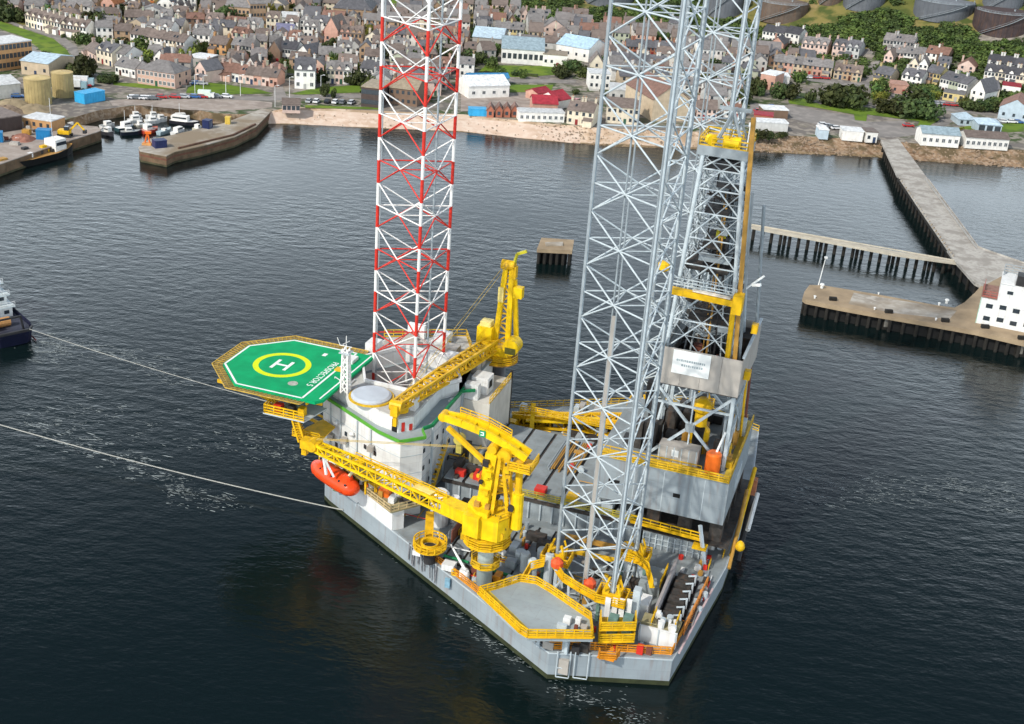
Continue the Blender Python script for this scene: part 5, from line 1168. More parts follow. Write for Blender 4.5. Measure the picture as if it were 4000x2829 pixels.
def building(name, label, cat, base, heading, w, d, h, roof='gable', rh=2.4, wall='white', rcol='slate', wins=3, storeys=2, door=True, chim=1, dorm=0, group=None, ww=1.0, wh=1.25, side=False, doorc=None, frames=False):
    T = Thing(name, label, cat, base, None, heading, group)
    wl, rf = shell(w, d, h, rh, roof); wc = COLS[wall] if isinstance(wall, str) else wall; rc = RCOL[rcol] if isinstance(rcol, str) else rcol
    j = random.uniform(.9, 1.1); wo = T.part('wall', wl, WALLM); wo.color = (*(c*j for c in wc), 1)
    j = random.uniform(.82, 1.18); ro = T.part('roof', rf, ROOFM); ro.color = (*(c*j for c in rc), 1)
    if chim:
        xs_ = [-w/2+.5, w/2-.5] if chim == 2 else [random.choice((-1,1))*(w/2-.5)] if chim == 1 else [-w/2+.5+i*(w-1)/(chim-1) for i in range(chim)]
        for x in xs_:
            yy = d/2 if roof != 'gfront' else d*.8; zz = h+rh if roof != 'gfront' else h+rh*.6
            me = shared('chimney', lambda: MB().box(-.4,-.6,-1.4,.4,.6,1.25).box(-.5,-.7,1.25,.5,.7,1.42), WALLM); c_ = put('chimney', me, ro, (x, yy, zz), 0, tuple(c*.75 for c in wc))
            put('chimney_pot', shared('chimney_pot', lambda: MB().lathe((0,0,1.4),[(.14,0),(.11,.5)],6), mat('pot_clay',(.36,.17,.08),.8,.2,2.)), ro, (x, yy+.25, zz))
    sh = h/storeys
    if wins:
        for s in range(storeys):
            for i in range(wins):
                if door and s == 0 and i == wins//2 and wins > 1: continue
                x = -w/2 + w*(i+.5)/wins; hh = min(wh, sh*.55)
                o = put('window', pane_mesh(ww, hh), wo, (x, 0, s*sh + sh*.36))
                if frames: put('window_frame', frame_mesh(ww, hh), wo, (x, 0, s*sh + sh*.36))
        if side:
            for s in range(storeys):
                for yy in (d*.3, d*.7): put('window', pane_mesh(ww, min(wh, sh*.55)), wo, (w/2, yy, s*sh+sh*.36), rad(90))
    if door:
        x = 0 if wins != 2 else 0; me = shared('door', lambda: MB().box(-.5,-.07,0,.5,.05,2.05), DOORM)
        put('door', me, wo, (-w/2 + w*(wins//2+.5)/wins if wins > 1 else 0, 0, .02), 0, doorc or random.choice([(.08,.03,.02),(.03,.05,.10),(.25,.03,.03),(.03,.10,.06),(.4,.4,.38)]))
    for i in range(dorm):
        x = -w/2 + w*(i+.5)/dorm; y0 = .0
        dm = MB(); dw = min(1.7, w/dorm*.6); dh = h + rh*.32
        dm.add([(x-dw/2,-.03,h-.3),(x+dw/2,-.03,h-.3),(x+dw/2,-.03,dh),(x-dw/2,-.03,dh),(x,-.03,dh+dw*.5),(x-dw/2,d*.34,dh),(x+dw/2,d*.34,dh),(x,d*.46,dh+dw*.5)], [(0,1,2,4,3),(1,6,2),(0,3,5)])
        dmo = T.part('dormer', dm, WALLM, ro); dmo.color = wo.color
        dr = MB(); e = .12
        dr.add([(x-dw/2-e,-.2,dh-e),(x,-.2,dh+dw*.5+.06),(x,d*.48,dh+dw*.5+.06),(x-dw/2-e,d*.36,dh-e),(x+dw/2+e,-.2,dh-e),(x+dw/2+e,d*.36,dh-e)], [(0,1,2,3),(1,4,5,2)])
        dro = T.part('dormer_roof', dr, ROOFM, ro); dro.color = ro.color
    if cat == 'house':
        k = XR.random()
        if k < .28:                                   # lean-to at the front or the side
            ew, ed, eh = XR.uniform(1.6,3.2), XR.uniform(1.2,2.2), XR.uniform(2.2,2.7); x = XR.choice((-1,1))*(w/2-ew/2-.2)
            eo = T.part('front_porch', MB().add([(x-ew/2,-ed,0),(x+ew/2,-ed,0),(x+ew/2,.0,0),(x-ew/2,.0,0),(x-ew/2,-ed,eh),(x+ew/2,-ed,eh),(x+ew/2,0,eh+.7),(x-ew/2,0,eh+.7)], [(0,1,5,4),(1,2,6,5),(3,0,4,7)]), WALLM); eo.color = wo.color
            er = T.part('porch_roof', MB().add([(x-ew/2-.15,-ed-.2,eh-.02),(x+ew/2+.15,-ed-.2,eh-.02),(x+ew/2+.15,.05,eh+.8),(x-ew/2-.15,.05,eh+.8),(x-ew/2-.15,-ed-.2,eh-.14),(x+ew/2+.15,-ed-.2,eh-.14)], [(0,1,2,3),(4,5,1,0)]), ROOFM); er.color = ro.color
        elif k < .5 and roof == 'gable':
            for _ in range(XR.choice((1,2))):
                x = XR.uniform(-.35,.35)*w; y0, y1 = d*.16, d*.30; kk = rh/(d/2)
                T.part('skylight', MB().add([(x-.4,y0,h+kk*y0+.31),(x+.4,y0,h+kk*y0+.31),(x+.4,y1,h+kk*y1+.31),(x-.4,y1,h+kk*y1+.31)],[(0,1,2,3)]), GLASS, ro)
        elif k < .68:
            gm_ = MB(); y = -XR.uniform(2.2,3.6); gm_.box(-w/2,y-.1,0,w/2*XR.uniform(-.2,.6),y+.1,.9).box(-w/2-.0,y+.101,0,-w/2+.2,-.3,.9); g_ = T.part('garden_wall', gm_, WALLM); g_.color = tuple(c*.7 for c in wo.color[:3]) + (1,)
    c, s = math.cos(heading), math.sin(heading)
    pts = [(base[0]+c*x-s*y, base[1]+s*x+c*y) for x, y in ((-w/2-1.2,-1.5),(w/2+1.2,-1.5),(w/2+1.2,d+1),(-w/2-1.2,d+1))]
    FOOT.append(pts)
    return T
def px_building(name, label, cat, c, x0, y0, x1, y1, d, h, **k):
    a, b = at(c, x0, y0), at(c, x1, y1); m = (a+b)/2; v = b-a; m.z = ground(m.x, m.y) - .15
    return building(name, label, cat, m, math.atan2(v.y, v.x), v.length, d, h + .15, **k)
def terrace(label, c, x0, y0, x1, y1, n, d, h, walls, **k):
    a, b = at(c, x0, y0), at(c, x1, y1); v = b-a; L = v.length/n; hd = math.atan2(v.y, v.x); u = v.normalized()
    for i in range(n):
        m = a + u*(L*(i+.5)); m.z = ground(m.x, m.y) - .15 + .02*(i % 2)
        wl = walls[i % len(walls)]
        building('terraced_house' if n > 1 else 'house', wl + ' ' + label + ordn(i, n), 'house', m, hd, L-.06, d + .05*(i % 2), h + .04*(i % 2), wall=wl, group='houses of the town' , **k)
GRP = 'houses of the town'
# --- left part of the town
terrace('gabled terrace house by the curving lawn', 't1', 232,238,545,318, 6, 8, 5.0, ['cream','cream','white'], rcol='brown', dorm=1, wins=2, chim=1)
terrace('gabled terrace house below the lawn bend', 't1', 548,318,778,352, 4, 8, 4.8, ['cream','white'], rcol='brown', dorm=1, wins=2, chim=1)
terrace('terrace house under a long grey brown roof', 't1', 1172,400,1655,482, 7, 8.5, 4.6, ['white','white','cream'], rcol='brown', wins=2, chim=1)
terrace('low cottage above the dark trees', 't1', 765,500,860,560, 1, 7, 3.2, ['pale pink'], rcol='brown', wins=3, storeys=1, chim=2)
terrace('twin gabled house near the yellow green bush', 't1', 868,560,1010,600, 2, 8, 5.4, ['cream'], rcol='slate', dorm=1, wins=2, chim=1)
terrace('plain house with wide grey roof', 't1', 1012,585,1130,612, 1, 9, 5.2, ['white'], rcol='grey', wins=3, chim=2)
terrace('low villa beside the pink hall', 't1', 1035,665,1215,705, 2, 8, 3.6, ['white'], rcol='grey', wins=3, storeys=1, chim=1)
px_building('hipped_hall', 'long pink two storey hall with grey hipped roof behind the harbour', 'hall', 't1', 1235,748,1572,800, 11, 5.4, roof='hip', rh=3.2, wall='pink', rcol='grey', wins=9, door=True, chim=0, side=True, frames=True)
px_building('annexe', 'dark roofed grey annexe right of the pink hall', 'house', 't1', 1600,775,1690,745, 9, 4, roof='hip', rh=3, wall='grey', rcol='slate', wins=2, storeys=1)
px_building('office_block', 'long orange office block with rows of dark windows at the left edge', 'office', 't1', -150,665,300,595, 12, 9.5, roof='flat', wall='orange', rcol='white', wins=13, storeys=3, door=False, chim=0, ww=1.3, wh=2.0)
px_building('warehouse', 'pale orange warehouse with light blue roof behind the tan tanks', 'warehouse', 't1', 195,665,445,700, 16, 5, rh=1.6, wall='buff', rcol='light blue', wins=3, storeys=1, chim=0)
px_building('store_shed', 'long low white store shed left of the tan tanks', 'shed', 't1', -120,905,190,870, 14, 4.6, rh=1.4, wall='white', rcol='white', wins=0, door=False, chim=0)
px_building('dark_shed', 'dark brown flat roofed quay shed at the left edge', 'shed', 't1', -120,1215,205,1165, 12, 4.4, roof='flat', wall='dark brown', rcol='brown', wins=0, door=False, chim=0)
px_building('quay_hut', 'long buff quay hut with white roof behind the excavator', 'shed', 't1', 215,1145,465,1185, 7, 3.2, roof='flat', wall='orange', rcol='white', wins=4, storeys=1, door=False, chim=0)
terrace('steep gabled house with black porch', 't1', 1750,715,1850,745, 1, 8, 4.6, ['pale pink'], rcol='slate', wins=2, roof='gfront', rh=3)
terrace('small gabled house left of the coal black yard', 't1', 1380,600,1490,615, 1, 8, 4, ['white'], rcol='slate', wins=2, roof='gfront', rh=2.8)
px_building('flat_roof_store', 'low store with bright pale roof among brown gables', 'shed', 't1', 1680,590,1860,615, 9, 3.4, roof='flat', wall='grey', rcol='white', wins=3, storeys=1, chim=0)
terrace('gabled house beside the orange roof', 't1', 1880,480,2030,500, 1, 8, 4.4, ['orange'], rcol='brown', wins=3, chim=2)
terrace('hilltop gabled house with a white front', 't1', 1560,170,1700,180, 2, 8, 4.6, ['white'], rcol='brown', wins=2, roof='gfront', rh=3)
terrace('house with bright gable above the town', 't1', 1640,90,1760,95, 1, 9, 6, ['white'], rcol='slate', wins=2, roof='gfront', rh=4)
terrace('bright yellow house at the top edge', 't1', 1240,60,1390,70, 1, 8, 4.5, ['yellow'], rcol='orange', wins=3)
terrace('brick house with steep orange gable', 't1', 910,130,1030,145, 1, 9, 5.5, ['salmon'], rcol='orange', wins=2, roof='gfront', rh=3.6)
terrace('semi detached house above the white terrace', 't1', 1120,240,1380,250, 3, 8, 4.4, ['cream','pale green','white'], rcol='brown', wins=2)
terrace('row house facing the upper street', 't1', 1420,300,1640,320, 3, 8, 4.2, ['white','pale green','cream'], rcol='slate', wins=2)
# --- middle left, behind the beach
T = px_building('white_guest_house', 'tall white guest house with grey mansard roof and two dormers beside the lawn', 'guest house', 't2', 1035,795,1218,803, 12, 7.0, roof='gable', rh=3.4, wall='white', rcol='slate', wins=3, storeys=2, chim=2, dorm=2, side=True, frames=True)
terrace('bay fronted house right of the guest house', 't2', 1318,748,1545,760, 3, 9, 5.4, ['cream','pale pink','white'], rcol='grey', wins=2, chim=1, dorm=1)
terrace('low house behind the leg', 't2', 1622,700,1815,728, 2, 8, 4.2, ['white'], rcol='slate', wins=2, chim=1)
terrace('terrace cottage facing the lawn', 't2', 340,712,600,752, 4, 8, 3.6, ['pale pink','pink','white'], rcol='red brown', wins=2, storeys=1, chim=1)
terrace('stone terrace cottage beside the junction', 't2', 596,752,880,784, 4, 8.5, 3.8, ['pale pink','salmon'], rcol='brown', wins=2, storeys=1, chim=1)
terrace('gabled house at the end of the cottages', 't2', 585,690,690,700, 1, 9, 4.4, ['white'], rcol='brown', wins=2, roof='gfront', rh=3.2)
terrace('handsome house with dark roof in mid town', 't2', 898,552,1050,570, 2, 9, 5.6, ['white'], rcol='dark', wins=3, chim=2)
terrace('gabled house right of the dark roofed pair', 't2', 1052,575,1170,600, 1, 9, 5, ['white'], rcol='slate', wins=2, roof='gfront', rh=3)
px_building('red_doored_hall', 'small brown hall with tall dark red door', 'hall', 't2', 800,560,905,570, 10, 5, rh=3.6, roof='gfront', wall='brown', rcol='brown', wins=2, storeys=1, doorc=(.25,.01,.02), chim=0)
px_building('blue_roofed_hall', 'white hall with violet grey roof and dark end wall', 'hall', 't2', 848,372,1010,385, 12, 4.4, rh=2.2, wall='white', rcol=(.16,.16,.24), wins=2, storeys=1, chim=0)
px_building('white_roof_sheds', 'low building with broad pale green white roof above the blue roofed hall', 'hall', 't2', 905,235,1060,245, 14, 4, rh=1.2, wall='light grey', rcol='white', wins=2, storeys=1, chim=0)
px_building('sandstone_school', 'large sandstone school block catching the sun in the upper town', 'school', 't2', 640,240,780,235, 12, 10, rh=3, wall='sandstone', rcol='grey', wins=5, storeys=3, door=False, chim=2)
px_building('sandstone_school_wing', 'shaded stone school wing left of the sunlit block', 'school', 't2', 420,222,635,242, 14, 8.4, rh=4, wall='sandstone', rcol='grey', wins=6, storeys=2, door=False, chim=2)
px_building('big_dark_hall', 'very large dark hipped roof hall near the green field', 'hall', 't2', 1380,210,1720,235, 22, 7, roof='hip', rh=8, wall='sandstone', rcol='slate', wins=8, storeys=2, chim=2)
px_building('brick_chapel', 'red sandstone chapel with steep gables left of the lattice leg', 'chapel', 't2', 1300,395,1420,410, 12, 6.5, rh=5, roof='gfront', wall='salmon', rcol='brown', wins=2, storeys=1, chim=0)
terrace('salmon stone villa near the chapel', 't2', 1430,405,1640,420, 2, 10, 5.6, ['salmon','sandstone'], rcol='brown', wins=3, dorm=2, chim=2)
terrace('grey roofed house in the mid town row', 't2', 1250,590,1480,600, 3, 8, 4.6, ['grey','white','cream'], rcol='grey', wins=2)
terrace('white walled house below the chapel', 't2', 1660,590,1810,600, 2, 8, 4.2, ['white'], rcol='brown', wins=2)
terrace('house under a wide grey roof in mid town', 't2', 470,500,660,520, 2, 9, 4.6, ['pale green','grey'], rcol='grey', wins=3, chim=2)
terrace('brown roofed house row over the cottages', 't2', 420,610,560,625, 2, 8, 4.2, ['brown','pale pink'], rcol='brown', wins=2)
px_building('beach_kiosk', 'small red and white beach kiosk with dark roof by the pier root', 'kiosk', 't2', 925,1010,1085,1015, 6, 2.9, rh=1.3, wall='pale pink', rcol='brown', wins=4, storeys=1, door=False, chim=0, ww=1.2, wh=1.5)
px_building('beach_pavilion', 'dark brown two storey beach pavilion with overhanging roof', 'pavilion', 't2', 1630,955,1805,975, 13, 7, roof='flat', wall='dark brown', rcol='buff', wins=4, storeys=2, door=False, chim=0, ww=1.8, wh=1.6)
px_building('beach_pavilion_wing', 'stone block seen through the red and white leg beside the pavilion', 'pavilion', 't2', 1880,930,2130,960, 12, 6, rh=2.4, wall='brown', rcol='buff', wins=5, storeys=2, door=False, chim=1)
# --- centre, between the legs
px_building('school', 'long white school with arched windows and pale blue grey roof', 'school', 't3', 820,565,1200,590, 18, 6.2, rh=3.4, wall='white', rcol='blue grey', wins=8, storeys=1, door=False, chim=0, ww=1.5, wh=2.2, side=True)
px_building('school_wing', 'pale wing of the school with light blue roof, left end', 'school', 't3', 560,430,830,455, 18, 5, rh=2.8, wall='grey', rcol='light blue', wins=5, storeys=1, door=False, chim=0)
px_building('school_wing', 'blue roofed east wing of the school near the second leg', 'school', 't3', 1310,505,1600,560, 16, 5.5, rh=3.2, wall='white', rcol=(.36,.50,.60), wins=4, storeys=1, door=False, chim=0)
px_building('school_porch', 'flat roofed white front block of the school', 'school', 't3', 1190,595,1405,612, 9, 5.0, roof='flat', wall='white', rcol='buff', wins=4, storeys=1, door=True, chim=0)
px_building('stone_school_house', 'grey stone house with paired windows beside the school bushes', 'house', 't3', 650,560,770,560, 9, 5.2, rh=2.6, wall='grey', rcol='brown', wins=2, chim=1)
terrace('terrace house with broad red eaves', 't3', 760,338,1020,360, 4, 9, 4.6, ['yellow','pale green'], rcol='grey', wins=2)
terrace('pink terrace house below the wood', 't3', 640,225,800,232, 2, 8, 4.6, ['pink'], rcol='brown', wins=2)
terrace('gabled terrace house at the foot of the wood', 't3', 850,205,1065,215, 3, 8, 4.4, ['pale pink','grey'], rcol='brown', wins=2, roof='gfront', rh=3)
terrace('long roofed terrace house at the foot of the wood', 't3', 1080,215,1260,225, 3, 8, 4.4, ['pale pink'], rcol='grey', wins=2)
terrace('brick fronted gabled villa by the second leg', 't3', 1360,215,1590,235, 2, 9, 5, ['salmon','brown'], rcol='brown', wins=2, dorm=1)
terrace('white house with tall windows near the yellow terrace', 't3', 585,300,730,312, 2, 8, 5, ['white'], rcol='slate', wins=3)
terrace('house with hipped roof east of the yellow terrace', 't3', 1280,395,1440,410, 1, 11, 4, ['cream'], rcol='brown', wins=3, roof='hip', rh=3.6)
px_building('boathouse', 'white boathouse with pale ribbed roof and dark end doors', 'boathouse', 't3', 525,885,890,872, 13, 4.6, rh=2.4, wall='white', rcol='white', wins=4, storeys=1, door=False, chim=0, ww=1.1, wh=1.0, frames=True)
px_building('blue_roof_shed', 'long narrow blue roofed shed directly behind the boathouse', 'shed', 't3', 525,772,890,768, 5, 3.0, rh=1.2, wall='pale blue', rcol='blue', wins=0, door=False, chim=0)
for i, x in enumerate((690, 768, 838, 908)):
    px_building('beach_hut', 'red gabled beach hut beside the blue tarpaulin' + ordn(i, 4), 'beach hut', 't3', x,1052,x+62,1056, 6, 2.6, roof='gfront', rh=1.6, wall='red brick', rcol='red brown', wins=1, storeys=1, door=False, chim=0, group='red beach huts')
px_building('beach_cabin', 'long pale green cabin with white roof edge above the beach', 'cabin', 't3', 978,1088,1385,1100, 6, 3.2, roof='flat', wall='white', rcol='white', wins=8, storeys=1, door=False, chim=0, ww=.9, wh=1.1, frames=True)
px_building('red_roof_store', 'store with bright crimson roof behind the long beach cabin', 'store', 't3', 1100,1005,1325,1015, 9, 3.2, rh=2.0, wall='salmon', rcol='red', wins=0, door=False, chim=0)
px_building('red_roof_store', 'crimson gabled store beside the white chimneys', 'store', 't3', 1315,985,1440,960, 9, 3.2, rh=2.4, wall='white', rcol='red', wins=0, door=False, chim=0)
px_building('yard_office', 'small crimson roofed yard office in the boat yard', 'store', 't3', 1145,905,1265,880, 6, 2.6, rh=1.2, wall='salmon', rcol='red', wins=2, storeys=1, door=False, chim=0)
terrace('shorefront house with white chimneys beside the red roof', 't3', 1405,1108,1640,1140, 2, 10, 5.2, ['cream'], rcol='brown', wins=2, chim=2)
px_building('white_cottage', 'small white cottage with steep gable behind the second leg', 'house', 't3', 1615,668,1725,676, 8, 5, roof='gfront', rh=3.4, wall='cream', rcol='brown', wins=1, chim=0)
px_building('white_villa', 'pale blue white villa partly behind the near leg', 'house', 't3', 1605,795,1790,805, 9, 6, roof='flat', wall='white', rcol='white', wins=4, storeys=2, chim=0)
px_building('cream_shed', 'huge cream gabled shed by the shore behind the near leg', 'shed', 't4', 560,1090,880,1085, 26, 8, roof='gfront', rh=5, wall='buff', rcol='red brown', wins=0, door=False, chim=0)
px_building('skylight_roof_shed', 'shed with pale skylight roof beside the huge cream shed', 'shed', 't4', 610,945,760,935, 10, 6, rh=2, wall='light grey', rcol='light blue', wins=0, door=False, chim=0)
px_building('shore_block', 'brown and cream shore block with yellow sign behind the near leg', 'shop', 't4', 150,1100,440,1125, 11, 6, rh=2, wall='cream', rcol='brown', wins=6, storeys=2, chim=1)
px_building('shop_row', 'white flat roofed shop with yellow awning seen through the near leg', 'shop', 't4', 180,900,540,930, 12, 4.2, roof='flat', wall='light grey', rcol='white', wins=5, storeys=1, chim=0)
terrace('long low house with slate roof behind the near leg', 't4', 165,600,700,650, 6, 9, 3.6, ['white'], rcol='slate', wins=2, storeys=1, chim=1)
terrace('red brick terrace house behind the near leg', 't4', 330,492,770,520, 7, 8, 4, ['brick','red brick'], rcol='slate', wins=2, chim=1)
terrace('house with bright walls between the legs', 't4', 705,300,850,320, 2, 9, 5.4, ['white'], rcol='slate', wins=2)
terrace('brown roofed house between the legs', 't4', 480,330,690,350, 3, 8, 4.6, ['pink','brown'], rcol='brown', wins=2)
terrace('upper street house behind the near leg', 't4', 30,340,330,350, 4, 8, 4, ['salmon','pale pink','buff'], rcol='brown', wins=2)
px_building('guest_block', 'white and buff block seen between the grey legs', 'hotel', 't4', 1010,575,1210,580, 12, 6.5, rh=2.6, wall='white', rcol='grey', wins=5, storeys=2, chim=2)
terrace('pink fronted shore house between the legs', 't4', 960,1070,1140,1085, 2, 9, 4.2, ['pale pink'], rcol='brown', wins=2)
# --- right part of the town
terrace('row house with dark roof under the wooded hill', 't5', -60,372,130,395, 2, 9, 5.2, ['white'], rcol='dark', wins=3)
terrace('end house with dark roof under the wooded hill', 't5', 140,395,268,415, 1, 9, 5.6, ['white'], rcol='dark', wins=3)
terrace('bright gabled house in front of the white row', 't5', 10,455,130,470, 1, 9, 4, ['salmon'], rcol='slate', wins=2, roof='gfront', rh=2.8)
terrace('bay windowed villa with three gables under the wood', 't5', 288,490,520,510, 2, 10, 5.4, ['pale pink'], rcol='grey', wins=3, dorm=2, chim=2)
terrace('bay windowed villa with slate gables by the road', 't5', 565,512,805,535, 2, 10, 5.4, ['pale pink','light grey'], rcol='slate', wins=3, dorm=2, chim=2)
terrace('stone terrace house under a long grey roof', 't5', 40,640,565,702, 6, 8.5, 4.6, ['sandstone','salmon','buff'], rcol='grey', wins=2, chim=1)
terrace('stone cottage with dormers beside the hill road', 't5', 580,705,830,738, 3, 8.5, 3.8, ['buff','sandstone'], rcol='brown', wins=2, dorm=1, chim=1)
px_building('garage', 'pale flat roofed garage left of the grass', 'garage', 't5', -80,790,50,815, 10, 6, roof='flat', wall='salmon', rcol='white', wins=3, storeys=1, chim=0)
px_building('garage', 'grey lean garage with white roof strip beside the salmon garage', 'garage', 't5', 58,770,185,780, 8, 4, roof='flat', wall='light grey', rcol='white', wins=0, door=False, chim=0)
terrace('stepped modern house on the slope below the wood', 't5', 1020,450,1290,480, 3, 8, 5, ['grey','light grey'], rcol='mauve grey', wins=3, roof='gable', chim=1)
terrace('flat fronted slope house', 't5', 1110,550,1390,570, 3, 7, 4.2, ['pale pink','white','grey'], rcol='grey', wins=3)
terrace('brown gabled house on the slope', 't5', 1400,560,1600,585, 2, 9, 4.6, ['white','brown'], rcol='red brown', wins=2)
terrace('gable fronted house at the hill road corner', 't5', 1030,575,1110,590, 1, 9, 4, ['pale pink'], rcol='brown', wins=2, roof='gfront', rh=3)
terrace('round gabled house in the middle of the slope', 't5', 1250,650,1420,665, 2, 9, 4, ['cream','white'], rcol='grey', wins=2, roof='gfront', rh=2.8)
terrace('small white house below the slope villas', 't5', 1500,650,1610,660, 1, 9, 4.2, ['white'], rcol='slate', wins=3)
terrace('slate roofed corner house beside the hill road', 't5', 945,730,1090,760, 2, 9, 4, ['yellow','buff'], rcol='slate', wins=2)
terrace('slate roofed house with big dormers', 't5', 1185,755,1365,790, 2, 9, 4.4, ['white'], rcol='slate', wins=2, dorm=1)
px_building('pink_store', 'low salmon pink store behind the shore trees', 'store', 't5', 1090,835,1250,850, 9, 3.6, roof='flat', wall='salmon', rcol=(.42,.24,.18), wins=2, storeys=1, chim=0)
terrace('tall street house of ochre stone', 't5', 1400,755,1525,780, 2, 10, 5.6, ['sandstone','yellow'], rcol='slate', wins=2)
terrace('tall street house under a continuous slate roof', 't5', 1525,815,1765,880, 3, 10, 5.8, ['white','pale green','white'], rcol='slate', wins=3, chim=1)
px_building('corner_shop', 'ochre corner shop below the slate roofed street', 'shop', 't5', 1560,895,1745,925, 7, 3.2, roof='flat', wall='yellow', rcol='grey', wins=4, storeys=1, chim=0, ww=1.3, wh=1.6)
terrace('crow stepped white house at the street corner', 't5', 1800,905,1925,935, 1, 12, 5, ['white'], rcol='slate', wins=2, roof='gfront', rh=4.6)
terrace('white side house joined to the crow stepped house', 't5', 1930,895,2060,900, 1, 9, 5, ['cream'], rcol='slate', wins=2)
terrace('hipped brown house on the slope at right', 't5', 1690,665,1845,680, 1, 10, 4, ['pale pink'], rcol='red brown', wins=2, roof='gfront', rh=2.6)
terrace('large white row house at the right edge', 't5', 1920,745,2300,800, 4, 11, 5.4, ['white','cream'], rcol='dark', wins=3, dorm=1, chim=2)
terrace('rear white house above the large row', 't5', 1950,640,2300,690, 3, 10, 4.6, ['white'], rcol='dark', wins=3, chim=2)
px_building('blue_front_hall', 'big hall with pale blue front and red roof at the right edge', 'hall', 't5', 2055,1065,2330,1110, 16, 5, roof='gfront', rh=3.6, wall='pale blue', rcol='red brown', wins=3, storeys=1, door=False, chim=0)
px_building('red_awning_shop', 'white shop with red awning behind the blue front hall', 'shop', 't5', 2085,850,2250,870, 8, 4, roof='flat', wall='white', rcol='red', wins=3, storeys=1, chim=0)
px_building('round_roof_kiosk', 'pale blue domed kiosk by the shore car park', 'kiosk', 't5', 1705,1125,1865,1135, 9, 2.4, roof='hip', rh=2.0, wall='pale blue', rcol='light blue', wins=3, storeys=1, door=False, chim=0)
px_building('blue_canopy_station', 'filling station with wide white and blue canopy roof', 'filling station', 't5', 1870,1205,2080,1225, 10, 4, roof='hip', rh=1.6, wall='pale blue', rcol='light blue', wins=3, storeys=1, door=False, chim=0, ww=2.2, wh=2.4)
px_building('shore_cabin', 'white shore cabin with blue grey roof right of the jetty', 'cabin', 't5', 1365,1300,1705,1325, 8, 4.4, rh=1.6, wall='white', rcol='blue grey', wins=6, storeys=1, door=False, chim=0, frames=True)
px_building('shore_cabin', 'long white shore cabin with brown roof and a row of windows', 'cabin', 't5', 1760,1325,2145,1350, 8, 4.0, rh=1.4, wall='white', rcol='brown', wins=8, storeys=1, door=False, chim=0, frames=True)
px_building('shore_hut', 'square white hut nearest the jetty root', 'cabin', 't5', 872,1275,972,1280, 6, 3.6, roof='flat', wall='white', rcol='brown', wins=2, storeys=1, chim=0)
px_building('shore_hut', 'long white hut left of the square hut', 'cabin', 't5', 660,1255,845,1270, 6, 3.4, roof='flat', wall='white', rcol='white', wins=0, door=False, chim=0)
px_building('shore_hut', 'pale turquoise hut above the rocky shore', 'cabin', 't5', 455,1245,535,1250, 6, 3.2, roof='flat', wall='pale blue', rcol='white', wins=0, door=False, chim=0)
px_building('stall', 'long white stall with dark underside in the car park', 'stall', 't4', 1560,1060,1780,1070, 7, 3.2, roof='flat', wall='brown', rcol='white', wins=0, door=False, chim=0)
px_building('red_stall', 'red and white striped stall beside the derrick', 'stall', 't4', 1470,1110,1640,1130, 6, 3.4, roof='flat', wall='red brick', rcol='red', wins=3, storeys=1, door=False, chim=0)
px_building('white_stall', 'long pale stall at the rocky shore beside the derrick', 'stall', 't4', 1500,1170,1780,1185, 6, 3.0, roof='flat', wall='light grey', rcol='white', wins=0, door=False, chim=0)
# ============================================================ SHORE: quays, jetty, pier
WOODP = mat('black_pile_timber', (.022,.020,.017), .85, .5, .6)
QWALL = mat('banded_quay_wall', (.15,.10,.06), .85, .5, .35, streak=.4, rust=.5)
QTOP = CONC
def quay(name, label, cat, poly, z0, z1, wallm, topm, courses=()):
    T = Thing(name, label, cat, (poly[0].x, poly[0].y, 0)); off = T.base
    P = [(p.x-off.x, p.y-off.y) for p in poly]
    T.part('quay_wall', MB().prism(P, z0, z1-.25), wallm)
    T.part('deck_slab', MB().prism(inset(P, -.12), z1-.247, z1), topm)
    for z_, m in courses: T.part('wall_course', MB().prism(inset(P, -.06), z_, z_+.55), m)
    return T, P
qs = lambda c, pts, z: [atz(c, *p, z) for p in pts]
STN = mat('reddish_stone_course', (.16,.07,.045), .85, .4, .5); STW = mat('weedy_stone_course', (.07,.065,.035), .9, .5, .5)
QL, _ = quay('harbour_quay', 'broad pinkish quay with sheds on the left side of the harbour', 'quay', qs('t1', [(-260,1560),(0,1470),(420,1325),(850,1188),(905,1168),(870,1135),(480,1108),(0,1085),(-260,1080)], 3.6), -2, 3.6, QWALL, PAVE, [(.0,STW)])
RES.append([(p.x,p.y) for p in qs('t1', [(-260,1560),(905,1168),(480,1100),(-260,1080)], 3.6)])
QR, Pq = quay('stone_pier', 'long stone pier curving out from the beach to shelter the boat basin', 'pier', qs('t1', [(1245,1322),(1258,1352),(1490,1398),(1562,1362),(1800,1310),(2100,1228),(2296,1135),(2440,985),(2350,975),(2240,1020),(2010,1105),(1500,1222),(1345,1245)], 3.5), -2, 3.5, QWALL, CONC, [(.0,STW),(1.9,STN)])
pm = MB(); a, b = atz('t1',1570,1345,3.5), atz('t1',2280,1120,3.5); 
QR.part('parapet', MB().bar(atz('t1',1600,1330,3.75)-QR.base, atz('t1',2090,1212,3.75)-QR.base, .5, .6), mat('brown_parapet',(.13,.07,.045),.85,.4,.4))
QR.part('parapet', MB().bar(atz('t1',2090,1212,3.75)-QR.base, atz('t1',2290,1115,3.75)-QR.base, .5, .6), MATS['brown_parapet'])
for k in range(5):
    p = atz('t1', 1300+k*66, 1400+k*8 if k < 4 else 1405, 0) - QR.base; QR.part('fender_pile', MB().box(p.x-.25,p.y-.4,-1,p.x+.25,p.y+.1,3.3), WOODP)
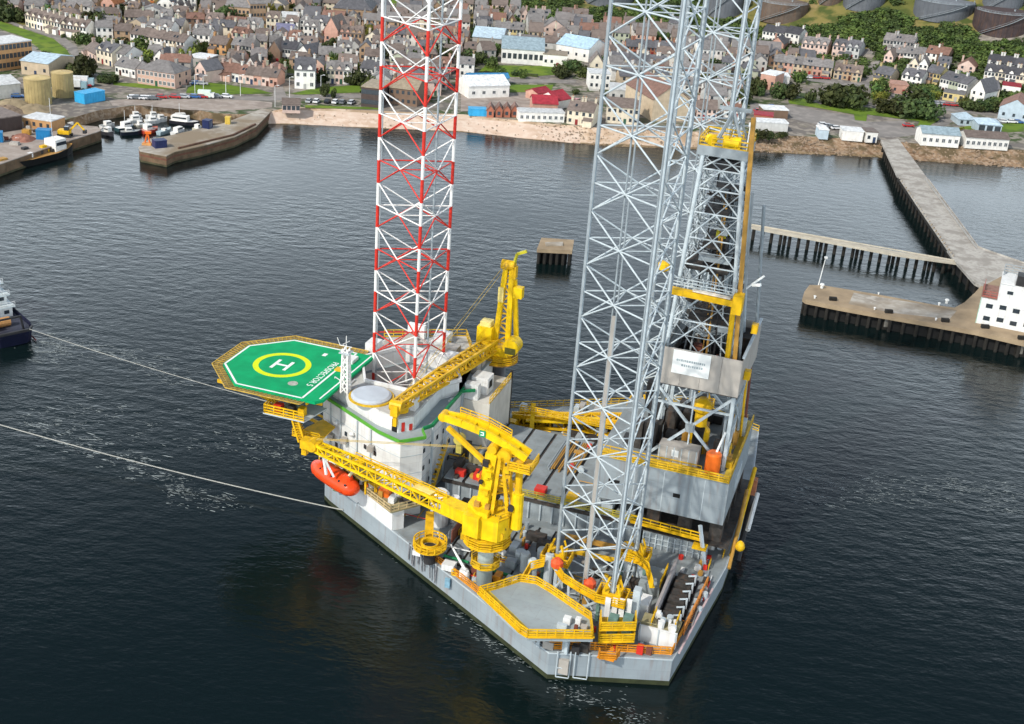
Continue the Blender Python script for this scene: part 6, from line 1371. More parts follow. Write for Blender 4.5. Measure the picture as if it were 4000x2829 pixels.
# pile supported jetty, dock and trestles
def piled(name, label, cat, poly, z1, th, topm, pile_step, pr, inner=None, group=None):
    T = Thing(name, label, cat, (poly[0].x, poly[0].y, 0), group=group); off = T.base
    P = [Vector((p.x-off.x, p.y-off.y, 0)) for p in poly]
    T.part('deck', MB().prism([(p.x,p.y) for p in P], z1-th, z1), topm)
    if not pr: return T
    T.part('black_core', MB().prism(inset([(p.x,p.y) for p in P], 1.3), -2, z1-th-.05), BLK)  # black core added inside the piles so the base looks solid black
    me = MB().tube((0,0,-3),(0,0,z1-th),pr,n=7).mesh('pile'); me.materials.append(WOODP)
    In = [Vector((*p,0)) for p in inset([(p.x,p.y) for p in P], pr*1.2)]; cnt = 0
    for a, b in zip(In, In[1:]+In[:1]):
        n = max(1, int((b-a).length/pile_step))
        for k in range(n):
            if cnt > 280: break
            p = a.lerp(b, k/n); put('pile', me, T.e, (p.x, p.y, 0)); cnt += 1
    return T
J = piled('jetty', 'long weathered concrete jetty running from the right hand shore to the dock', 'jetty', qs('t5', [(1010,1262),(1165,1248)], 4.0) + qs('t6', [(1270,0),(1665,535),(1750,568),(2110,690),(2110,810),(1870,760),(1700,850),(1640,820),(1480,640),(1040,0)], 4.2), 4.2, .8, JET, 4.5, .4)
# jetty edge kerb and weathered joints
off = J.base
kb = MB()
for pts in (((1040,0),(1480,640),(1640,820)), ((1270,0),(1665,535),(1750,568),(2110,690))):
    for a, b in zip(pts, pts[1:]): kb.bar(atz('t6',*a,4.32)-off, atz('t6',*b,4.32)-off, .4, .3)
J.part('kerb', kb, JET)
kb = MB()
for k in range(26):
    t = k/26; a = atz('t6', 1040+440*t, 640*t, 4.4)-off; kb.bar(a, a+Vector((.25,.1,.55)), .3)
J.part('bollard_row', kb, CONC)
J.part('pipe_run', MB().bar(atz('t6',1250,0,4.55)-off, atz('t6',1655,545,4.55)-off, .35, .4), mat('grey_pipe',(.35,.34,.32),.7,.2,.8))
J.part('under_beam', MB().bar(atz('t6',1030,0,4.0)-off, atz('t6',1470,650,3.2)-off, .5, 1.0), WOODP)
dock = qs('t6', [(275,935),(290,890),(330,838),(440,842),(880,915),(1340,1000),(1480,1018),(1560,975),(1640,900),(1690,845),(1870,762),(2110,820),(2110,1310),(1660,1205),(1300,1140),(980,1085),(560,1008),(300,955)], 4.2)
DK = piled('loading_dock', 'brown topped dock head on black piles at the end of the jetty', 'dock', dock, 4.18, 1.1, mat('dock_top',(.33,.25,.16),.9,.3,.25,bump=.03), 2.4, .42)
DK.part('dock_patch', MB().prism([(p.x-DK.base.x,p.y-DK.base.y) for p in qs('t6',[(680,900),(1340,1010),(1500,1040),(1440,1110),(980,1060),(640,990)],4.2)], 4.183, 4.195), CONC)
for (x, y) in ((500,960),(940,1060),(1385,1130),(1700,1180),(1990,1270)):
    p = atz('t6', x, y+40, 2.6) - DK.base
    f_ = DK.part('fender_frame', MB().box(p.x-.9,p.y-1.2,-1,p.x+.9,p.y-.3,5.0), WOODP); DK.part('fender_pad', MB().box(p.x-.7,p.y-1.5,.8,p.x+.7,p.y-1.21,2.8), mat('worn_fender',(.17,.16,.14),.9,.4,.8), f_)
for (x, y) in ((720,1010),(1060,1095),(1220,1120)):
    p = atz('t6', x, y, 2.6) - DK.base; DK.part('tyre_fender', MB().box(p.x-1.6,p.y-1.0,1.2,p.x+1.6,p.y-.4,3.0), mat('tyre_black',(.03,.035,.045),.8,.4,1.))
for i in range(26):
    p = atz('t6', 300+i*66, 975+i*12.6, 0) - DK.base; DK.part('light_pile', MB().bar((p.x,p.y+.5,-1),(p.x+random.uniform(-.4,.4),p.y+.6,random.uniform(1.8,3.4)), random.uniform(.22,.4)), random.choice([WOODP, mat('grey_pile',(.26,.22,.17),.9,.4,.6)]))
for (x, y, s_) in ((425,865,1.2),(370,945,.7),(875,915,.5),(1415,985,1.1),(1355,1000,.7),(845,1035,.6),(1330,1120,.6)):
    p = atz('t6', x, y, 4.2); tag(link('mooring_bollard', MB().lathe((0,0,0),[(.3*s_,0),(.3*s_,.6*s_),(.5*s_,.75*s_),(.4*s_,1.0*s_)],9).mesh('mooring_bollard'), WHT), 'pale mooring bollard on the brown dock %s' % {425:'under the light mast',370:'at the far left end',875:'midway on the back edge',1415:'white one at the bend',1355:'small one left of the bend',845:'in mid deck',1330:'on the front edge'}[x], 'bollard', 'mooring bollards on the dock').location = (p.x, p.y, 4.2)
p = atz('t6', 400, 840, 4.2); T = Thing('light_mast', 'thin white light mast at the far end of the dock head', 'light mast', (p.x,p.y,4.2)); T.part('mast_pole', MB().tube((0,0,0),(.6,0,7.2),.14,.09), WHT); T.part('lamp_head', MB().box(.3,-.3,7.1,1.0,.3,7.5), WHT)
TW = piled('trestle_walkway', 'narrow pale trestle walkway on black piles joining the jetty', 'walkway', qs('t6', [(-260,330),(0,384),(350,448),(1010,572),(1480,640),(1500,662),(1010,594),(350,468),(0,404),(-260,350)], 4.0), 4.0, .7, mat('pale_trestle',(.46,.42,.34),.85,.2,.5), 99, 0)
me = MB().tube((0,0,-3),(0,0,3.3),.48,n=8).mesh('pile'); me.materials.append(WOODP)
for k in range(24):
    x = -250 + k*72; y = 340 + (x+260)*.172
    for dx in ((0, 34) if k % 4 == 1 else (0,)):
        p = atz('t6', x+dx, y+8, 4) - TW.base; put('pile', me, TW.e, (p.x, p.y, 0))
TW.part('walkway_pipe', MB().bar(atz('t6',-250,338,4.2)-TW.base, atz('t6',1480,644,4.2)-TW.base, .3), MATS['pale_trestle'])
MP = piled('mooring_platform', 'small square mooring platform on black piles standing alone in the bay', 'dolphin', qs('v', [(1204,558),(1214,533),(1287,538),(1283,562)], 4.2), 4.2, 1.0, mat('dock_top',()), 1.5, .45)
MP.part('platform_kerb', MB().prism([(p.x-MP.base.x,p.y-MP.base.y) for p in qs('v',[(1222,546),(1262,545),(1262,552),(1224,553)],4.2)],4.203,4.55), CONC)
# white dock building at the right edge
a, b = atz('t6',1648,1140,4.2), atz('t6',2130,1235,4.2); v = b-a; hd = math.atan2(v.y, v.x)
T = Thing('dock_building', 'white three storey dock building with rows of dark windows at the right edge', 'building', (a.x,a.y,4.2), None, hd)
T.part('wall', MB().box(0,0,0,v.length,9,6.6), WHT); T.part('wall', MB().box(3.4,.3,6.603,v.length,8.4,10.6), WHT)
T.part('roof_slab', MB().box(-.2,-.2,6.607,3.38,9.2,6.9), mat('roof_brown',(.25,.14,.11),.8,.3,.8)); T.part('roof_slab', MB().box(3.3,.1,10.603,6.4,8.6,10.9), WHT)
T.part('roof_railing', MB().rail([(.1,8.8,6.9),(.1,.1,6.9),(3.3,.1,6.9)],1.3,r=.06), mat('red_rail',(.40,.10,.08),.6,.2,1.))
T.part('roof_tank', MB().box(6.6,.6,10.603,9.6,4,13), DKSTEEL); T.part('roof_rack', MB().rail([(3.6,6,10.9),(3.6,8.4,10.9),(9,8.4,10.9)],2.0,r=.08,mids=2), STEELB)
for z_ in (1.1, 4.2):
    for k in range(4):
        x = 1.3 + k*3.0
        if x + .8 < v.length: w_ = T.part('window', MB().box(x,-.07,z_+.25*(k%2),x+1.5,.05,z_+1.05+.25*(k%2)), GLASS)
T.part('window', MB().box(5.2,.24,8.3,6.5,.35,9.1), GLASS); T.part('green_edge', MB().box(-.12,-.1,0,-.003,.2,6.6), mat('mint_edge',(.35,.62,.50),.5,.1,1.))
# ============================================================ storage tanks
def tank(label, c, x0, x1, ytop, ybase, colr, ribs=18, zb=None, group='oil tanks on the hill', dome=.8, name='storage_tank'):
    a, b = at(c, x0, ybase), at(c, x1, ybase); r = (b-a).length/2; m = (a+b)/2
    ctr = Vector((m.x, m.y + r*.9, 0)); ctr.z = min(ground(ctr.x+dx*r, ctr.y+dy*r) for dx, dy in ((1,0),(-1,0),(0,1),(0,-1)))
    # height from the picture
    h = 2.; 
    while h < 40 and proj(m.x, m.y, a.z*.5+b.z*.5+h)[1] > px(c, 0, ytop)[1]: h += .2
    base_z = min(ctr.z, (a.z+b.z)/2) - .5; h += ((a.z+b.z)/2 - base_z)
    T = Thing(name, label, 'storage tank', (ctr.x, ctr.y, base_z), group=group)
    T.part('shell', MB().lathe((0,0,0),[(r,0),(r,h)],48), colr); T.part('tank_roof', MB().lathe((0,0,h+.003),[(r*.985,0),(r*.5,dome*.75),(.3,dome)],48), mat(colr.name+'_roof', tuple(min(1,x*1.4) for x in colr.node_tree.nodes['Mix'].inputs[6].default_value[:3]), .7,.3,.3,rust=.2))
    rm = T.part('rim', MB().ring((0,0),r*.985,r+.12,h-.25,h+.12,48), colr)
    for k in range(1,4): T.part('seam_ring', MB().ring((0,0),r-.05,r+.04,h*k/4,h*k/4+.12,48), colr)
    for k in range(ribs):
        a_ = math.pi*(1+k/(ribs-1)) ; T.part('shell_rib', MB().bar((r*math.cos(a_),r*math.sin(a_),0),(r*math.cos(a_),r*math.sin(a_),h-.26),.14,.1), colr)
    sm_ = MB()
    for k in range(14):
        a0, a1 = math.pi*(1.15+.5*k/14), math.pi*(1.15+.5*(k+1)/14); z0, z1 = h*k/14, h*(k+1)/14
        sm_.bar(((r+.5)*math.cos(a0),(r+.5)*math.sin(a0),z0),((r+.5)*math.cos(a1),(r+.5)*math.sin(a1),z1),.7,.12).bar(((r+.8)*math.cos(a0),(r+.8)*math.sin(a0),z0+1),((r+.8)*math.cos(a1),(r+.8)*math.sin(a1),z1+1),.08)
    if dome > .6: T.part('tank_stair', sm_, STEELB); T.part('roof_vent', MB().lathe((r*.3,-r*.2,h+dome*.3),[(.4,0),(.4,1),(.6,1.2)],8), STEELB); T.part('rim_railing', MB().rail([(r*.97*math.cos(math.pi*k/8),r*.97*math.sin(math.pi*k/8),h+.1) for k in range(8,17)],1.0,r=.05), STEELB)
    FOOT.append([(ctr.x-r-1,ctr.y-r-1),(ctr.x+r+1,ctr.y-r-1),(ctr.x+r+1,ctr.y+r+1),(ctr.x-r-1,ctr.y+r+1)])
    return ctr, r
TANT = mat('tan_tank_paint', (.40,.31,.14), .6, .2, .5, streak=.35)
tank('rear tan cylindrical tank right of its twin by the harbour', 't1', 442,640,668,880, TANT, 14, group='tan tanks by the harbour', dome=.4, name='harbour_tank')
tank('front tan cylindrical tank left of its twin by the harbour', 't1', 188,432,722,950, TANT, 14, group='tan tanks by the harbour', dome=.4, name='harbour_tank')
TB = mat('rusty_brown_tank', (.125,.095,.075), .8, .35, .25, rust=.5); TG = mat('blue_grey_tank', (.115,.125,.14), .7, .25, .2, streak=.3); TD = mat('dark_brown_tank', (.055,.04,.04), .8, .3, .3, rust=.35)
TANKS = [tank('rusty brown oil tank lowest on the tan grass by the derrick', 't5', -70,378,50,205, TB), tank('small rusty tank partly cut by the top edge', 't5', 470,690,-110,45, TB),
  tank('grey oil tank cut by the top edge above the wood', 't5', 700,1080,-120,95, TG), tank('large blue grey oil tank above the right of the wood', 't5', 1350,1910,48,200, TG), tank('dark brown oil tank at the right edge', 't5', 1885,2420,140,330, TD),
  tank('dark grey oil tank at the top right corner', 't5', 1960,2330,-120,100, TG), tank('dark grey oil tank between the legs at the top edge', 't4', -40,420,-150,60, TG), tank('grey oil tank behind the derrick at the top edge', 't4', 1060,1390,-100,160, TG)]
# ============================================================ boats
def boat(name, label, c, x0, y0, x1, y1, beam, hullc, deckc, cab, cabc='white', h=1.2, z=0., group='boats in the basin', cat='boat', mastp=False):
    a, b = atz(c, x0, y0, z), atz(c, x1, y1, z); v = b-a; L = v.length; m = (a+b)/2
    T = Thing(name, label, cat, (m.x,m.y,z), None, math.atan2(v.y,v.x), group)
    st_ = [(-.5,.8,1.),(-.3,1,1.),(.1,1,1.02),(.32,.72,1.12),(.44,.36,1.25),(.5,.05,1.35)]
    vs = []; 
    for t, w_, hh in st_: vs += [(t*L,-w_*beam/2,h*hh),(t*L*.97,-w_*beam*.36,-.3),(t*L*.97,w_*beam*.36,-.3),(t*L,w_*beam/2,h*hh)]
    n = len(st_); fs = [(i*4+j,(i+1)*4+j,(i+1)*4+j+1,i*4+j+1)[::-1] for i in range(n-1) for j in range(3)] + [(0,1,2,3),tuple((n-1)*4+k for k in (3,2,1,0))]
    ho = T.part('hull', MB().add(vs,fs), mat('boat_paint', rough=.4, objcol=True, var=.12, scale=1.)); ho.color = (*hullc,1)
    d = MB(); dv = []; 
    for t, w_, hh in st_: dv += [(t*L*.985,-w_*beam*.47,h*hh-.12),(t*L*.985,w_*beam*.47,h*hh-.12)]
    d.add(dv, [(2*i,2*i+2,2*i+3,2*i+1) for i in range(n-1)]); do = T.part('deck', d, MATS['boat_paint']); do.color = (*deckc,1)
    cm = T.part('cabin', MB().prism([(-L*.5*cab[1]+cab[0]*L,-beam*.32),(L*.5*cab[1]+cab[0]*L,-beam*.26),(L*.5*cab[1]+cab[0]*L,beam*.26),(-L*.5*cab[1]+cab[0]*L,beam*.32)],h-.1,h+cab[2]), MATS['boat_paint']); cm.color = (*COLS.get(cabc,(.7,.7,.7)),1)
    wz = h + cab[2]*.5
    T.part('cabin_window', MB().box(cab[0]*L-L*.4*cab[1],-beam*.325,wz,cab[0]*L+L*.42*cab[1],beam*.325,wz+cab[2]*.28), GLASS)
    if mastp: T.part('mast', MB().tube((cab[0]*L-L*.05,0,h+cab[2]),(cab[0]*L-L*.05,0,h+cab[2]+L*.55),.07,n=6), WHT)
    return T
WB, DB, RB, BB, GB = (.7,.7,.68), (.02,.025,.04), (.5,.06,.04), (.05,.14,.3), (.25,.26,.25)
for (lab, x0,y0,x1,y1,bm,hc,dc,cb,mp) in [
 ('white cruiser at the far left of the basin', 540,1150,690,1168,3.2,WB,WB,(0,.5,1.2),False), ('grey hulled workboat by the left quay corner', 900,1190,1020,1225,3.0,(.06,.06,.07),GB,(.1,.3,1.4),False),
 ('white boat between the grey workboat and the quay', 905,1160,1030,1140,2.8,WB,GB,(0,.4,1.2),False), ('dark teal boat with white wheelhouse moored in the basin', 1045,1180,1200,1150,3.4,(.03,.07,.08),WB,(.05,.4,1.5),True),
 ('long black boat low in the water next to the red boat', 1080,1210,1270,1200,3.4,DB,GB,(-.1,.3,1.0),False), ('red fishing boat in the basin mouth', 1270,1200,1415,1175,3.8,RB,(.45,.2,.15),(-.1,.35,1.6),True),
 ('white motor boat in the first row of the basin', 1150,1105,1280,1095,3.2,WB,WB,(0,.5,1.3),False), ('second white motor boat nearest the basin wall', 1170,1070,1270,1062,2.8,WB,GB,(0,.45,1.2),True),
 ('white yacht with a tall mast in mid basin', 1300,1110,1440,1100,3.4,WB,WB,(0,.4,1.0),True), ('small white boat against the far basin wall', 1310,1068,1430,1062,2.8,WB,WB,(.05,.4,1.1),True),
 ('white boat right of the mid basin yacht', 1390,1095,1500,1085,2.8,WB,GB,(0,.4,1.1),False), ('long white and black motor yacht on the right of the basin', 1530,1098,1790,1128,4.2,(.03,.03,.04),WB,(-.15,.55,1.6),False),
 ('white cruiser under the long motor yacht', 1540,1085,1700,1075,3.2,WB,WB,(0,.5,1.3),True), ('small white boat beside the pier end', 1550,1222,1650,1190,2.8,WB,WB,(0,.5,1.3),False),
 ('pale blue dinghy beside the pier end', 1420,1215,1530,1180,2.4,(.35,.45,.48),(.4,.48,.5),(0,.2,.5),False), ('cream boat by the dark blue box', 1745,1185,1800,1165,2.4,(.6,.55,.4),WB,(0,.4,1.1),False),
 ('grey launch at the left quay', 1130,1150,1180,1135,2.4,GB,GB,(0,.4,1.0),False), ('small cream boat in mid basin', 1215,1150,1300,1140,2.6,(.6,.56,.45),WB,(0,.4,1.1),True)]:
    boat('moored_boat', lab, 't1', x0,y0,x1,y1,bm,hc,dc,cb,mastp=mp)
T = boat('work_vessel', 'black hulled work vessel with orange deck and white wheelhouse by the left quay', 't1', 120,1500,655,1365, 7.5, (.02,.02,.02), (.45,.25,.08), (.22,.2,3.4), h=2.2, group=None, cat='vessel', mastp=True)
for k in range(16):
    L = 45; x = -18+k*1.5+random.uniform(-.5,.5); y = random.uniform(-2.4,2.4); s_ = random.uniform(.6,1.5); T.part('deck_cargo', MB().box(x-s_,y-s_*.7,2.2,x+s_,y+s_*.7,2.3+random.uniform(.6,2.0)), random.choice([YEL,OCHRE,YEL,MATS['boulder'],WHT,DKSTEEL]))
# tug at the left edge
ta = atz('v', 36, 778, 0); hdg = rad(133)
T = Thing('tug', 'dark blue tug with white tiered superstructure entering at the left edge', 'tug', (ta.x, ta.y, 0), None, hdg)
st_ = [(-.0,.62),(.05,.86),(.15,1),(.6,1),(.8,.8),(.93,.4),(1,.04)]; L, B_ = 30., 10.; vs = []
for i,(t,w_) in enumerate(st_):
    h = 3.0 + (1.6*max(0,t-.5)/.5); vs += [(t*L,-w_*B_/2,h),(t*L+.9*(i==0),-w_*B_*.42,-.5),(t*L+.9*(i==0),w_*B_*.42,-.5),(t*L,w_*B_/2,h)]
n = len(st_); NAVY = mat('navy_hull', (.012,.014,.035), .4, .2, .8)
T.part('hull', MB().add(vs, [(i*4+j,(i+1)*4+j,(i+1)*4+j+1,i*4+j+1)[::-1] for i in range(n-1) for j in range(3)] + [(0,1,2,3),tuple((n-1)*4+k for k in (3,2,1,0))]), NAVY)
dv = []
for t,w_ in st_: dv += [(t*L+.1,-w_*B_*.47,2.3),(t*L+.1,w_*B_*.47,2.3)]
T.part('aft_deck', MB().add(dv, [(2*i,2*i+2,2*i+3,2*i+1) for i in range(n-1)]), mat('tug_deck',(.05,.055,.08),.7,.3,.8))
T.part('boot_stripe', MB().bar((.4,4.4,.35),(20,5.06,.35),.05,.4).bar((.4,-4.4,.35),(20,-5.06,.35),.05,.4), mat('oxide_red',(.22,.02,.02),.6,.2,1.))
T.part('bulwark_rail', MB().bar((.15,-3.2,3.1),(.15,3.2,3.1),.5,.5).bar((.2,3.1,3.1),(1.6,4.3,3.1),.4,.4).bar((.2,-3.1,3.1),(1.6,-4.3,3.1),.4,.4), DKSTEEL)
for i,(x0,x1,w_,z0,z1) in enumerate([(10.5,25,7.6,2.3,4.8),(12,24,6.8,4.8,7.0),(13.5,22,5.6,7.0,9.2),(15,19,4.2,9.2,11.2)]):
    T.part('superstructure', MB().box(x0,-w_/2,z0+.003*i,x1,w_/2,z1), WHT); T.part('deck_edge', MB().box(x0-.8,-w_/2-.5,z1-.16,x1+.4,w_/2+.5,z1+.003*i+.02), mat('tug_white',(.62,.70,.70),.5,.1,1.))
    T.part('tier_railing', MB().rail([(x0-.7,-w_/2-.4,z1+.02),(x0-.7,w_/2+.4,z1+.02)],1.0,r=.06,mids=2), WHT)
    for k in range(3): T.part('window', MB().box(x0-.06,-w_/2+w_*(k+.3)/3.2,z0+.8,x0+.05,-w_/2+w_*(k+.75)/3.2,z0+1.6), GLASS)
T.part('winch', MB().tube((6.2,-1.4,3.3),(6.2,1.4,3.3),1.0,n=12), mat('winch_orange',(.55,.28,.10),.6,.2,1.)); T.part('winch', MB().box(4,1.6,2.3,5.6,3.0,3.9), MATS['winch_orange']); T.part('name_board', MB().box(4.4,2.6,3.9,5.8,2.9,4.5), WHT); T.part('tow_gantry', MB().bar((3,-3,2.3),(3,-2.6,5.2),.35).bar((3,3,2.3),(3,2.6,5.2),.35).bar((3,-2.7,5.2),(3,2.7,5.2),.35), DKSTEEL)
T.part('funnel', MB().box(16,-1.2,11.2,18,1.2,13.4), WHT); T.part('mast', MB().tube((18,0,11.2),(18,0,17),.15), WHT)
# ============================================================ loose objects ashore
def crate(name, label, cat, c, x0,y0,x1,y1,d,h,m,z=None,group=None,lid=None,ribs=5):
    a, b = (at(c,x0,y0), at(c,x1,y1)) if z is None else (atz(c,x0,y0,z), atz(c,x1,y1,z)); v = b-a; T = Thing(name,label,cat,(a.x,a.y,a.z),None,math.atan2(v.y,v.x),group); L = v.length
    T.part('body', MB().box(0,0,0,L,d,h), m); T.part('lid', MB().box(-.08,-.08,h+.003,L+.08,d+.08,h+.16), lid or m)
    for k in range(ribs): T.part('side_rib', MB().box(L*(k+.5)/ribs-.1,-.07,.1,L*(k+.5)/ribs+.1,-.003,h-.05), m)
    T.part('door_bar', MB().box(L+.003,d*.3,.1,L+.07,d*.36,h-.1).box(L+.003,d*.64,.1,L+.07,d*.7,h-.1), STEELB); return T
BLUE = mat('container_blue', (.015,.19,.42), .5, .2, .6); SKY = mat('container_sky_blue', (.04,.36,.66), .5, .15, .5); DBLUE = mat('navy_crate', (.02,.03,.10), .5, .2, .6)
crate('long_blue_shed', 'long bright blue container shed beside the harbour road', 'container', 't1', 760,938,945,902, 5, 3.4, SKY, ribs=8)
crate('container', 'royal blue container on the left quay edge', 'container', 't1', 325,1252,452,1258, 3, 2.8, BLUE, z=3.6)
crate('container', 'blue container cut by the left picture edge', 'container', 't1', -80,1282,30,1280, 3, 2.8, BLUE, z=3.6)
crate('container', 'dark blue cargo boxes at the pier end', 'container', 't1', 1395,1335,1500,1325, 3, 2.2, DBLUE, z=3.5)
crate('container', 'navy box standing on the pier behind the boats', 'container', 't1', 1815,1150,1872,1160, 2.4, 2.6, DBLUE, z=3.5)
crate('yellow_box', 'small yellow box on the stone pier', 'box', 't1', 2018,1115,2062,1118, 2, 2.2, mat('box_yellow',(.66,.46,.08),.6,.2,1.), z=3.5, ribs=2)
T = Thing('orange_hoist', 'orange hoist frame at the pier tip', 'hoist', tuple(atz('t1',1320,1300,3.5))); T.part('hoist_post', MB().bar((-.8,0,0),(0,.4,3.6),.35).bar((1,0,0),(.2,.4,3.6),.35), ORGT); T.part('hoist_head', MB().box(-.6,0,3.4,1.3,.8,4.2), ORGT); T.part('hoist_base', MB().box(-1.4,-.8,0,1.4,1.0,.7), mat('pale_orange',(.62,.30,.10),.6,.3,1.))
T = Thing('excavator', 'yellow excavator with raised arm on the left quay', 'excavator', tuple(atz('t1',585,1225,3.6))); T.part('track', MB().box(-2,-1.5,0,2,-.8,.9), DKSTEEL); T.part('track', MB().box(-2,.8,0,2,1.5,.9), DKSTEEL); T.part('cab_body', MB().box(-1.9,-1.3,.95,1.6,1.3,2.2), YEL); T.part('cab', MB().box(.2,-1.2,2.203,1.5,.1,3.4), GLASS); T.part('boom', MB().bar((1.4,.3,1.8),(4,.3,4.6),.5).bar((4,.3,4.6),(6,.3,2.4),.4), YEL); T.part('bucket', MB().box(5.6,-.3,1.4,6.6,.9,2.4), DKSTEEL)
crate('tarped_boat', 'blue tarpaulin covered boat on the beach head', 'boat cover', 't3', 532,1040,690,1046, 4, 2.4, SKY, ribs=4)
# quay clutter: stacked goods and spoil heaps, each its own
STK = [('spoil_heap','tan spoil heap at the foot of the tan tanks',60,1010,6,2.4,MATS['boulder']),('spoil_heap','grey brown spoil heap left of the tank base',110,960,7,2.6,mat('heap_buff',(.30,.24,.15),.9,.3,.4)),('spoil_heap','reddish heap beside the blue quay container',200,1250,4,1.6,mat('heap_red',(.30,.14,.10),.9,.4,.6)),('spoil_heap','pale heap at the right of the tank base',300,990,6,2.0,MATS['heap_buff'])]
for nm, lb, x, y, r, h, m in STK:
    p = at('t1', x, y); mb = MB(); n = 14; prev = []
    mb.lathe((0,0,0),[(r,0),(r*.72,h*.45),(r*.4,h*.85),(.2,h)],n); mb.v = [(a+random.uniform(-.3,.3),b+random.uniform(-.3,.3),max(0,c+random.uniform(-.15,.15))) for a,b,c in mb.v]
    T = tag(link(nm, mb.mesh(nm), m), lb, 'spoil heap', 'spoil heaps on the quay'); T.location = (p.x,p.y,p.z-.05 if y > 1100 else p.z-.05); 
    if y > 1100: T.location = tuple(atz('t1',x,y,3.6))
for i in range(18):
    x, y = random.uniform(-20,520), random.uniform(1170,1300)
    if y > 1440 - x*.42 or 300 < x < 470 and y > 1190 or x < 230 and y < 1200: continue
    p = atz('t1', x, y, 3.6); s_ = random.uniform(.5,1.5); h = random.uniform(.5,1.8)
    h += .0
    m, w_ = random.choice([(RSTB,'rust red'),(OCHRE,'ochre'),(BEIGE,'beige'),(GDARK,'dark'),(ORGT,'orange'),(WHT,'white')])
    qn_ = len([1]); tag(link('quay_crate', MB().box(-s_,-s_*.7,0,s_,s_*.7,h).box(-s_*.9,-s_*.6,h+.003,s_*.9,s_*.6,h+.15).mesh('quay_crate'), m), '%s %s crate, %s from the left on the left hand quay' % (('tiny','small','large','bulky')[min(3,int(s_*2.6-1))], w_, ORD[max(0,min(43,int((x+20)/12.5)))]), 'crate', '%s crates stacked on the quay' % w_).location = (p.x,p.y,3.605)
# ============================================================ cars
CARC = {'white': (.7,.7,.7), 'silver': (.42,.43,.45), 'black': (.02,.02,.025), 'red': (.42,.03,.03), 'blue': (.04,.12,.32), 'grey': (.14,.15,.16)}
CARM = mat('car_paint', rough=.25, objcol=True, var=.03, scale=1.)
_cb = MB().add([(-2.1,-.85,.35),(2.1,-.85,.35),(2.1,.85,.35),(-2.1,.85,.35),(-2.1,-.85,.85),(2.1,-.85,.8),(2.1,.85,.8),(-2.1,.85,.85),(-1.9,-.8,.95),(1.3,-.8,.95),(1.3,.8,.95),(-1.9,.8,.95)],[(3,2,1,0),(0,1,5,4),(1,2,6,5),(2,3,7,6),(3,0,4,7),(4,5,9,8),(5,6,10,9),(6,7,11,10),(7,4,8,11),(8,9,10,11)]).mesh('body'); _cb.materials.append(CARM)
_cr = MB().add([(-1.4,-.66,1.47),(.5,-.66,1.47),(.5,.66,1.47),(-1.4,.66,1.47),(-1.42,-.68,1.40),(.6,-.68,1.40),(.6,.68,1.40),(-1.42,.68,1.40)],[(0,1,2,3),(4,5,1,0),(5,6,2,1),(6,7,3,2),(7,4,0,3)]).mesh('roof'); _cr.materials.append(CARM)
_cg = MB().add([(-1.85,-.78,.94),(1.25,-.78,.94),(1.25,.78,.94),(-1.85,.78,.94),(-1.4,-.66,1.42),(.55,-.66,1.42),(.55,.66,1.42),(-1.4,.66,1.42)],[(0,1,5,4),(1,2,6,5),(2,3,7,6),(3,0,4,7),(4,5,6,7)]).mesh('glass'); _cg.materials.append(GLASS)
_cw = MB().tube((0,-.11,0),(0,.11,0),.33,n=10).mesh('wheel'); _cw.materials.append(DKSTEEL)
def car(loc, hd, col, label, group):
    T = Thing('parked_car', label, 'car', loc, None, hd, group)
    for nm, me in (('body',_cb),('roof',_cr),('cabin_glass',_cg)): put(nm, me, T.e, (0,0,0), 0, CARC[col])
    for x in (-1.3,1.3):
        for y in (-.78,.78): put('wheel', _cw, T.e, (x,y,.33))
def cars(c, x0,y0,x1,y1,n,where,hd):
    a, b = at(c,x0,y0,.1), at(c,x1,y1,.1)
    for i in range(n):
        col = random.choice(list(CARC)); p = a.lerp(b,(i+random.uniform(.1,.9)*.6)/n); p.z = ground(p.x,p.y)+.1
        car(p, hd+random.uniform(-.1,.1), col, '%s car %s%s' % (col, where, ordn(i,n)), 'parked cars')
cars('t1', 1180,890,1420,900, 5, 'parked on the harbour promenade', .3)
cars('t2', -180,885,480,880, 7, 'parked along the road before the lawn', .05)
cars('t2', 1150,920,1600,935, 6, 'parked by the playground strip behind the beach', 1.4)
cars('t3', 1500,920,1600,960, 3, 'parked by the crimson store', .8)
cars('t4', 1520,1010,1660,970, 8, 'in the car park beside the derrick', .3)
cars('t5', 480,1130,640,1170, 4, 'parked near the turquoise shore hut', .2)
cars('t5', 30,690,560,715, 8, 'parked before the stone terrace', .1)
cars('t5', 1500,940,1700,960, 4, 'parked below the corner shop', .1)
cars('t5', 2010,1100,2290,1110, 4, 'in front of the blue front hall', .1)
cars('t1', 680,790,800,780, 3, 'in the yard right of the tan tanks', .3)
cars('t1', 20,870,180,880, 4, 'by the white store shed at left', .3)
cars('t2', 130,760,230,765, 3, 'at the left end of the second lawn', .2)
T_ = at('t1',1850,880,.1); T = Thing('delivery_van','pale green and white van on the promenade beside the lawn','van',tuple(T_),None,.05); T.part('body', MB().box(-2.8,-1,.4,1.6,1,2.7), mat('mint_white',(.62,.74,.64),.4,.1,1.)); T.part('cab', MB().box(1.603,-.95,.4,2.9,.95,1.9), WHT); T.part('windscreen', MB().box(2.85,-.8,1.2,2.93,.8,1.8), GLASS)
for x in (-1.8,1.9):
    for y in (-.9,.9): put('wheel', _cw, T.e, (x,y,.36))
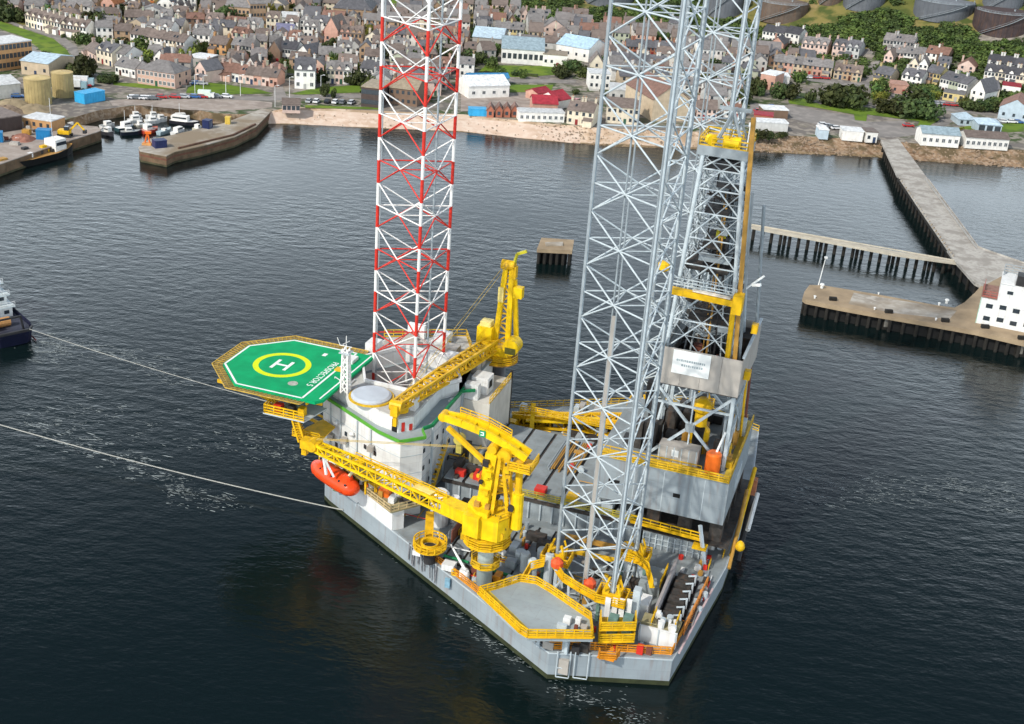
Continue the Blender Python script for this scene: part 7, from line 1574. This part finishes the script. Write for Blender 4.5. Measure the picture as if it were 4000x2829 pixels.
for i,(x,y) in enumerate(((715,770),(650,800))):
    p = at('t1',x,y,.05); T = Thing('white_lorry','white lorry parked %s' % ('right of the rear tan tank' if i == 0 else 'close beside the rear tan tank'),'lorry',tuple(p),None,.15,'parked lorries'); T.part('box_body', MB().box(-4,-1.2,1,3,1.2,3.4), WHT); T.part('cab', MB().box(3.1,-1.1,.5,5,1.1,2.8), mat('lorry_teal',(.30,.45,.50),.4,.1,1.)); 
    for xx in (-3,-1.8,3.9):
        for yy in (-1.1,1.1): put('wheel', _cw, T.e, (xx,yy,.4))
p = at('t5',1255,1140,.05); car(p, .1, 'red', 'dark red car alone on the asphalt below the shore trees', 'parked cars')
# ============================================================ lamp posts
for i,(c,x,y) in enumerate([('t2',220,868),('t2',420,872),('t2',860,960),('t2',990,880),('t2',550,862),('t1',1750,860),('t2',1270,860)]):
    p = at(c,x,y); T = Thing('street_lamp','slim white street lamp standing %s' % ('at the left end of the lawn','left of the road junction','by the pier root','right of the junction','by the middle of the lawn','behind the pale green van','near the beach lawn')[i],'street lamp',tuple(p),None,0,'street lamps on the promenade'); T.part('lamp_pole', MB().tube((0,0,0),(0,0,7.5),.11,.08,n=6), WHT); T.part('lamp_arm', MB().bar((0,0,7.4),(1.1,0,7.7),.1).box(.7,-.15,7.6,1.5,.15,7.8), WHT)
# ============================================================ trees
def leaf_mat(name, c0, c1):
    m = bpy.data.materials.new(name); m.use_nodes = True; MATS[name] = m; nt = m.node_tree; N = nt.nodes; L = nt.links; b = N['Principled BSDF']; b.inputs['Roughness'].default_value = .7; b.inputs['Specular IOR Level'].default_value = .2
    geo = N.new('ShaderNodeNewGeometry'); n = N.new('ShaderNodeTexNoise'); n.inputs['Scale'].default_value = .35; n.inputs['Detail'].default_value = 4; L.new(geo.outputs['Position'], n.inputs['Vector'])
    r = N.new('ShaderNodeMapRange'); r.inputs[1].default_value = .35; r.inputs[2].default_value = .65; L.new(n.outputs[0], r.inputs[0])
    mx = N.new('ShaderNodeMix'); mx.data_type = 'RGBA'; mx.inputs[6].default_value = (*c0,1); mx.inputs[7].default_value = (*c1,1); L.new(r.outputs[0], mx.inputs[0])
    oi = N.new('ShaderNodeObjectInfo'); hs = N.new('ShaderNodeHueSaturation'); mh = N.new('ShaderNodeMapRange'); mh.inputs[3].default_value = .45; mh.inputs[4].default_value = .53; mv = N.new('ShaderNodeMapRange'); mv.inputs[3].default_value = .7; mv.inputs[4].default_value = 1.7
    L.new(oi.outputs['Random'], mh.inputs[0]); L.new(oi.outputs['Random'], mv.inputs[0]); L.new(mh.outputs[0], hs.inputs['Hue']); L.new(mv.outputs[0], hs.inputs['Value']); L.new(mx.outputs[2], hs.inputs['Color']); L.new(hs.outputs[0], b.inputs['Base Color']); return m
LEAF = [leaf_mat('dark_foliage',(.024,.038,.013),(.055,.075,.022)), leaf_mat('mid_foliage',(.035,.060,.015),(.085,.115,.028)), leaf_mat('yellow_foliage',(.09,.12,.02),(.16,.17,.03))]
BARK = mat('bark', (.07,.055,.04), .9, .3, 2.)
def crown_mesh(name, rx, rz, n, size, m, flat=.0):
    mb = MB(); lobes = [(random.gauss(0,.42), random.gauss(0,.42), random.uniform(-.25,.45), random.uniform(.45,.72)) for _ in range(9)]
    for _ in range(n):
        lx, ly, lz, lr = random.choice(lobes); 
        while True:
            v = Vector((random.uniform(-1,1),random.uniform(-1,1),random.uniform(-1,1)))
            if .2 < v.length < 1: break
        v = v.normalized()*(lr*random.uniform(.72,1.05)); c = Vector(((lx+v.x)*rx,(ly+v.y)*rx,(lz+v.z*.85+.55)*rz)); nn = (v + Vector((random.gauss(0,.5),random.gauss(0,.5),random.gauss(.25,.5)))).normalized()
        x = nn.orthogonal().normalized(); x.rotate(Matrix.Rotation(random.random()*6.28,3,nn)); y = nn.cross(x); s = size*random.uniform(.6,1.4)
        mb.add([c+x*s, c+y*s*.8, c-x*s*.7+nn*s*.2, c-y*s*.8], [(0,1,2,3)])
    me = mb.mesh(name); me.materials.append(m); return me
CROWN = [[crown_mesh('crown', 1, 1, 620, .17, LEAF[i]) for _ in range(3)] for i in range(3)]
_tr = MB().tube((0,0,-.4),(0,0,.5),.075,.05,n=7).tube((0,0,.45),(.3,.1,.9),.04,.02,n=5).tube((0,0,.4),(-.28,.15,.85),.04,.02,n=5).tube((0,0,.42),(.05,-.3,.8),.035,.02,n=5).mesh('trunk'); _tr.materials.append(BARK)
def tree(p, r, h, kind, label, group, name='broadleaf_tree'):
    r *= .66; h *= .72
    T = Thing(name, label, 'tree', (p.x,p.y,p.z-.1), None, random.random()*6.28, group)
    o = put('crown', random.choice(CROWN[kind]), T.e, (0,0,h*.06)); o.scale = (r,r,h*.66); o = put('trunk', _tr, T.e, (0,0,0)); o.scale = (h,h,h*.72)
    FOOT.append([(p.x-r*.6,p.y-r*.6),(p.x+r*.6,p.y-r*.6),(p.x+r*.6,p.y+r*.6),(p.x-r*.6,p.y+r*.6)])
def trees(c, lst, where, group):
    n = len(lst)
    for i,(x,y,r,h,k) in enumerate(lst): tree(at(c,x,y), r, h, k, '%s %s %s%s' % (('tall','low')[h<6], ('dark green tree','mid green tree','yellow green bushy tree')[k], where, ordn(i,n)), group)
trees('t5', [(100,880,5,9,0),(200,885,5.5,9,0),(380,925,3.6,7.5,0),(560,950,9.5,13,0),(690,955,9,12.5,0),(785,960,7,11,0)], 'on the shore lawn left of the street', 'trees on the right shore lawn')
trees('t5', [(960,890,4.2,8,1),(1010,860,5.5,10,1),(980,905,4,6,2)], 'at the street mouth', 'trees at the street mouth')
trees('t5', [(1040,1010,6,7.5,0),(1130,1030,7,8.5,0),(1230,1045,8,9.5,0),(1330,1055,8.5,11,0),(1420,1045,6,9,0),(1320,960,7,11,0),(1400,930,5.5,9,0),(1200,985,6,8,0)], 'in the big clump on the shore lawn', 'trees of the big shore clump')
trees('t5', [(1505,890,3.2,5,2),(1740,960,3.5,5,1),(1800,985,4.5,5.6,0),(1880,1000,4,5,0),(1950,1000,5,6.4,0),(2030,1000,4.5,6,0),(1840,1215,2.6,3.6,2),(1720,1185,2.2,2.6,2)], 'along the right hand street', 'trees along the right hand street')
trees('t4', [(1475,850,5,10,0),(1530,860,3,7,0),(1140,640,6,8,0),(1230,860,5,7,0),(1120,860,4,6,0),(640,390,6,7,0)], 'beside the derrick', 'trees near the derrick')
trees('t4', [(1500,1240,3,4,0),(1560,1245,3.5,4.4,0),(1620,1245,3,4,0),(1740,1230,2.6,3,0)], 'on the rocky bank by the derrick', 'bushes on the rocky bank')
trees('t1', [(405,590,5,8,0),(460,610,4.5,6,0),(520,615,4,5,0),(615,600,3.6,6,0),(700,690,5,7,0),(770,690,6,12,0),(740,680,4,8,0),(640,650,4,5,1)], 'between the curving lawn and the tan tanks', 'trees by the curving lawn')
trees('t1', [(730,385,4.5,6,0),(800,400,5,6,0),(850,410,4.5,6,0),(930,415,4,5,1),(1030,440,5,6,0),(1095,440,5,6,0),(1270,480,6,9.5,1),(1345,530,4.6,5.5,2),(880,300,5,12,0),(830,270,5,12,0),(900,190,5,9,0),(680,180,4,7,0),(1050,270,4,6,0),(1425,270,3.4,7,0),(1700,380,4,5,0)], 'among the left hand houses', 'trees among the left hand houses')
trees('t1', [(20,130,6,12,0),(60,190,6,9,0),(110,180,6,9,0),(190,200,5,6,0),(1110,140,6,8,0),(2010,230,6,12,0),(2100,250,6,8,0),(2180,250,6,8,0),(1560,320,4,5,0),(930,740,3.2,4.5,0),(970,750,3,4,0),(1030,735,2.4,4,0),(1630,720,2.6,4,0)], 'in the left part of the town', 'trees in the left part of the town')
trees('t2', [(1310,870,2.4,6.5,0),(1385,880,1.6,5,0),(1370,480,4,9,0),(550,520,5,5,0),(770,420,5,6,0),(1285,740,4.4,7,0),(1580,755,5,8,0),(1545,760,3.6,5,0),(1600,660,3,6,2),(1300,370,5,6,1),(2110,60,5,8,0),(950,640,3,4,0),(1720,735,3,4,0)], 'in the middle of the town', 'trees in the middle of the town')
trees('t3', [(490,590,5.5,8,0),(560,570,5.5,8,0),(610,580,5,7,0),(520,630,5,6,0),(460,660,4,5,0),(800,660,3.6,3.4,1),(1450,640,6,7,0),(1520,660,5.5,6,0),(1400,690,4,3.6,0),(1560,690,5,5,1),(740,610,4,6,1),(700,680,3,3,0),(950,680,3,3,0),(300,560,5,9,0),(330,470,5,9,0),(1490,850,2,3,0),(1830,710,3,3,0)], 'around the school grounds', 'trees around the school')
# ============================================================ fill houses: the rest of the town, row behind row
def clear(x, y, m=0):
    for f in FOOT:
        if abs(f[0][0]-x) < 60 and inpoly((x,y), f): return False
    for f in RES:
        if inpoly((x,y), f): return False
    return True
cand = []
FIELD = [(p.x,p.y) for p in (at('t2',1425,20),at('t2',2200,-10),at('t2',2200,80),at('t2',1430,60))]
Y = 462.; rowi = 0
while Y < 860:
    X = -.46*Y - 20; ri = []; dy_ = random.uniform(-.1,.1)
    while X < min(240, .42*Y):
        w_ = random.choice((5.2,6,6.5,7.2,8.2,10.5))*random.uniform(.9,1.1); xc = X + w_/2; yy = Y + random.uniform(-1.5,1.5) + dy_*(xc)*.15
        hillz = yy - interp(xc, HILL)
        ok = hillz < -14 and (xc > -86 or yy > 470 + (-86-xc)*.05) and yy > ysh(xc) + 24
        if ok and xc < -150 and yy < 520: ok = False
        c_ = at('v', 1350, 200)
        for ox, oy in ((-w_/2,-1),(w_/2,-1),(-w_/2,8),(w_/2,8),(0,4)):
            if not ok: break
            ok = clear(xc+ox, yy+oy)
        if ok: ri.append((xc, yy, w_))
        X += w_ + (random.choice([.12,.5,.8,2.5,5]) if ok else -w_+3)
    cand.append(ri); Y += 11.5 if rowi % 2 else 14; rowi += 1
WCH = ['white','white','white','cream','cream','grey','grey','pale pink','light grey','buff','sandstone','brown','white','pale green','pink']
RCH = ['slate','grey','brown','brown','brown','grey','mauve grey','grey','red brown']
HN = sum(1 for o in COL.objects if o.parent is None and o.get('category') == 'house')
indiv = 0; far = {}
def on_screen(x, y, z): u, v = proj(x, y, z); return -60 < u < 4060 and v > -90
for ri_, ri in enumerate(cand):
    vis = [c for c in ri if on_screen(c[0], c[1], 12)]
    for i, (x, y, w_) in enumerate(vis):
        wl, rc = random.choice(WCH), random.choice(RCH); hd = random.gauss(0,.10); h = random.choice([3.2,4.6,4.8,5.2,5.4]); st2 = 1 if h < 4 else 2; rf = random.choice(['gable','gable','gable','gable','gfront','hip'])
        if HN + indiv < 292 and i < len(ORD):
            building('house', '%s %s with %s %s roof, %s from left in the %s back row' % (wl, {1:'cottage',2:'house'}[st2], rc, {'gable':'gabled','hip':'hipped','gfront':'steep'}[rf], ORD[i], ORD[ri_]), 'house', (x,y,ground(x,y)-.15), hd, w_-.4, random.uniform(6.6,7.8), h, roof=rf, rh=random.uniform(1.6,2.4), wall=wl, rcol=rc, wins=random.choice([2,2,3]), storeys=st2, chim=random.choice([1,1,2]), dorm=random.choice([0,0,0,1,2]) if rf == 'gable' else 0, group='houses of the town')
            indiv += 1
        else:
            d_ = 8; a, b = shell(w_-.4, d_, h, random.uniform(2.2,3.4), rf if rf != 'hip' else 'gable'); c, s = math.cos(hd), math.sin(hd); z = ground(x,y)-.15
            b.box(-w_/2+.4,d_/2-.5,h+1.2,-w_/2+1.2,d_/2+.5,h+4.4)
            wn_ = MB()
            for k in range(3):
                for q in range(st2): xx = -w_/2+w_*(k+.5)/3; wn_.box(xx-.5,-.06,1+q*2.6,xx+.5,.05,2.2+q*2.6)
            for key, mb in ((('w',wl),a),(('r',rc),b),(('g','g'),wn_)):
                far.setdefault(key, MB()).add([(x+c*p[0]-s*p[1], y+s*p[0]+c*p[1], z+p[2]) for p in mb.v], mb.f)
if far:
    me = bpy.data.meshes.new('far_houses'); V, F, MI = [], [], []
    for k, (key, mb) in enumerate(far.items()):
        m = WIN if key[0] == 'g' else mat('far_%s_%s' % ('wall' if key[0] == 'w' else 'roof', key[1].replace(' ','_')), (COLS if key[0] == 'w' else RCOL)[key[1]], .8, .2, .6)
        me.materials.append(m); o_ = len(V); V += mb.v; F += [tuple(i+o_ for i in f) for f in mb.f]; MI += [k]*len(mb.f)
    me.from_pydata(V, [], F); me.polygons.foreach_set('material_index', MI); me.update()
    tag(link('far_houses', me), label='far rows of small grey roofed houses filling the top of the town', kind='stuff')
# garden trees and hedges between the rows
gt = 0; gts = []
for _ in range(2600):
    if gt > 190: break
    y = random.uniform(470,760); x = random.uniform(-.44*y,min(235,.42*y))
    if y - interp(x,HILL) > -6 or y < ysh(x)+34 or not on_screen(x,y,8) or not clear(x,y): continue
    gts.append((x,y,random.uniform(1.6,4.2),random.choice([0,0,1,1,1,2]))); FOOT.append([(x-1,y-1),(x+1,y-1),(x+1,y+1),(x-1,y+1)]); gt += 1
bands = {}
for g_ in gts: bands.setdefault(int((g_[1]-465)//26), []).append(g_)
for bi, (key, gl_) in enumerate(sorted(bands.items())):
    for i, (x, y, r, k) in enumerate(sorted(gl_)):
        kn = ('dark green','mid green','yellow green')[k]; tree(Vector((x,y,ground(x,y))), r, r*random.uniform(1.7,2.6), k, '%s garden tree, %s from left in the %s band of gardens' % (kn, ORD[min(i,44)], ORD[bi]), 'garden trees among the houses')
# hillside wood: one mass of crowns
wv, wf = [], []; base = []
for k in range(4):
    b_ = MB(); me0 = crown_mesh('tmp', 1, 1, 125, .25, LEAF[0]); base.append(([v.co.copy() for v in me0.vertices], [tuple(p.vertices) for p in me0.polygons])); bpy.data.meshes.remove(me0)
TANCLR = [[(p.x,p.y) for p in (at('t5',*q) for q in poly)] for poly in ([(-200,260),(300,250),(640,240),(640,160),(760,90),(700,30),(380,60),(200,10),(-200,0)],[(930,85),(1080,90),(1260,165),(1350,200),(1340,60),(1080,40)],[(1700,215),(1900,330),(2080,385),(2400,360),(2400,300),(1900,240)],[(2050,60),(2300,60),(2300,130),(1950,110)])]
cnt = 0; VV, FF, MM = [], [], []
for _ in range(40000):
    if cnt > 4300: break
    y = random.uniform(470,900); x = random.uniform(-60,.47*y+30)
    s_ = y - interp(x,HILL)
    if s_ < -9 or s_ > 260 or not on_screen(x,y,ground(x,y)+6): continue
    if any(inpoly((x,y),p) for p in TANCLR) or any(abs(c.x-x)<r+2 and abs(c.y-y)<r+3 for c,r in TANKS) or not clear(x,y): continue
    if x < 40 and random.random() < .2: continue
    r = random.uniform(1.3,3.2); h = r*random.uniform(1.0,1.5); vs, fs = random.choice(base); z = ground(x,y)-.5; a = random.random()*6.28; c, s = math.cos(a), math.sin(a); o_ = len(VV)
    VV += [(x+r*(v.x*c-v.y*s), y+r*(v.x*s+v.y*c), z+v.z*h*.6) for v in vs]; FF += [tuple(i+o_ for i in f) for f in fs]; MM += [random.choice([0,0,1,1])]*len(fs); cnt += 1
me = bpy.data.meshes.new('hillside_wood'); me.materials.append(LEAF[0]); me.materials.append(LEAF[1]); me.from_pydata(VV,[],FF); me.polygons.foreach_set('material_index',MM); me.update()
tag(link('hillside_wood', me), label='dense dark green wood covering the hillside below the oil tanks', kind='stuff')
# garden ground cover: hedges between plots
hm_ = MB()
for _ in range(420):
    y = random.uniform(465,770); x = random.uniform(-.44*y,.42*y)
    if y - interp(x,HILL) > -6 or y < ysh(x)+30 or not clear(x,y): continue
    a = random.choice([0,1.57])+random.gauss(0,.12); l = random.uniform(3,9); d = Vector((math.cos(a),math.sin(a),0))*l/2; p = Vector((x,y,ground(x,y)+.5)); hm_.bar(p-d,p+d,random.uniform(.6,1.2),random.uniform(1.0,1.8))
tag(link('garden_hedges', hm_.mesh('garden_hedges'), LEAF[0]), label='dark clipped hedges between the town gardens', kind='stuff')
